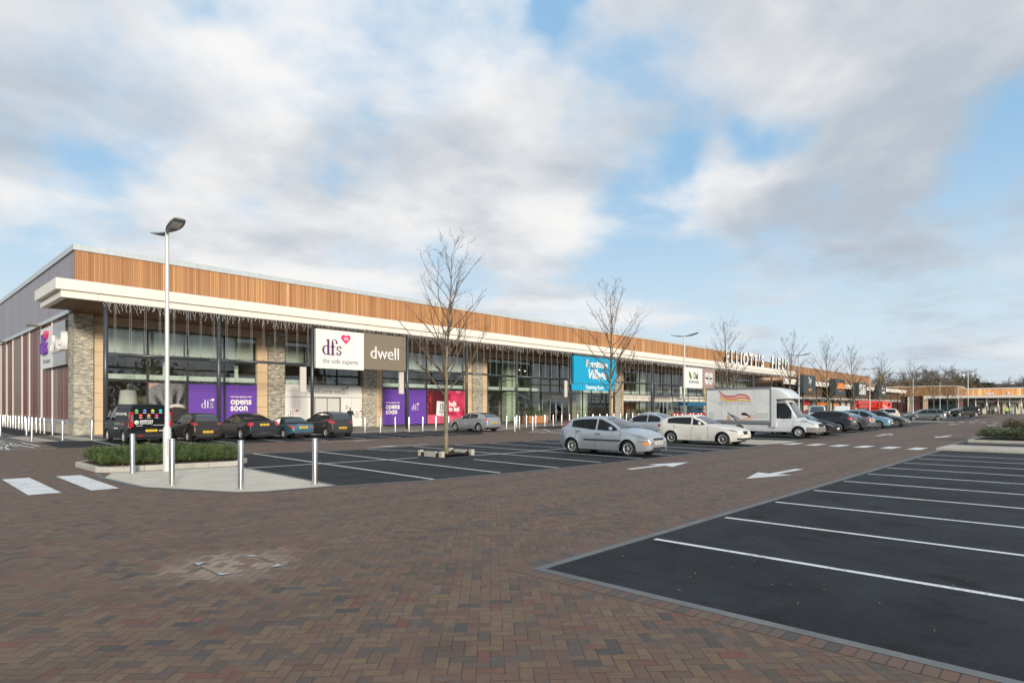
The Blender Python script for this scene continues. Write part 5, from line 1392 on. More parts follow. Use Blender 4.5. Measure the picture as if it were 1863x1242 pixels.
# cars along the road beyond the box truck
S=saloon(L=4.77,W=1.86,H=1.43,fo=.93,wb=2.71,rw=.32,rim='seven',hl=(4.25,4.74,.62,.74))
make_car(S,'saloon_car','black saloon with clear headlamps, nose out beside the white box truck','car',blackp,(42.9,13.55),NO)
S=hatch(L=4.5,W=1.82,H=1.54,fo=.88,wb=2.74,nose=.80,cowl=1.06,belt=1.02,rise=.12,wsx=1.25,roofx=2.1,rearx=.75,tailz=1.15,rw=.35,rim='five',tl=(.0,.32,.92,1.14),rp=.70)
make_car(S,'crossover_car','dark crossover with bright red tail lamps, two along from the box truck','car',navy,(50.0,14.15),SO)
S=saloon(L=4.58,W=1.82,H=1.42,fo=.80,wb=2.76,rw=.33,rim='multi',tl=(.0,.34,.82,.98))
make_car(S,'saloon_car','mid grey saloon with large light wheels, tail towards the road beside the dark crossover','car',mgrey,(54.3,13.9),SO)
S=hatch(L=4.35,W=1.78,H=1.55,rw=.32,rim='five',nose=.74,cowl=1.02,wsx=1.15,roofx=2.05)
make_car(S,'hatchback_car','light blue hatchback, nose out between a grey saloon and a dark estate','car',lblue,(61.5,13.9),NO)
S=saloon(L=4.8,W=1.86,H=1.50,rw=.34,rim='ten',rearx=1.5,bootx=.7)
make_car(S,'estate_car','dark grey car with pale spoked wheels, last in the row before the red lift','car',dgrey,(66.6,13.7),NO)
def estate(L=4.8,W=1.85,H=1.52,**k):
    S=hatch(L=L,W=W,H=H,fo=.92,wb=2.83,nose=.70,cowl=.99,belt=.97,rise=.05,wsx=1.30,roofx=2.15,rearx=.50,tailz=1.02,rw=.33,rim='ten')
    S['win']=[(.45,1.15),(1.22,L*.455),(L*.455+.08,L-1.52)]; S.update(k); return S
make_car(estate(),'estate_car','slate grey estate car standing alone by the far pale island','car',slate,(97.9,14.9),R(116))
S=hatch(L=4.85,W=1.92,H=1.88,fo=.85,wb=2.88,nose=.98,cowl=1.22,belt=1.17,rise=.03,wsx=1.25,roofx=1.80,rearx=.16,tailz=1.25,rw=.38,rim='five',tl=(.0,.1,1.0,1.6),gr=.09,lean=.20,z0=.28)
S['win']=[(.30,1.3),(1.38,2.15),(2.23,3.3)]
make_car(S,'off_road_car','tall black off road car, far away in front of the distant shops','car',blackp,(144.8,15.3),R(124))
S=hatch(L=4.2,W=1.75,H=1.50)
make_car(S,'hatchback_car','burgundy hatchback between the red lift and a lamp post','car',burg,(93.5,21.0),R(-64))
make_car(hatch(L=4.4,W=1.8,H=1.6),'people_carrier_car','white people carrier partly hidden behind the burgundy hatchback','car',whitep,(103.8,21.0),R(100))
make_car(hatch(L=4.0,W=1.7,H=1.5),'hatchback_car','silver hatchback behind the tall black off road car','car',silver,(150.5,17.8),R(124))
make_car(hatch(L=4.2,W=1.75,H=1.5),'hatchback_car','red hatchback half hidden behind a tree trunk, right of the red lift','car',carpaint('red_paint',(.45,.02,.03)),(86.5,25.0),R(-64))
# vans
def van(L=4.97,W=1.98,H=1.97,**k):
    S=dict(L=L,W=W,H=H,fo=.95,wb=2.93,rw=.34,tw=.21,sh=.06,gr=.16,lean=.13,rim='five',z0=.24,af=.26,rf=.8,ar=.05,rr=.2,
      deck=[(0,.55),(.01,.9),(.03,1.16),(.1,1.18),(1.5,1.18),(3.0,1.16),(3.75,1.16),(4.0,1.15),(4.4,1.06),(4.75,.90),(4.90,.80),(4.97,.62)],
      roof=[(.02,1.16),(.03,1.75),(.10,1.90),(.4,1.96),(1.5,1.97),(2.7,1.96),(3.1,1.91),(3.55,1.60),(4.05,1.14)],ws=(3.16,4.0),win=[(2.72,3.76)],shuts=[(2.6,0),(3.8,.02),(1.4,0)],handles=[2.75,1.55],
      hl=(4.5,4.94,.78,1.0),tl=(.0,.12,.80,1.50),rp=.60,xp=-.02,bz=.5,grille=(.62,.80,.5),mx=3.6)
    S.update(k); return S
S=van(rw=.34,tl=(-.02+.02,.13,.80,1.02))
vn,VI=make_car(S,'panel_van','black panel van with coloured dots and white lettering on its rear doors','van',blackp,(9.98,36.75),SO,rear_text='YL14 JWU')
Lh=VI['L']/2; bd=VI['body']
for s in (1,-1):
    mb=MB(); mb.grid([[(-Lh-.01+.12*t,s*(VI['hw'](.1)-.015+.012-.04*abs(z-1.2)*(z>1.2)),z) for z in (.86,1.0,1.15,1.3,1.45,1.6)] for t in (0,.5,1)],0,True,flip=(s>0))
    mb.box((-Lh-.035,s*.80,.86),(-Lh+.02,s*.93,1.60)); mb.build('tail_light',redl,bd)
    mb=MB(); mb.box((-Lh-.040,s*.81,1.10),(-Lh-.034,s*.90,1.45)); mb.build('lamp_lens',clearl,bd)
mb=MB(); mb.box((-Lh-.018,-.90,.50),(-Lh+.03,.90,1.80)); mb.build('rear_door',blackp,bd)
rdm=MB(); rdm.box((-Lh-.026,-.006,.50),(-Lh-.02,.006,1.80)); rdm.build('door_gap',plastic,bd)
mb=MB(); mb.box((-Lh-.10,-.92,.36),(-Lh+.05,.92,.50)); mb.build('bumper',plastic,bd)
dots=[((.66,1.66),(.12,.55,.12)),((.30,1.66),(.12,.25,.65)),((-.06,1.66),(.45,.65,.06)),((-.42,1.66),(.03,.5,.6)),((.48,1.42),(.8,.10,.06)),((.12,1.42),(.85,.30,.05)),((-.24,1.42),(.8,.03,.20))]
for i,((y,z),c) in enumerate(dots):
    flat(bd,'dot',[(.075*math.cos(t*.35),.075*math.sin(t*.35)) for t in range(18)],(-Lh-.027,y,z),mat('van_dot_%d'%i if False else 'van_dot_'+'abcdefg'[i],c,.4),.004,rot=(0,0,R(-90)))
    mb=MB(); mb.box((-Lh-.030,y-.08,z-.125),(-Lh-.026,y+.08,z-.105)); mb.build('caption',wh,bd)
flat(bd,'emblem',[(.10*math.cos(t*.35),.10*math.sin(t*.35)) for t in range(18)],(-Lh-.027,.66,1.08),wh,.004,rot=(0,0,R(-90)))
flat(bd,'emblem',[(.06*math.cos(t*.35),.04*math.sin(t*.35)) for t in range(18)],(-Lh-.032,.64,1.06),mat('van_dot_a'),.003,rot=(0,0,R(-90)))
text(bd,'SWITCH',(-Lh-.027,.52,1.08),.155,wh,.003,1.0,.006,align='LEFT',rot=(0,0,R(-90))); text(bd,'NETWORKS',(-Lh-.027,.52,.985),.095,wh,.003,1.1,.002,align='LEFT',rot=(0,0,R(-90)))
for y0,y1,z in ((.68,.40,.90),(-.08,-.72,.92)): mb=MB(); mb.box((-Lh-.029,y0,z),(-Lh-.026,y1,z+.018)); mb.build('caption',wh,bd)
text(bd,'07000 100200',(-Lh-.027,-.34,.62),.09,wh,.003,1.0,.002,align='LEFT',rot=(0,0,R(-90)))
mb=MB(); mb.box((-Lh-.104,.42,.38),(-Lh-.098,.60,.43)); mb.build('fog_light',redl,bd)
for i in range(7):
    x=.05-.26*i*1.0; y=VI['bside'](Lh+x,.98)
    flat(bd,'dot',[(.07*math.cos(t*.35),.09*math.sin(t*.35)) for t in range(18)],(x,y+.008,.98),mat('van_dot_'+'abcdefg'[i]),.003,rot=(0,0,R(180)))
y=VI['gside'](Lh-.9,1.5); text(bd,'SWITCH NETWORKS',(-.95,y+.06,1.42),.20,wh,.003,1.0,.003,rot=(R(7),0,R(180)))
text(bd,'switchnetworks',(-.2,VI['bside'](Lh-.2,.7)+.006,.72),.11,wh,.003,1.0,.002,rot=(0,0,R(180)))
S=van(L=5.1,H=2.0)
make_car(S,'panel_van','white panel van with its side towards the camera, right of the box truck cab','van',vanw,(74.5,21.6),R(197))
make_car(van(L=4.8,H=1.85),'panel_van','smaller white van behind the second tree trunk beyond the box truck','van',vanw,(81.5,20.9),R(17))
make_car(van(L=5.3,H=2.5,W=2.0,deck=[(0,.55),(.01,.9),(.03,1.16),(.1,1.18),(1.5,1.18),(3.0,1.16),(3.75,1.16),(4.0,1.15),(4.4,1.06),(4.75,.90),(5.20,.80),(5.3,.62)],roof=[(.02,1.16),(.03,2.2),(.10,2.35),(.4,2.45),(1.5,2.5),(2.7,2.45),(3.1,2.3),(3.55,1.8),(4.05,1.14)]),'panel_van','white van with dark side glass behind the red lift','van',vanw,(83.5,28.5),R(30))
# ---- box truck
S=dict(L=5.55,W=1.93,H=2.30,fo=1.02,wb=3.55,rw=.34,tw=.21,sh=.08,gr=.16,lean=.12,rim='steel',z0=.34,af=.26,rf=.9,ar=.02,rr=.1,
   deck=[(0,1.1),(2.5,1.14),(3.9,1.14),(4.15,1.16),(4.7,1.06),(5.3,.90),(5.47,.80),(5.55,.64)],
   roof=[(3.05,1.12),(3.06,2.0),(3.12,2.18),(3.3,2.28),(3.7,2.28),(3.85,2.12),(4.15,1.62),(4.5,1.10)],ws=(3.86,4.46),win=[(3.16,4.12)],shuts=[(3.10,0),(4.22,.02)],handles=[3.3],hl=(5.10,5.50,.80,1.02),tl=(.0,.02,.8,.85),grille=(.66,.86,.42),fp=.46,mx=4.02,mirmat=plastic)
fl=37.8; pv=VV(1452,fl); lt=5.55
cy=pv+ (1.02-lt/2)*-1*-1   # front axle is 1.02 m behind the nose
tr,TI=make_car(S,'box_truck','white box truck with red, orange and yellow wave stripes on its side','truck',vanw,(fl+.97,pv+(lt/2-1.02)),NO)
Lh=TI['L']/2
bxw=2.14; x1=3.0-Lh; x0=x1-4.15; zb,zt=.98,3.04
bodyb=MB(); bodyb.box((x0,-bxw/2,zb),(x1,bxw/2,zt)); box=bodyb.build('cargo_box',mat('grp_white',(.74,.75,.74),.5,var=.06,vscale=1.2),tr)
al=mat('aluminium_trim',(.36,.37,.38),.4,metal=.7)
mb=MB()
for s in (1,-1):
    mb.box((x0-.02,s*(bxw/2+.001),zt-.09),(x1+.02,s*(bxw/2+.03),zt+.03)); mb.box((x0-.02,s*(bxw/2+.001),zb-.16),(x1+.02,s*(bxw/2+.03),zb+.04))
    for x in (x0-.02,x1-.04): mb.box((x,s*(bxw/2+.002),zb+.041),(x+.06,s*(bxw/2+.028),zt-.091))
mb.box((x0,-bxw/2,zt+.001),(x1,bxw/2,zt+.025)); mb.build('box_trim',al,box)
mb=MB()
for k in range(1,4): mb.box((x0+4.15*k/4-.004,-bxw/2-.003,zb+.05),(x0+4.15*k/4+.004,-bxw/2+.01,zt-.1))
mb.build('panel_joint',al,box)
# air deflector above the cab: rounded nose
mb=MB(); rows=[]
for i in range(13):
    t=i/12; X_=x1+1.22*t; ztop_=zt-.02-.78*(t**2.6); w_=bxw/2*(1-.24*t**3); zb_=2.30+.06*t
    row=[(X_,-w_+.02,zb_)]+[(X_,-w_+.0+ .10*(1-math.cos(k/4*math.pi/2)) ,max(zb_,ztop_-.16)+.16*math.sin(k/4*math.pi/2)*(1 if ztop_-.16>zb_ else .3)) for k in range(5)]
    row+= [(p[0],-p[1],p[2]) for p in row[::-1]]
    rows.append(row)
mb.grid(rows,0,True); mb.face(rows[-1]); mb.face([(x1,-bxw/2,2.30),(x1+1.22,-bxw*.38,2.36),(x1+1.22,bxw*.38,2.36),(x1,bxw/2,2.30)]); dfl=mb.build('air_deflector',vanw,tr,weld=True)
for s in (1,-1): mb=MB(); mb.box((x1+.001,s*(bxw/2-.12),.62),(x1+.28,s*(bxw/2-.01),2.34)); mb.build('cab_side_fairing',vanw,tr)
mb=MB(); mb.box((x0+.1,-.45,.62),(x1+.3,.45,.84)); mb.box((x1-1.5,-.95,.52),(x1-.5,-.5,.80)); mb.build('chassis',M['dark'],tr)
# wave logo and picture on the visible side
sd=-1; YB=-bxw/2-.004
def wave(pts,th,m,nm='wave_stripe'):
    n=28; mbw=MB(); a=[];b=[]
    for i in range(n+1):
        x=pts[0][0]+(pts[-1][0]-pts[0][0])*i/n; z=smooth_pts(pts,x); a.append((x,YB,z-th/2)); b.append((x,YB,z+th/2))
    mbw.grid([a,b]); return mbw.build(nm,m,box)
wx=lambda f: x0+4.15*f
zz_=lambda f: zb+.04+(zt-zb-.13)*f
wave([(wx(.21),zz_(.95)),(wx(.28),zz_(.83)),(wx(.34),zz_(.775)),(wx(.44),zz_(.775)),(wx(.53),zz_(.83)),(wx(.58),zz_(.83)),(wx(.68),zz_(.74))],.10,mat('wave_red',(.62,.07,.07),.5))
wave([(wx(.225),zz_(.82)),(wx(.30),zz_(.73)),(wx(.38),zz_(.70)),(wx(.46),zz_(.70)),(wx(.55),zz_(.74)),(wx(.70),zz_(.68))],.10,mat('wave_orange',(.72,.20,.10),.5))
wave([(wx(.22),zz_(.72)),(wx(.30),zz_(.66)),(wx(.40),zz_(.635)),(wx(.55),zz_(.655)),(wx(.70),zz_(.60))],.11,mat('wave_yellow',(.80,.50,.10),.5))
text(box,'ADJUSTABLES',((wx(.46)),YB,zz_(.50)),.36,mat('grey_lettering',(.36,.38,.40),.5),.002,.98,-.004,rot=(0,0,0))
gt_=mat('faint_green',(.52,.60,.50),.6)
wave([(wx(.03),zz_(.68)),(wx(.2),zz_(.55)),(wx(.36),zz_(.30)),(wx(.42),zz_(.24))],.03,gt_,'ribbon'); wave([(wx(.62),zz_(.22)),(wx(.75),zz_(.28)),(wx(.88),zz_(.42)),(wx(.98),zz_(.52))],.03,gt_,'ribbon')
for f0,f1,g0,g1 in ((.05,.13,.05,.27),(.76,.96,.05,.24)):
    mb=MB(); mb.face([(wx(f0),YB,zz_(g0)),(wx(f1),YB,zz_(g0)),(wx(f1),YB,zz_(g1)),(wx(f0),YB,zz_(g1))]); mb.build('pale_panel',mat('pale_mint',(.58,.62,.56),.6),box)
mb=MB(); mb.face([(wx(.34),YB,zz_(0)),(wx(.40),YB,zz_(0)),(wx(.385),YB,zz_(.13)),(wx(.34),YB,zz_(.16))]); mb.build('printed_pillow',mat('tan_print',(.55,.38,.22),.6),box)
mb=MB(); mb.face([(wx(.33),YB-.001,zz_(.25)),(wx(.36),YB-.001,zz_(.24)),(wx(.50),YB-.001,zz_(.0)),(wx(.47),YB-.001,zz_(.0))]); mb.face([(wx(.40),YB-.001,zz_(.17)),(wx(.42),YB-.001,zz_(.18)),(wx(.54),YB-.001,zz_(.04)),(wx(.53),YB-.001,zz_(.02))]); mb.build('printed_bed_frame',blk,box)
skinp=mat('printed_skin',(.72,.48,.38),.6)
flat(box,'printed_arm',[(wx(.50),zz_(.04)),(wx(.56),zz_(.05)),(wx(.66),zz_(.10)),(wx(.70),zz_(.22)),(wx(.76),zz_(.10)),(wx(.70),zz_(.02)),(wx(.56),zz_(.0))],(0,YB+.003,0),skinp,.004)
flat(box,'printed_hair',[(wx(.55),zz_(.20)),(wx(.58),zz_(.25)),(wx(.63),zz_(.24)),(wx(.69),zz_(.14)),(wx(.69),zz_(.08)),(wx(.65),zz_(.15)),(wx(.58),zz_(.16))],(0,YB,0),mat('dark_hair_print',(.03,.015,.02),.6),.004)
for s in (1,-1):   # door sticker text
    mb=MB(); mb.box((3.5-Lh,s*(TI['bside'](3.6,.98)+.004),.985),(4.0-Lh,s*(TI['bside'](3.6,.98)+.006),1.0)); mb.build('caption',lgrey,TI['body'])
# grey bumper on the truck
mb=MB(); 
for s in (1,-1): mb.grid([[(x-Lh+.012,s*(TI['bside'](x,z)+.014),z) for z in (.36,.45,.55,.64)] for x in (4.98,5.1,5.25,5.40,5.50,5.55)],0,True,flip=(s>0))
mb.box((Lh-.02,-TI['hw'](5.55),.36),(Lh+.03,TI['hw'](5.55),.64)); mb.build('bumper',mat('grey_bumper',(.20,.19,.175),.6),TI['body'])
# ---- blue scissor lift near the shops and red boom lift farther on
def railbox(mb,x0,y0,x1,y1,z0,z1,r=.025):
    for z in (z0,(z0+z1)/2,z1):
        for a,b in (((x0,y0),(x1,y0)),((x1,y0),(x1,y1)),((x1,y1),(x0,y1)),((x0,y1),(x0,y0))): mb.tube((*a,z),(*b,z),r,n=5)
    for x in (x0,(x0+x1)/2,x1):
        for y in (y0,y1): mb.tube((x,y,z0),(x,y,z1),r,n=5)
blu=mat('lift_blue',(.01,.13,.26),.45)
lu,lv=U(1262,40.0),40.0
sl=empty('scissor_lift',(lu,lv,0),R(-12),'blue scissor lift with a railed platform behind red and white barriers','lift')
mb=MB(); mb.box((-1.8,-.9,.35),(1.8,.9,1.0)); mb.build('base',blu,sl)
mb=MB(); mb.box((-2.4,-.9,2.05),(2.4,.9,2.45)); mb.build('platform',blu,sl)
mb=MB(); railbox(mb,-2.4,-.9,2.4,.9,2.47,3.6,.03); mb.build('guard_rail',M['post'],sl)
mb=MB()
for s in (-.8,.8):
    for z in (1.02,1.55): mb.tube((-1.5,s,z),(1.5,s,z+.5),.05,n=6); mb.tube((1.5,s,z),(-1.5,s,z+.5),.05,n=6)
mb.build('scissor_arms',blu,sl)
for x in (-1.3,1.3):
    for y in (-.85,.85): link('wheel',wheel_mesh(.36,.2,'steel')[0],sl,(x,y,.36),(0,0,0 if y>0 else math.pi))
rdp=mat('barrier_red',(.66,.035,.03),.5); 
for i in range(6):
    x=1222+14.5*i; u=U(x,38.2); u2=U(x+13.3,38.2)
    e=empty('plastic_barrier',(u,38.2,0),0,f'red plastic barrier, {ORD[i]} from the left in the row beside the blue lift','barrier','red and white barriers around the blue lift')
    L=u2-u; mb=MB(); mb.box((0,-.04,.15),(L,.04,.28)); mb.box((0,-.04,.82),(L,.04,1.0)); 
    for k in range(6): mb.box((L*k/5-.03 if k else 0,-.035,.281),(L*k/5+.05,.035,.819))
    mb.build('panel',rdp,e); mb=MB()
    for k in (.25,.65): mb.box((L*k,-.06,.5),(L*(k+.14),-.041,.98))
    mb.build('white_patch',wh,e); mb=MB()
    for k in (.1,.9): mb.box((L*k-.1,-.3,0),(L*k+.1,.3,.15))
    mb.build('foot',M['dark'],e)
bu,bv=U(1590,24.5),24.5
bl=empty('boom_lift',(bu,bv,0),R(-12),'red boom lift with its arm folded flat and rounded counterweight, among the parked cars','lift')
rr2=mat('lift_red',(.58,.03,.02),.35,coat=.5)
mb=MB(); mb.box((-1.6,-1.2,.55),(3.0,1.2,1.15)); mb.build('chassis',rr2,bl)
mb=MB(); mb.prism([(.2,-1.2),(3.6,-1.2),(4.2,-.8),(4.35,0),(4.2,.8),(3.6,1.2),(.2,1.2)],1.2,2.7); mb.build('counterweight',mat('lift_bright_red',(.75,.05,.02),.35,coat=.5),bl)
mb=MB(); mb.box((-6.0,-.35,2.35),(3.2,.30,2.85)); mb.box((-5.6,-.30,1.75),(1.8,.28,2.2)); mb.build('boom_arm',rr2,bl)
mb=MB(); mb.tube((-6.0,-.02,2.5),(-7.2,-.02,1.3),.16,n=8); mb.build('link_arm',rr2,bl); mb=MB(); mb.tube((-2.2,-.42,2.0),(1.6,-.42,2.5),.09,n=8); mb.build('lift_cylinder',rr2,bl)
mb=MB(); railbox(mb,-9.2,-.9,-7.2,.9,.7,1.75,.04); mb.box((-9.2,-.9,.6),(-7.2,.9,.7)); mb.build('basket',rr2,bl)
mb=MB(); mb.box((1.0,-1.22,1.7),(1.9,-1.201,1.85)); mb.box((.4,-1.22,2.0),(1.2,-1.201,2.12)); mb.build('decal',wh,bl); mb=MB(); mb.box((2.3,-1.22,2.0),(3.0,-1.201,2.5)); mb.build('vent',M['dark'],bl)
for x in (-1.1,2.3):
    for y in (-1.15,1.15): w_=link('wheel',wheel_mesh(.5,.35,'steel')[0],bl,(x,y,.5),(0,0,0 if y>0 else math.pi))
# ---------------------------------------------------------------- bollards
mb=MB(); mb.lathe([(.062,0),(.062,1.075),(.060,1.085),(.001,1.09)],n=20); me_b=mb.mesh('bollard',M['bollard'])
# Near bollards get a cap line and a base ring as parts
capm=MB(); capm.lathe([(.0625,1.045),(.0635,1.05),(.0635,1.06),(.0625,1.065)],n=20); me_cap=capm.mesh('cap_ring',mat('ring_steel',(.35,.35,.36),.4,metal=.8))
basem=MB(); basem.lathe([(.085,.012),(.085,.02),(.062,.022)],n=20); me_base=basem.mesh('base_ring',M['conc'])
def bollard(u,v,label,group,s=1.02,parts=True):
    e=empty('bollard',(u,v,0),0,label,'bollard',group); e.scale=(s,s,s)
    link('post',me_b,e)
    if parts: link('cap_ring',me_cap,e); link('base_ring',me_base,e)
    return e
gA='steel bollards round the near pale footway'
for (x,y),l in zip([(241,862),(313,884),(438,891),(573,882)],['steel bollard on the pale footway edge just left of the near lamp post','steel bollard just right of the near lamp post, before the planting bed','steel bollard at the rounded front corner of the pale footway','steel bollard on the pale footway nearest the middle car park']):
    bollard(*G(x,y),l,gA)
b_=.1288
gB='steel bollards along the side wall path'
L_=sorted([(43,278),(75,283),(112,290),(148,295),(185,300),(222,310),(268,315),(313,322),(357,330),(408,342),(457,352),(513,363),(570,373),(628,380),(742,395)],key=lambda q:q[0])
for i,(x,y) in enumerate(L_):
    bollard(*G(x*b_,740+y*b_),f'steel bollard, {ORD[i]} from the left in the row along the striped side wall',gB)
for k in range(3):
    u,v=G(L_[0][0]*b_,740+L_[0][1]*b_); bollard(u+.02,v+1.7*(k+1),f'steel bollard deep along the side wall, {ORD[k]} beyond the leftmost visible one',gB)
gC='steel bollards between the footway and the front bays'
for (x,y),l in zip([(3,412),(375,402),(450,487),(885,475),(1297,467)],['steel bollard at the very left edge of the photo, on the buff bands','second steel bollard from the left edge on the buff bands, behind a nearer one','steel bollard nearest the hatched marking at the left corner','steel bollard at the left end of the empty bay before the stone pier','steel bollard left of the black van, before the beige panels']):
    bollard(*G(x*b_,740+y*b_),l,gC)
R1=[(664,787.4),(692,786.8),(719,785.6),(744,784.9),(769,784.2),(793,783),(816,782.2)]
for i,(x,y) in enumerate(R1): bollard(*G(x,y),f'steel bollard, {ORD[i]} from left in the row before the purple and red posters',gC)
R2=[(921.5,780),(936.5,785),(940,778),(944.8,781),(957.6,777.5),(969,783),(974.4,776.5),(991,775.5),(1006.4,774.8),(1021.8,774)]
for i,(x,y) in enumerate(R2): bollard(*G(x,y),f'steel bollard, {ORD[i]} from left in the cluster before the grey Welcome doors',gC)
R3=[1036,1050.6,1065,1078.6,1091,1104,1117,1128.7,1139.6,1150.8,1161.7,1172.6,1183]
for i,x in enumerate(R3): bollard(U(x,37.4),37.4,f'steel bollard, {ORD[i]} from left in the row behind the silver hatchback and coupe',gC,parts=False)
# ---------------------------------------------------------------- lamp posts
lampm=mat('lamp_post_grey',(.62,.63,.62),.4,metal=.1); headm=mat('lamp_head_grey',(.30,.32,.33),.4,metal=.4); lens=mat('lamp_lens',(.75,.76,.72),.2,coat=1)
def lamp_heads(root):
    for s,nm in ((1,0),(-1,1)):
        mb=MB(); rows=[]; N_=12
        for i in range(N_+1):
            t=i/N_; y=.05+.98*t; z=6.86+.20*math.sin(t*1.15)-.07*math.sin(t*3.0); w_=(.05+.15*math.sin(min(1,t*1.5)*math.pi/2)) if t<.8 else .20*(1-(t-.8)*1.2)
            th=.035+.04*math.sin(math.pi*min(1,t*1.1))
            rows.append([(w_*math.cos(a),s*y,z+(th if math.sin(a)>0 else th*.25)*math.sin(a)) for a in [2*math.pi*k/12 for k in range(13)]])
        mb.grid(rows,0,True,flip=(s<0)); mb.face(rows[-1][:-1]); 
        h=mb.build('lamp_head',headm,root)
        mb=MB(); rw=[]
        for i in range(5):
            t=.50+.36*i/4; y=.05+.98*t; z=6.86+.20*math.sin(t*1.15)-.07*math.sin(t*3.0); rw.append([(-.13,s*y,z-.022),(.13,s*y,z-.022)])
        mb.grid(rw); mb.build('lens',lens,h)
protoL=empty('lamp_post',(0,0,0),0)
mb=MB(); mb.lathe([(.105,0),(.105,1.22),(.062,1.32),(.058,2.4)],n=20); mb.lathe([(.058,2.4),(.050,6.7),(.048,6.92),(.001,6.94)],n=20); mb.build('pole',lampm,protoL)
mb=MB(); mb.box((-.045,-.112,.45),(.045,-.10,.95)); mb.build('access_door',mat('lamp_door',(.55,.56,.55),.4),protoL)
lamp_heads(protoL)
labs=['tall double headed lamp post standing in the planting bed by the near bollards','double headed lamp post rising behind the white hatchback','double headed lamp post beside the slate blue sign box','double headed lamp post rising from behind the red boom lift','double headed lamp post left of the slate grey estate car','double headed lamp post behind the slate grey estate car','double headed lamp post left of the tall black off road car']
for i,(p,l) in enumerate(zip([G(304,857),(39.8,20.3),(62.3,19.7),(91.6,20.0),(122.3,20.2),(152,20.4),(181,20.6)],labs)):
    o=protoL if i==0 else copy_tree(protoL)
    o.location=(p[0],p[1],0); put(o,l,'lamp post','double headed lamp posts down the middle of the car park')
mb=MB(); 
e=empty('camera_pole',(170,17.6,0),0,'white pole with a round surveillance camera, before the distant shops','camera pole')
mb.tube((0,0,0),(0,0,9.3),.085,n=8); mb.tube((0,0,9.3),(-.5,.5,9.6),.06,n=6); mb.build('pole',lampm,e)
mb=MB(); mb.lathe([(.01,8.6),(.3,8.8),(.3,9.05),(.08,9.4)],c=(-.75,.75,0),n=12); mb.build('camera_dome',M['white'],e)
# ---------------------------------------------------------------- trees
def bark_mat(name,c1,c2):
    m,g,b=newmat(name); p=g.n('ShaderNodeTexCoord').outputs['Object']
    f=g.noise(g.vm('MULTIPLY',p,(9,9,3)),1.0,6,.65,.4)
    g.put(b.inputs['Base Color'],g.mix(g.sstep(f,.35,.65),(*c1,1),(*c2,1))); b.inputs['Roughness'].default_value=.85
    bp_=g.n('ShaderNodeBump'); bp_.inputs['Strength'].default_value=.5; bp_.inputs['Distance'].default_value=.02; g.put(bp_.inputs['Height'],f); g.put(b.inputs['Normal'],bp_.outputs[0]); return m
bark=bark_mat('young_bark',(.155,.130,.085),(.27,.225,.15)); twigm=bark_mat('twig_bark',(.10,.075,.055),(.17,.13,.095))
def limb(mb,p,d,L,r,segs,n,wob,up,rnd,tip=.35,out=None):
    pts=[Vector(p)]; d=Vector(d).normalized(); q=Vector(p)
    for i in range(segs):
        d=(d+Vector((rnd.gauss(0,wob),rnd.gauss(0,wob),rnd.gauss(0,wob*.6)+up))).normalized(); q=q+d*(L/segs); pts.append(q.copy())
    rs=[r*(1-(1-tip)*i/segs) for i in range(segs+1)]
    # one continuous tapered skin
    k=len(mb.v)
    for i,pt in enumerate(pts):
        a=(pts[min(i+1,segs)]-pts[max(i-1,0)]).normalized(); t=Vector((0,0,1)) if abs(a.z)<.9 else Vector((1,0,0)); x=a.cross(t).normalized(); y=a.cross(x)
        for j in range(n):
            an=2*math.pi*j/n; mb.v.append(tuple(pt+x*(rs[i]*math.cos(an))+y*(rs[i]*math.sin(an))))
    for i in range(segs):
        for j in range(n):
            j2=(j+1)%n; mb.f.append((k+i*n+j,k+i*n+j2,k+(i+1)*n+j2,k+(i+1)*n+j)); mb.m.append(0); mb.sm.append(n>4)
    return pts,rs
def young_tree(seed,H=8.4,cw=2.05):
    rnd=random.Random(seed); T=MB(); C_=MB()
    pts,rs=limb(T,(0,0,0),(0,0,1),H*.97,.095,22,12,.016,.05,rnd,.06)
    def at_h(h):
        f=h/(H*.97)*22; i=min(21,int(f)); return pts[i].lerp(pts[i+1],f-i),rs[i]
    h=2.35; a=rnd.random()*6.28
    while h<H*.96:
        a+=2.4+rnd.uniform(-.5,.5); p,r0=at_h(h); f=(h-2.3)/(H-2.3)
        L=(2.25*(1-f)**.62+.42)*rnd.uniform(.72,1.15)*cw/1.9; el=R(rnd.uniform(38,56)) if f<.5 else R(rnd.uniform(48,66))
        d=(math.cos(a)*math.cos(el),math.sin(a)*math.cos(el),math.sin(el)); r=max(.007,min(r0*.55,.030*(1-f)+.008))
        bp_,br=limb(C_,p,d,L*1.25,r,7,5,.10,.045,rnd,.22)
        m=int(4+6*(1-f)); 
        for k in range(m):
            t=rnd.uniform(.22,.98); i=min(6,int(t*7)); q=bp_[i].lerp(bp_[i+1],t*7-i); dd=(bp_[i+1]-bp_[i]).normalized()
            d2=(dd+Vector((rnd.gauss(0,.55),rnd.gauss(0,.55),rnd.gauss(.12,.35)))).normalized(); L2=L*rnd.uniform(.18,.42)*(1.1-t*.4)
            sp,sr=limb(C_,q,d2,L2,max(.0045,br[i]*.5),4,4,.14,.05,rnd,.4)
            for _ in range(rnd.randint(2,4)):
                j=rnd.randint(1,3); d3=((sp[j+1]-sp[j]).normalized()+Vector((rnd.gauss(0,.55),rnd.gauss(0,.55),rnd.gauss(.1,.4)))).normalized()
                limb(C_,sp[j],d3,rnd.uniform(.12,.34),.0042,2,3,.2,.04,rnd,.6)
        h+=rnd.uniform(.13,.25)*(1 if f<.6 else .85)
    return T.mesh('trunk',bark),C_.mesh('crown',twigm)
tm=[young_tree(s) for s in (3,11,23)]
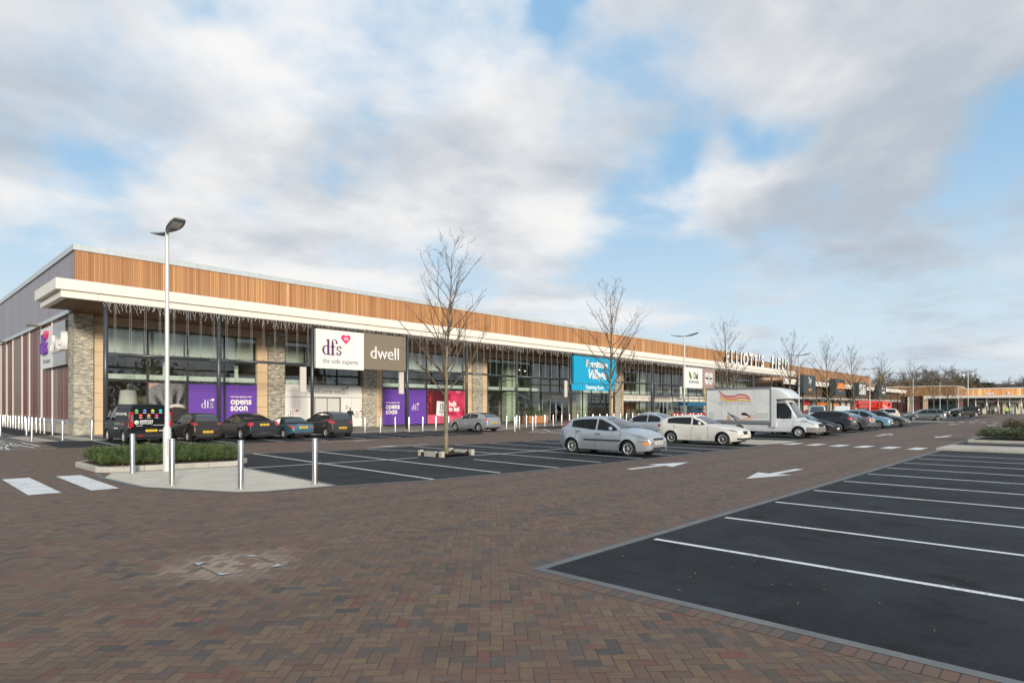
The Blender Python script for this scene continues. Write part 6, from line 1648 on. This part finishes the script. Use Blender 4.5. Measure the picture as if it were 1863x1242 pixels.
tpos=[(G(812,828),8.3),((26.9,18.0),8.4),((43.9,18.9),8.4),((56.6,18.6),8.4),((62.7,17.2),8.4),((70.6,16.8),8.4),((82.6,17.0),8.2),((100.5,17.0),8.4),((124,17.5),8.4),((146,18.3),8.4),((165,19),8.0)]
tl=['leafless young tree in the square concrete edged pit in the middle car park','leafless young tree standing before the turquoise banner','leafless young tree at the tail of the white box truck','leafless young tree behind the raised nose of the box truck cab','leafless young tree right of the slate blue sign box','leafless young tree left of the lamp post above the red boom lift','leafless young tree right of the lamp post above the red boom lift','leafless young tree beside the burgundy hatchback','leafless young tree behind the slate grey estate car','leafless young tree before the dark canopy of the far shops','leafless young tree farthest down the row, by the distant shops']
for i,((p,h),l) in enumerate(zip(tpos,tl)):
    e=empty('bare_tree',(p[0],p[1],0),[0.6,2.1,4.4,1.0,5.2,3.0,.2,2.7,4.0,1.7,5.6][i],l,'tree','young leafless trees in a row down the car park'); s=h/8.4*.965; e.scale=(s,s,s)
    a,b=tm[i%3]; link('trunk',a,e); link('crown',b,e)
# concrete kerb pieces around the first tree
tp=G(812,828); tx,ty_=tp
e=empty('tree_pit_edging',(tx,ty_,0),0,'ring of pale concrete kerb blocks around bark mulch at the foot of the first tree','tree pit')
def blk_(x0,y0,x1,y1,h=.16):
    mb=MB(); mb.prism([(x0,y0),(x1,y0),(x1,y1),(x0,y1)],0,h); mb.build('kerb_block',M['conc'],e)
for sx in (-.82,.68):
    blk_(sx,-.33,sx+.14,.33,.19)
    for cy in (-.68,.54): blk_(sx-.01,cy,sx+.15,cy+.14,.22)
    for cy in (-.54,.33):
        mb=MB(); mb.prism([(sx+.01,cy),(sx+.13,cy),(sx+.13,cy+.21),(sx+.01,cy+.21)],0,.15); mb.build('mulch_edge',soil,e)
mb=MB()
for q in range(200):
    a=random.uniform(-.66,.66); b_q=random.uniform(-.64,.64); l=.03; mb.face([(a-l,b_q,.085),(a,b_q-l,.10),(a+l,b_q,.09),(a,b_q+l,.105)])
mb.build('mulch_chips',soil,e)
sheet('tree_pit_soil',[(tx-.69,ty_-.66),(tx+.69,ty_-.66),(tx+.69,ty_+.66),(tx-.69,ty_+.66)],.08,soil)
# mulch chips and fallen leaves
rnd=random.Random(5)
# ---------------------------------------------------------------- low juniper in the beds
def juniper(name,poly,h,dens,cols,base,label,seed=1,hfun=None,blade=.11):
    rnd=random.Random(seed); xs=[p[0] for p in poly]; ys=[p[1] for p in poly]
    def inside_(x,y):
        c=False; n=len(poly)
        for i in range(n):
            (x1,y1),(x2,y2)=poly[i],poly[i-1]
            if (y1>y)!=(y2>y) and x<(x2-x1)*(y-y1)/(y2-y1)+x1: c=not c
        return c
    mb=MB(); N_=int(dens*(max(xs)-min(xs))*(max(ys)-min(ys)))
    for _ in range(N_):
        x=rnd.uniform(min(xs),max(xs)); y=rnd.uniform(min(ys),max(ys))
        if not inside_(x,y): continue
        c=noise.noise(Vector((x*1.3,y*1.3,seed)))*.5+.5; hh=h*(.45+.75*c)*rnd.uniform(.5,1.1)
        if hfun: hh*=hfun(x,y)
        if hh<.05: continue
        a=rnd.uniform(0,6.28); le=rnd.uniform(.12,.30); el=rnd.uniform(.15,1.1)
        d=Vector((math.cos(a)*math.cos(el),math.sin(a)*math.cos(el),math.sin(el))); p=Vector((x,y,base+hh*rnd.uniform(.35,1))); 
        mi=min(len(cols)-1,int((c*.6+rnd.random()*.6)*len(cols)))
        for k in range(5):
            q=p+d*(le*k/5); w_=blade*(1-k/6)*.5
            for s in (-1,1):
                sd_=d.cross(Vector((0,0,1))).normalized()*s; tip=q+(sd_*.8+d*.9).normalized()*w_*1.6+Vector((0,0,rnd.uniform(-.01,.03)))
                mb.face([q,q+d*.022,tip],mi)
    for _ in range(int(N_*.02)):
        pass
    x0,y0=poly[0]; mb.v=[(a-x0,b-y0,c) for a,b,c in mb.v]
    ms=[mat(f'foliage_{name}_{"abcd"[i]}',c,.7,var=.25,vscale=4) for i,c in enumerate(cols)]
    return mb.build('ground_cover',ms,loc=(x0,y0,0),label=label,cat='ground cover',kind='stuff')
bi=[(4.72,20.45),(8.4,19.6),(8.6,20.4),(8.6,22.5),(7.8,23.4),(5.5,23.4),(4.7,22.6)]
juniper('bed',bi,.36,900,[(.030,.055,.016),(.050,.090,.026),(.080,.125,.036),(.13,.165,.055)],.14,'low green juniper filling the kerbed bed at the near corner',2,lambda x,y: max(0,min(1.15,.25+1.3*min(y-(20.75-.23*(x-4.7)),.75))) if y>20.55-.23*(x-4.7) else .0)
r1=[(39.9,3.8),(44.0,3.6),(44.0,-9),(39.9,-9)]
juniper('bedr',r1,.55,260,[(.035,.055,.016),(.06,.085,.025),(.10,.11,.04)],.14,'dark green low hedge in the nearer kerbed bed on the right',4,None,.16)
r2=[(55.6,3.8),(60.6,3.7),(60.6,-9),(55.6,-9)]
juniper('bedf',r2,.75,190,[(.05,.055,.022),(.085,.08,.035),(.12,.10,.05)],.14,'brownish low hedge in the farther kerbed bed on the right',5,None,.2)
# bark chips and fallen leaves scattered on the near asphalt and in the beds
mb=MB()
for _ in range(900):
    x=rnd.uniform(4.7,8.6); y=rnd.uniform(19.6,23.4)
    a=rnd.uniform(0,6.28); l=rnd.uniform(.02,.05); z=.142+rnd.uniform(0,.03)
    c,s=math.cos(a)*l,math.sin(a)*l; mb.face([(x-c,y-s,z),(x+s*.4,y-c*.4,z+.012),(x+c,y+s,z),(x-s*.4,y+c*.4,z+.006)],rnd.choice([0,0,1]))
mb.v=[(a-5,b-20,c) for a,b,c in mb.v]
mb.build('bark_chips',[mat('chip_brown',(.10,.05,.03),.9),mat('chip_tan',(.28,.17,.10),.9)],loc=(5,20,0),label='brown bark chips scattered round the edge of the near planting bed',cat='bark chips',kind='stuff')
mb=MB()
for (px_,py_) in [(1132,1013),(1065,1008),(1265,1045),(1330,1034),(1437,1065),(1452,1100),(1382,986),(1395,960),(1255,1052),(1240,1020),(1600,1100),(1700,1150),(1640,1010),(1500,1075),(1760,1060),(1800,960),(1550,930),(1660,915),(1785,935),(960,1020),(880,1062),(835,1065),(1222,1180),(1060,1170),(985,1135),(500,850),(610,872),(700,852),(920,836)]:
    x,y=G(px_,py_); a=rnd.uniform(0,6.28); l=rnd.uniform(.010,.022)
    c,s=math.cos(a)*l,math.sin(a)*l; mb.face([(x-c,y-s,.014),(x+s*.5,y-c*.5,.022),(x+c,y+s,.014),(x-s*.5,y+c*.5,.026)])
mb.v=[(a-6,b-3,c) for a,b,c in mb.v]
mb.build('fallen_leaves',mat('dry_leaf',(.22,.16,.10),.8),loc=(6,3,0),label='small dry fallen leaves and grit scattered on the near paving and asphalt',cat='fallen leaves',kind='stuff')
# ---------------------------------------------------------------- planters by the doors
for i,(x0,x1,v,l) in enumerate([(963,997,44.0,'square orange timber planter with a small green shrub, left of the grey Welcome doors'),(1162,1179,44.0,'square orange timber planter with small green shrubs, behind the bollards below the cream strip sign')]):
    a,b=U(x0,v),U(x1,v); L=(b-a); e=empty('timber_planter',(a+L/2,v+.5,0),0,l,'planter','timber planters before the doors'); hb=.85
    mb=MB(); 
    for k in range(5): mb.box((-L/2,-.5,.06+.16*k),(L/2,.5,.06+.16*k+.15))
    mb.build('box',mat('orange_timber',(.50,.22,.09),.6,var=.2),e)
    f=MB(); rn=random.Random(i)
    for _ in range(500):
        cx=rn.choice([-L*.25,L*.25]); d=Vector((rn.gauss(0,1),rn.gauss(0,1),rn.gauss(0,1))).normalized()*rn.uniform(.2,.45); p=Vector((cx,0,1.15))+d; q=Vector((rn.uniform(-.1,.1),rn.uniform(-.1,.1),rn.uniform(-.1,.1)))
        f.face([p,p+q,p+Vector((q.y,q.z,q.x))])
    f.build('shrub',mat('planter_leaf',(.05,.08,.03),.7),e)
# ---------------------------------------------------------------- people
def person(loc,rz,label,top,legs,hair,pose='stand',skin=(.55,.33,.24),scale=1.0):
    e=empty('person',(loc[0],loc[1],0),rz,label,'person'); e.scale=(scale,)*3
    V=[];E_=[];Rr=[];part=[]
    def v(p,r): V.append(p);Rr.append(r);return len(V)-1
    if pose=='stand':
        pel=v((0,0,.95),(.15,.11)); wst=v((0,0,1.10),(.14,.10)); ch=v((0,.01,1.32),(.19,.12)); nk0=v((0,0,1.48),(.07,.065)); nk=v((0,-.01,1.55),(.055,.055)); h1=v((0,-.02,1.63),(.075,.085)); h2=v((0,-.02,1.72),(.075,.09)); h3=v((0,-.01,1.78),(.045,.055))
        E_+=[(pel,wst),(wst,ch),(ch,nk0),(nk0,nk),(nk,h1),(h1,h2),(h2,h3)]
        for s in (1,-1):
            hp=v((.09*s,0,.90),(.095,.10)); kn=v((.10*s,-.02,.50),(.062,.065)); an=v((.11*s,.02,.10),(.045,.05)); to=v((.12*s,-.13,.045),(.04,.035)); E_+=[(pel,hp),(hp,kn),(kn,an),(an,to)]
            sh=v((.20*s,.0,1.42),(.075,.075)); el=v((.27*s,.02,1.14),(.052,.052)); wr=v((.16*s,-.20,1.20),(.036,.034)); pm_=v((.12*s,-.25,1.25),(.035,.022)); E_+=[(ch,sh),(sh,el),(el,wr),(wr,pm_)]
            for k in range(4): f0=v((.12*s-.02*s+(.018*k-.02)*s,-.29,1.27+.008*k),(.010,.010)); f1=v((.10*s+(.016*k-.03)*s,-.31+.01*k,1.31-.005*k),(.008,.008)); E_+=[(pm_,f0),(f0,f1)]
            th=v((.10*s-.05*s,-.26,1.28),(.011,.011)); E_+=[(pm_,th)]
    else:
        pel=v((0,0,.55),(.15,.13)); wst=v((0,-.10,.70),(.15,.12)); ch=v((0,-.24,.90),(.19,.13)); nk0=v((0,-.33,1.02),(.07,.065)); nk=v((0,-.37,1.06),(.055,.055)); h1=v((0,-.42,1.12),(.08,.09)); h2=v((0,-.45,1.21),(.075,.085))
        E_+=[(pel,wst),(wst,ch),(ch,nk0),(nk0,nk),(nk,h1),(h1,h2)]
        for s in (1,-1):
            hp=v((.10*s,.0,.52),(.10,.10)); kn=v((.15*s,-.35,.42 if s>0 else .12),(.065,.065)); an=v((.14*s,-.28 if s>0 else .15,.10),(.047,.05)); to=v((.14*s,-.42 if s>0 else .28,.045),(.04,.035)); E_+=[(pel,hp),(hp,kn),(kn,an),(an,to)]
            sh=v((.20*s,-.28,.96),(.075,.075)); el=v((.24*s,-.40,.70),(.052,.052)); wr=v((.12*s,-.58,.52),(.036,.034)); pm_=v((.10*s,-.64,.48),(.035,.022)); E_+=[(ch,sh),(sh,el),(el,wr),(wr,pm_)]
            for k in range(4): f0=v((.10*s+(.018*k-.03)*s,-.69,.45),(.010,.010)); E_+=[(pm_,f0)]
            th=v((.05*s,-.65,.45),(.011,.011)); E_+=[(pm_,th)]
    me=bpy.data.meshes.new('body'); me.from_pydata(V,E_,[]); o=bpy.data.objects.new('body',me); sc.collection.objects.link(o)
    md=o.modifiers.new('skin','SKIN'); 
    for sv,r in zip(me.skin_vertices[0].data,Rr): sv.radius=r
    me.skin_vertices[0].data[0].use_root=True
    ss=o.modifiers.new('sub','SUBSURF'); ss.levels=1; ss.render_levels=1
    dg=bpy.context.evaluated_depsgraph_get(); dg.update(); m2=bpy.data.meshes.new_from_object(o.evaluated_get(dg)); bpy.data.objects.remove(o)
    for m in (top,legs,mat('skin_tone',skin,.5),hair,mat('shoe_black',(.02,.02,.02),.6)): m2.materials.append(m)
    zw=.93 if pose=='stand' else .60; zn=1.53 if pose=='stand' else 1.06
    for p in m2.polygons:
        c=p.center; p.use_smooth=True
        if pose=='stand': hand=c.y<-.215 and 1.1<c.z<1.45
        else: hand=c.y<-.60 and c.z<.7
        if hand: p.material_index=2
        elif c.z>zn: p.material_index=3 if (c.z>zn+.21 or c.y>(.02 if pose=='stand' else -.40)) else 2
        elif c.z<.09: p.material_index=4
        elif c.z<zw and not (abs(c.x)>.2): p.material_index=1
        else: p.material_index=0
    b=link('body',m2,e); return e
person((U(637,45.3),45.3),R(150),'man in a black coat standing with hands at his chest before the white entrance',mat('black_coat',(.015,.015,.017),.8),mat('dark_trousers',(.02,.02,.025),.8),mat('thin_grey_hair',(.30,.20,.16),.8),scale=1.02)
person((189.5,12.3),R(60),'crouching worker in a bright yellow jacket, before the distant shops',mat('yellow_jacket',(.55,.85,.05),.6),mat('navy_trousers',(.03,.04,.08),.8),mat('white_helmet',(.75,.75,.7),.4),'crouch',scale=1.5)
# ---------------------------------------------------------------- distant shops
UB=212
db=empty('distant_shops',(UB,0,0),0,'distant low shop row with a pale timber band above a long white canopy','building')
def at(px_,Z): t=(px_-931.5)/F; return (Z*(FW[0]+t*RT[0]),Z*(FW[1]+t*RT[1]))
va,vb2=VV(1752,UB),VV(1900,UB)
def zat(px_,py_,u): 
    t=(px_-931.5)/F; Z=u/(FW[0]+t*RT[0]); return CH+(HY-py_)*Z/F
wood2=wood_mat('pale_timber_band',1,.5,(1.9,2.0,2.1))
mb=MB(); mb.box((0,vb2,4.9),(10,va,zat(1800,707,UB))); mb.build('timber_band',wood2,db)
mb=MB(); mb.box((-.2,vb2,zat(1800,707,UB)+.001),(10.3,va+.2,zat(1800,707,UB)+.22)); mb.build('coping',M['fascia'],db)
mb=MB(); mb.box((-6,vb2,4.30),(-.001,va+4,4.95)); mb.build('canopy',M['fascia'],db)
mb=MB(); mb.box((0.5,vb2,0),(9,va,4.28)); mb.build('shop_front_wall',mat('far_dark_front',(.26,.25,.22),.5,var=.5,vscale=.3),db)
rn=random.Random(9)
v=vb2+.8; i=0
while v<va-1:
    w_=rn.uniform(.5,1.1); mb=MB(); mb.box((.3,v,0),(.49,v+w_,rn.choice([2.6,3.2,3.9]))); mb.build('shop_window',mat('far_cream',(.85,.82,.68),.6) if i%3!=1 else mat('far_glass',(.30,.36,.32),.1),db); v+=w_+rn.uniform(.4,1.0); i+=1
for k in range(6):
    vv=vb2+2+(va-vb2-3)*k/6; mb=MB(); mb.tube((-5.5,vv,0),(-5.5,vv,4.3),.12,n=6); mb.build('canopy_post',M['galv'],db)
cl_names=['white','galv']
for i in range(26):
    v=vb2+rn.uniform(1,va-vb2-2); x=-rn.uniform(.2,5); e_=empty('pavement_bollard',(UB+x,v,0),0,'pale stumpy post among the furniture before the distant shops','bollard','pale posts before the distant shops')
    mb=MB(); mb.lathe([(.16,0),(.16,rn.choice([1.1,1.3,1.8])),(.01,rn.choice([1.85]))],n=8) if i%3 else mb.box((-.2,-.5,0),(.2,.5,1.3)); mb.build('post',M['white'] if i%2 else mat('far_cream'),e_)
for i in range(5):
    v=vb2+2+(va-vb2-4)*i/5; mb=MB(); mb.box((-.05,v,3.0),(.29,v+2.2,3.7)); mb.build('fascia_sign',M['white'],db)
def farsign(px_,py0,py1,w_,txt,m,label,u=UB-.1):
    v=VV(px_,u); e=empty('shop_sign',(u,v,zat(px_,py1,u)),0,label,'sign'); me=text_mesh(txt,zat(px_,py0,u)-zat(px_,py1,u),.05,1.0,.03); me.materials.append(m); link('lettering',me,e,(0,0,0),(0,0,R(-90)))
farsign(1800,710,717,3,'next',M['white'],'pale lettering on the timber band of the distant shops')
farsign(1835,710.5,716.5,3,'B',M['white'],'single pale letter emblem on the timber band of the distant shops')
e=empty('round_sign',(UB-.2,VV(1812,UB),zat(1812,733,UB)),0,'small round red sign in the windows of the distant shops','sign'); mb=MB(); mb.tube((0,0,0),(-.1,0,0),.38,n=16); mb.build('disc',mat('sign_red',(.6,.04,.03),.5),e)
# middle distance timber building and dark canopy
UA=238
va2,vb3=VV(1608,UA),VV(1737,UA)
e=empty('distant_building',(UA,0,0),0,'timber topped building far behind the estate car, with cream columns and red brown walls','building')
mb=MB(); mb.box((0,vb3,5.4),(22,va2,zat(1700,703,UA))); mb.build('timber_band',wood_mat('dull_timber_band',1,.4,(.95,1.1,1.2)),e)
mb=MB(); mb.box((-.2,vb3-.2,zat(1700,703,UA)+.001),(22.2,va2,zat(1700,703,UA)+.25)); mb.build('coping',M['fascia'],e)
mb=MB(); mb.box((.6,vb3,0),(21,va2,5.4)); mb.build('shop_front_wall',mat('far_brown_wall',(.13,.05,.04),.6,var=.3,vscale=.2),e)
for x0,x1,c in ((1651,1657,'cream'),(1657,1661,'glass'),(1679,1688,'tan'),(1690,1700,'cream'),(1712,1722,'glass')):
    a,b=VV(x0,UA),VV(x1,UA); mb=MB(); mb.box((.2,b,0),(.59,a,6.2)); mb.build('wall_panel',{'cream':mat('far_cream'),'glass':mat('far_glass'),'tan':M['beige']}[c],e)
e=empty('distant_canopy',(206,0,0),0,'low white roofed dark green shelter in front of the timber topped building','building')
a,b=VV(1684,206),VV(1742,206)
mb=MB(); mb.box((-3,b,4.2),(6,a,4.95)); mb.build('roof_edge',M['fascia'],e); mb=MB(); mb.box((0,b+.5,0),(5,VV(1690,206),4.19)); mb.build('wall',mat('dark_teal_wall',(.02,.05,.05),.5),e)
mb=MB(); mb.box((-3,b-2,3.6),(2,a+2,3.75)); mb.build('lower_roof',M['frame'],e)
# ---------------------------------------------------------------- hills and woods
def hill(name,pts,z,m,thick=260):
    "ridge running across the view; pts: (photo x, photo y of the ridge line) at distance Z"
    mb=MB(); rows=[]
    for (x,y,Z) in pts:
        u,v=at(x,Z); h=CH+(HY-y)*Z/F; d=Vector((u,v)).normalized(); row=[]
        for k in range(9):
            t=k/8; q=Vector((u,v))+d*(t-.35)*thick*2; row.append((q.x,q.y,-1+(h+1)*math.exp(-((t-.35)/.26)**2)))
        rows.append(row)
    mb.grid(rows,0,True,flip=True); return mb.build(name,m,kind='structure')
hm,hg,hb_=newmat('wooded_slope'); hp=world_pos(hg); hg.put(hb_.inputs['Base Color'],hg.mix(hg.sstep(hg.noise(hp,.06,6,.65),.35,.65),(.030,.028,.022,1),(.075,.062,.045,1))); hb_.inputs['Roughness'].default_value=1
hill('hill',[(1500,722,520),(1600,716,520),(1700,706,540),(1760,700,560),(1790,697,600),(1850,697.5,620),(1900,690,620),(2050,680,640),(2300,676,640)],0,hm,140)
hill('hill',[(-900,705,700),(-400,700,700),(0,712,700),(300,716,700),(900,716,700),(1500,718,700)],0,hm,140)
woodb=bark_mat('hazy_wood_bark',(.13,.11,.105),(.20,.17,.155)); russ=mat('russet_twigs',(.25,.165,.085),.9,var=.4,vscale=.3); oliv=mat('olive_twigs',(.16,.135,.065),.9,var=.4,vscale=.3); ever=mat('evergreen_needles',(.018,.035,.022),.9)  # bark of the far trees lightened, distance haze put into its colour
def big_tree(seed,H,W_,twig,leaf=0,leafm=None,n1=16):
    rnd=random.Random(seed); T=MB(); C_=MB()
    pts,rs=limb(T,(0,0,0),(0,0,1),H*.55,H*.022,6,7,.06,.05,rnd,.5)
    for i in range(n1):
        t=rnd.uniform(.35,1); k=min(5,int(t*6)); p=pts[k].lerp(pts[k+1],t*6-k); a=rnd.uniform(0,6.28); el=rnd.uniform(.35,1.25)
        L=H*rnd.uniform(.30,.48)*(1.0 if el<1 else 1.1); d=(math.cos(a)*math.cos(el)*W_,math.sin(a)*math.cos(el)*W_,math.sin(el))
        b,br=limb(T,p,d,L,H*.009,6,5,.16,.03,rnd,.3)
        for _ in range(13):
            t2=rnd.uniform(.25,1); k=min(5,int(t2*6)); q=b[k].lerp(b[k+1],t2*6-k); d2=((b[k+1]-b[k]).normalized()+Vector((rnd.gauss(0,.7),rnd.gauss(0,.7),rnd.gauss(.1,.5)))).normalized()
            s,sr=limb(C_,q,d2,H*rnd.uniform(.09,.20),H*.0035,4,4,.2,.02,rnd,.4)
            for _ in range(9):
                j=rnd.randint(0,3); d3=((s[j+1]-s[j]).normalized()+Vector((rnd.gauss(0,.9),rnd.gauss(0,.9),rnd.gauss(.1,.6)))).normalized(); limb(C_,s[j],d3,H*rnd.uniform(.03,.08),H*.0020,2,3,.3,0,rnd,.5)
                if leaf:
                    for _ in range(leaf):
                        c=s[j]+Vector((rnd.gauss(0,1),rnd.gauss(0,1),rnd.gauss(0,1)))*H*.03; r_=H*.012
                        C_.face([c+Vector((rnd.uniform(-r_,r_),rnd.uniform(-r_,r_),rnd.uniform(-r_,r_))) for _ in range(3)],1)
    return T.mesh('trunk',woodb),C_.mesh('crown',[twig,leafm or twig])
BT=[big_tree(1,20,1.0,woodb),big_tree(2,20,1.15,woodb),big_tree(3,20,1.2,russ,2,russ,14),big_tree(4,20,1.2,oliv,2,oliv,14)]
def conifer(seed,H,w_):
    rnd=random.Random(seed); T=MB(); C_=MB(); limb(T,(0,0,0),(0,0,1),H,H*.02,8,6,.01,.05,rnd,.1)
    for i in range(900):
        t=rnd.random()**.8; z=H*(.12+.88*t); r=w_*(1-t)**.8*rnd.uniform(.4,1)+.1; a=rnd.uniform(0,6.28); p=Vector((r*math.cos(a),r*math.sin(a),z-.12*r)); 
        for _ in range(3): C_.face([p+Vector((rnd.gauss(0,.4),rnd.gauss(0,.4),rnd.gauss(0,.2))) for _ in range(3)])
    return T.mesh('trunk',woodb),C_.mesh('crown',ever)
CF=conifer(3,17,3.2)
# (photo x, photo y of the top, distance, kind)
WD=[(1573,694,300,2),(1586,686,310,0),(1598,678,320,0),(1610,669,320,1),(1620,676,300,2),(1631,698,280,2),(1640,680,330,0),(1650,671,330,1),(1661,668,320,0),(1669,672,335,1),(1680,668,320,0),(1693,667,320,1),(1703,673,325,0),(1711,682,300,3),
    (1719,666,330,1),(1727,668,325,0),(1737,668,330,1),(1746,676,320,3),(1757,674,320,0),(1765,676,325,1),(1771,688,300,3),(1646,698,270,2),(1658,700,262,3),(1673,697,275,2),(1688,699,262,3),(1702,700,270,2),(1716,698,275,3),(1730,700,262,2),(1744,697,270,3),(1757,699,262,2),
    (1606,702,270,3),(1590,703,262,2),(1783,698,300,3),(1800,698,290,2),(1812,700,300,3)]
ra=random.Random(77)
kn=['bare grey-brown','bare wide spreading','russet bushy','olive brown bushy']
for i,(x,yt,Z,k) in enumerate(WD):
    u,v=at(x,Z); h=CH+(HY-yt)*Z/F+.5; s=h/19.0
    e=empty('woodland_tree',(u,v,-.5),ra.uniform(0,6.28),f'{kn[k]} tree behind the far roofs, {["left","middle left","middle","middle right","right"][min(4,max(0,int((x-1570)/50)))]} stretch of its skyline','tree',f'{kn[k]} woodland trees, {["left","middle left","middle","middle right","right"][min(4,max(0,int((x-1570)/50)))]} stretch'); e.scale=(s*1.05,s*1.05,s)
    a,b=BT[k]; link('trunk',a,e); link('crown',b,e)
u,v=at(1777.5,300); e=empty('conifer_tree',(u,v,-.5),0,'dark green conifer at the right edge of the bare wood','tree'); a,b=CF; link('trunk',a,e); link('crown',b,e); s=(CH+(HY-687.5)*300/F)/17; e.scale=(s,s,s)
# flat topped cedar
u,v=at(1795,310); e=empty('cedar_tree',(u,v,-.5),0,'dark flat tiered cedar with a bare top, alone against the sky','tree')
T=MB(); C_=MB(); rn=random.Random(4); H_=CH+(HY-686)*310/F; limb(T,(0,0,0),(0,0,1),H_,.35,8,6,.02,.02,rn,.15)
for z,r in ((H_*.60,7.5),(H_*.72,5.5),(H_*.82,3.0)):
    for _ in range(260):
        a=rn.uniform(0,6.28); q=r*rn.random()**.5; p=Vector((q*math.cos(a),q*math.sin(a),z+rn.gauss(0,.25)+.12*q))
        C_.face([p+Vector((rn.gauss(0,.6),rn.gauss(0,.6),rn.gauss(0,.18))) for _ in range(3)])
    for k in range(7): a=k*.9; T.tube((0,0,z-.8),(r*.9*math.cos(a),r*.9*math.sin(a),z+.6),.12,.05,n=4)
T.build('trunk',woodb,e); C_.build('crown',ever,e)
# trees on the distant ridge
WR=[(1835,685),(1846,689),(1822,693),(1856,688),(1868,682),(1880,680),(1895,678)]
for i,(x,yt) in enumerate(WR):
    u,v=at(x,470); h=CH+(HY-yt)*470/F; s=h/19; e=empty('woodland_tree',(u,v,-.5),i*1.3,'bare tree on the dark ridge at the right edge of the skyline','tree','bare trees on the dark ridge'); e.scale=(s,s,s); a,b=BT[i%2]; link('trunk',a,e); link('crown',b,e)

# belt of bare trees round the other sides of the car park, mirrored in the glass
rn=random.Random(12); mb=MB()
def belt(x0,y0,x1,y1,h,n):
    for i in range(n):
        t=i/n; x=x0+(x1-x0)*t+rn.gauss(0,2); y=y0+(y1-y0)*t+rn.gauss(0,2); H_=h*(.6+.5*noise.noise(Vector((x*.05,y*.05,0)))+.25*rn.random())
        mb.tube((x,y,0),(x+rn.gauss(0,.5),y,H_*.8),.2,.06,n=4,caps=False)
        for _ in range(60):
            z=H_*rn.uniform(.02,1)**1.3; r=2.4; c=Vector((x+rn.gauss(0,r),y+rn.gauss(0,r),z))
            mb.face([c+Vector((rn.gauss(0,.55),rn.gauss(0,.55),rn.gauss(0,.7))) for _ in range(3)])
belt(-75,-70,200,-85,13,190); belt(-75,-70,-60,140,12,150)
mb.build('tree_belt',mat('belt_twigs',(.11,.095,.07),.95,var=.4,vscale=.2),label='brown winter tree belt closing the far sides of the car park',cat='trees',kind='stuff')
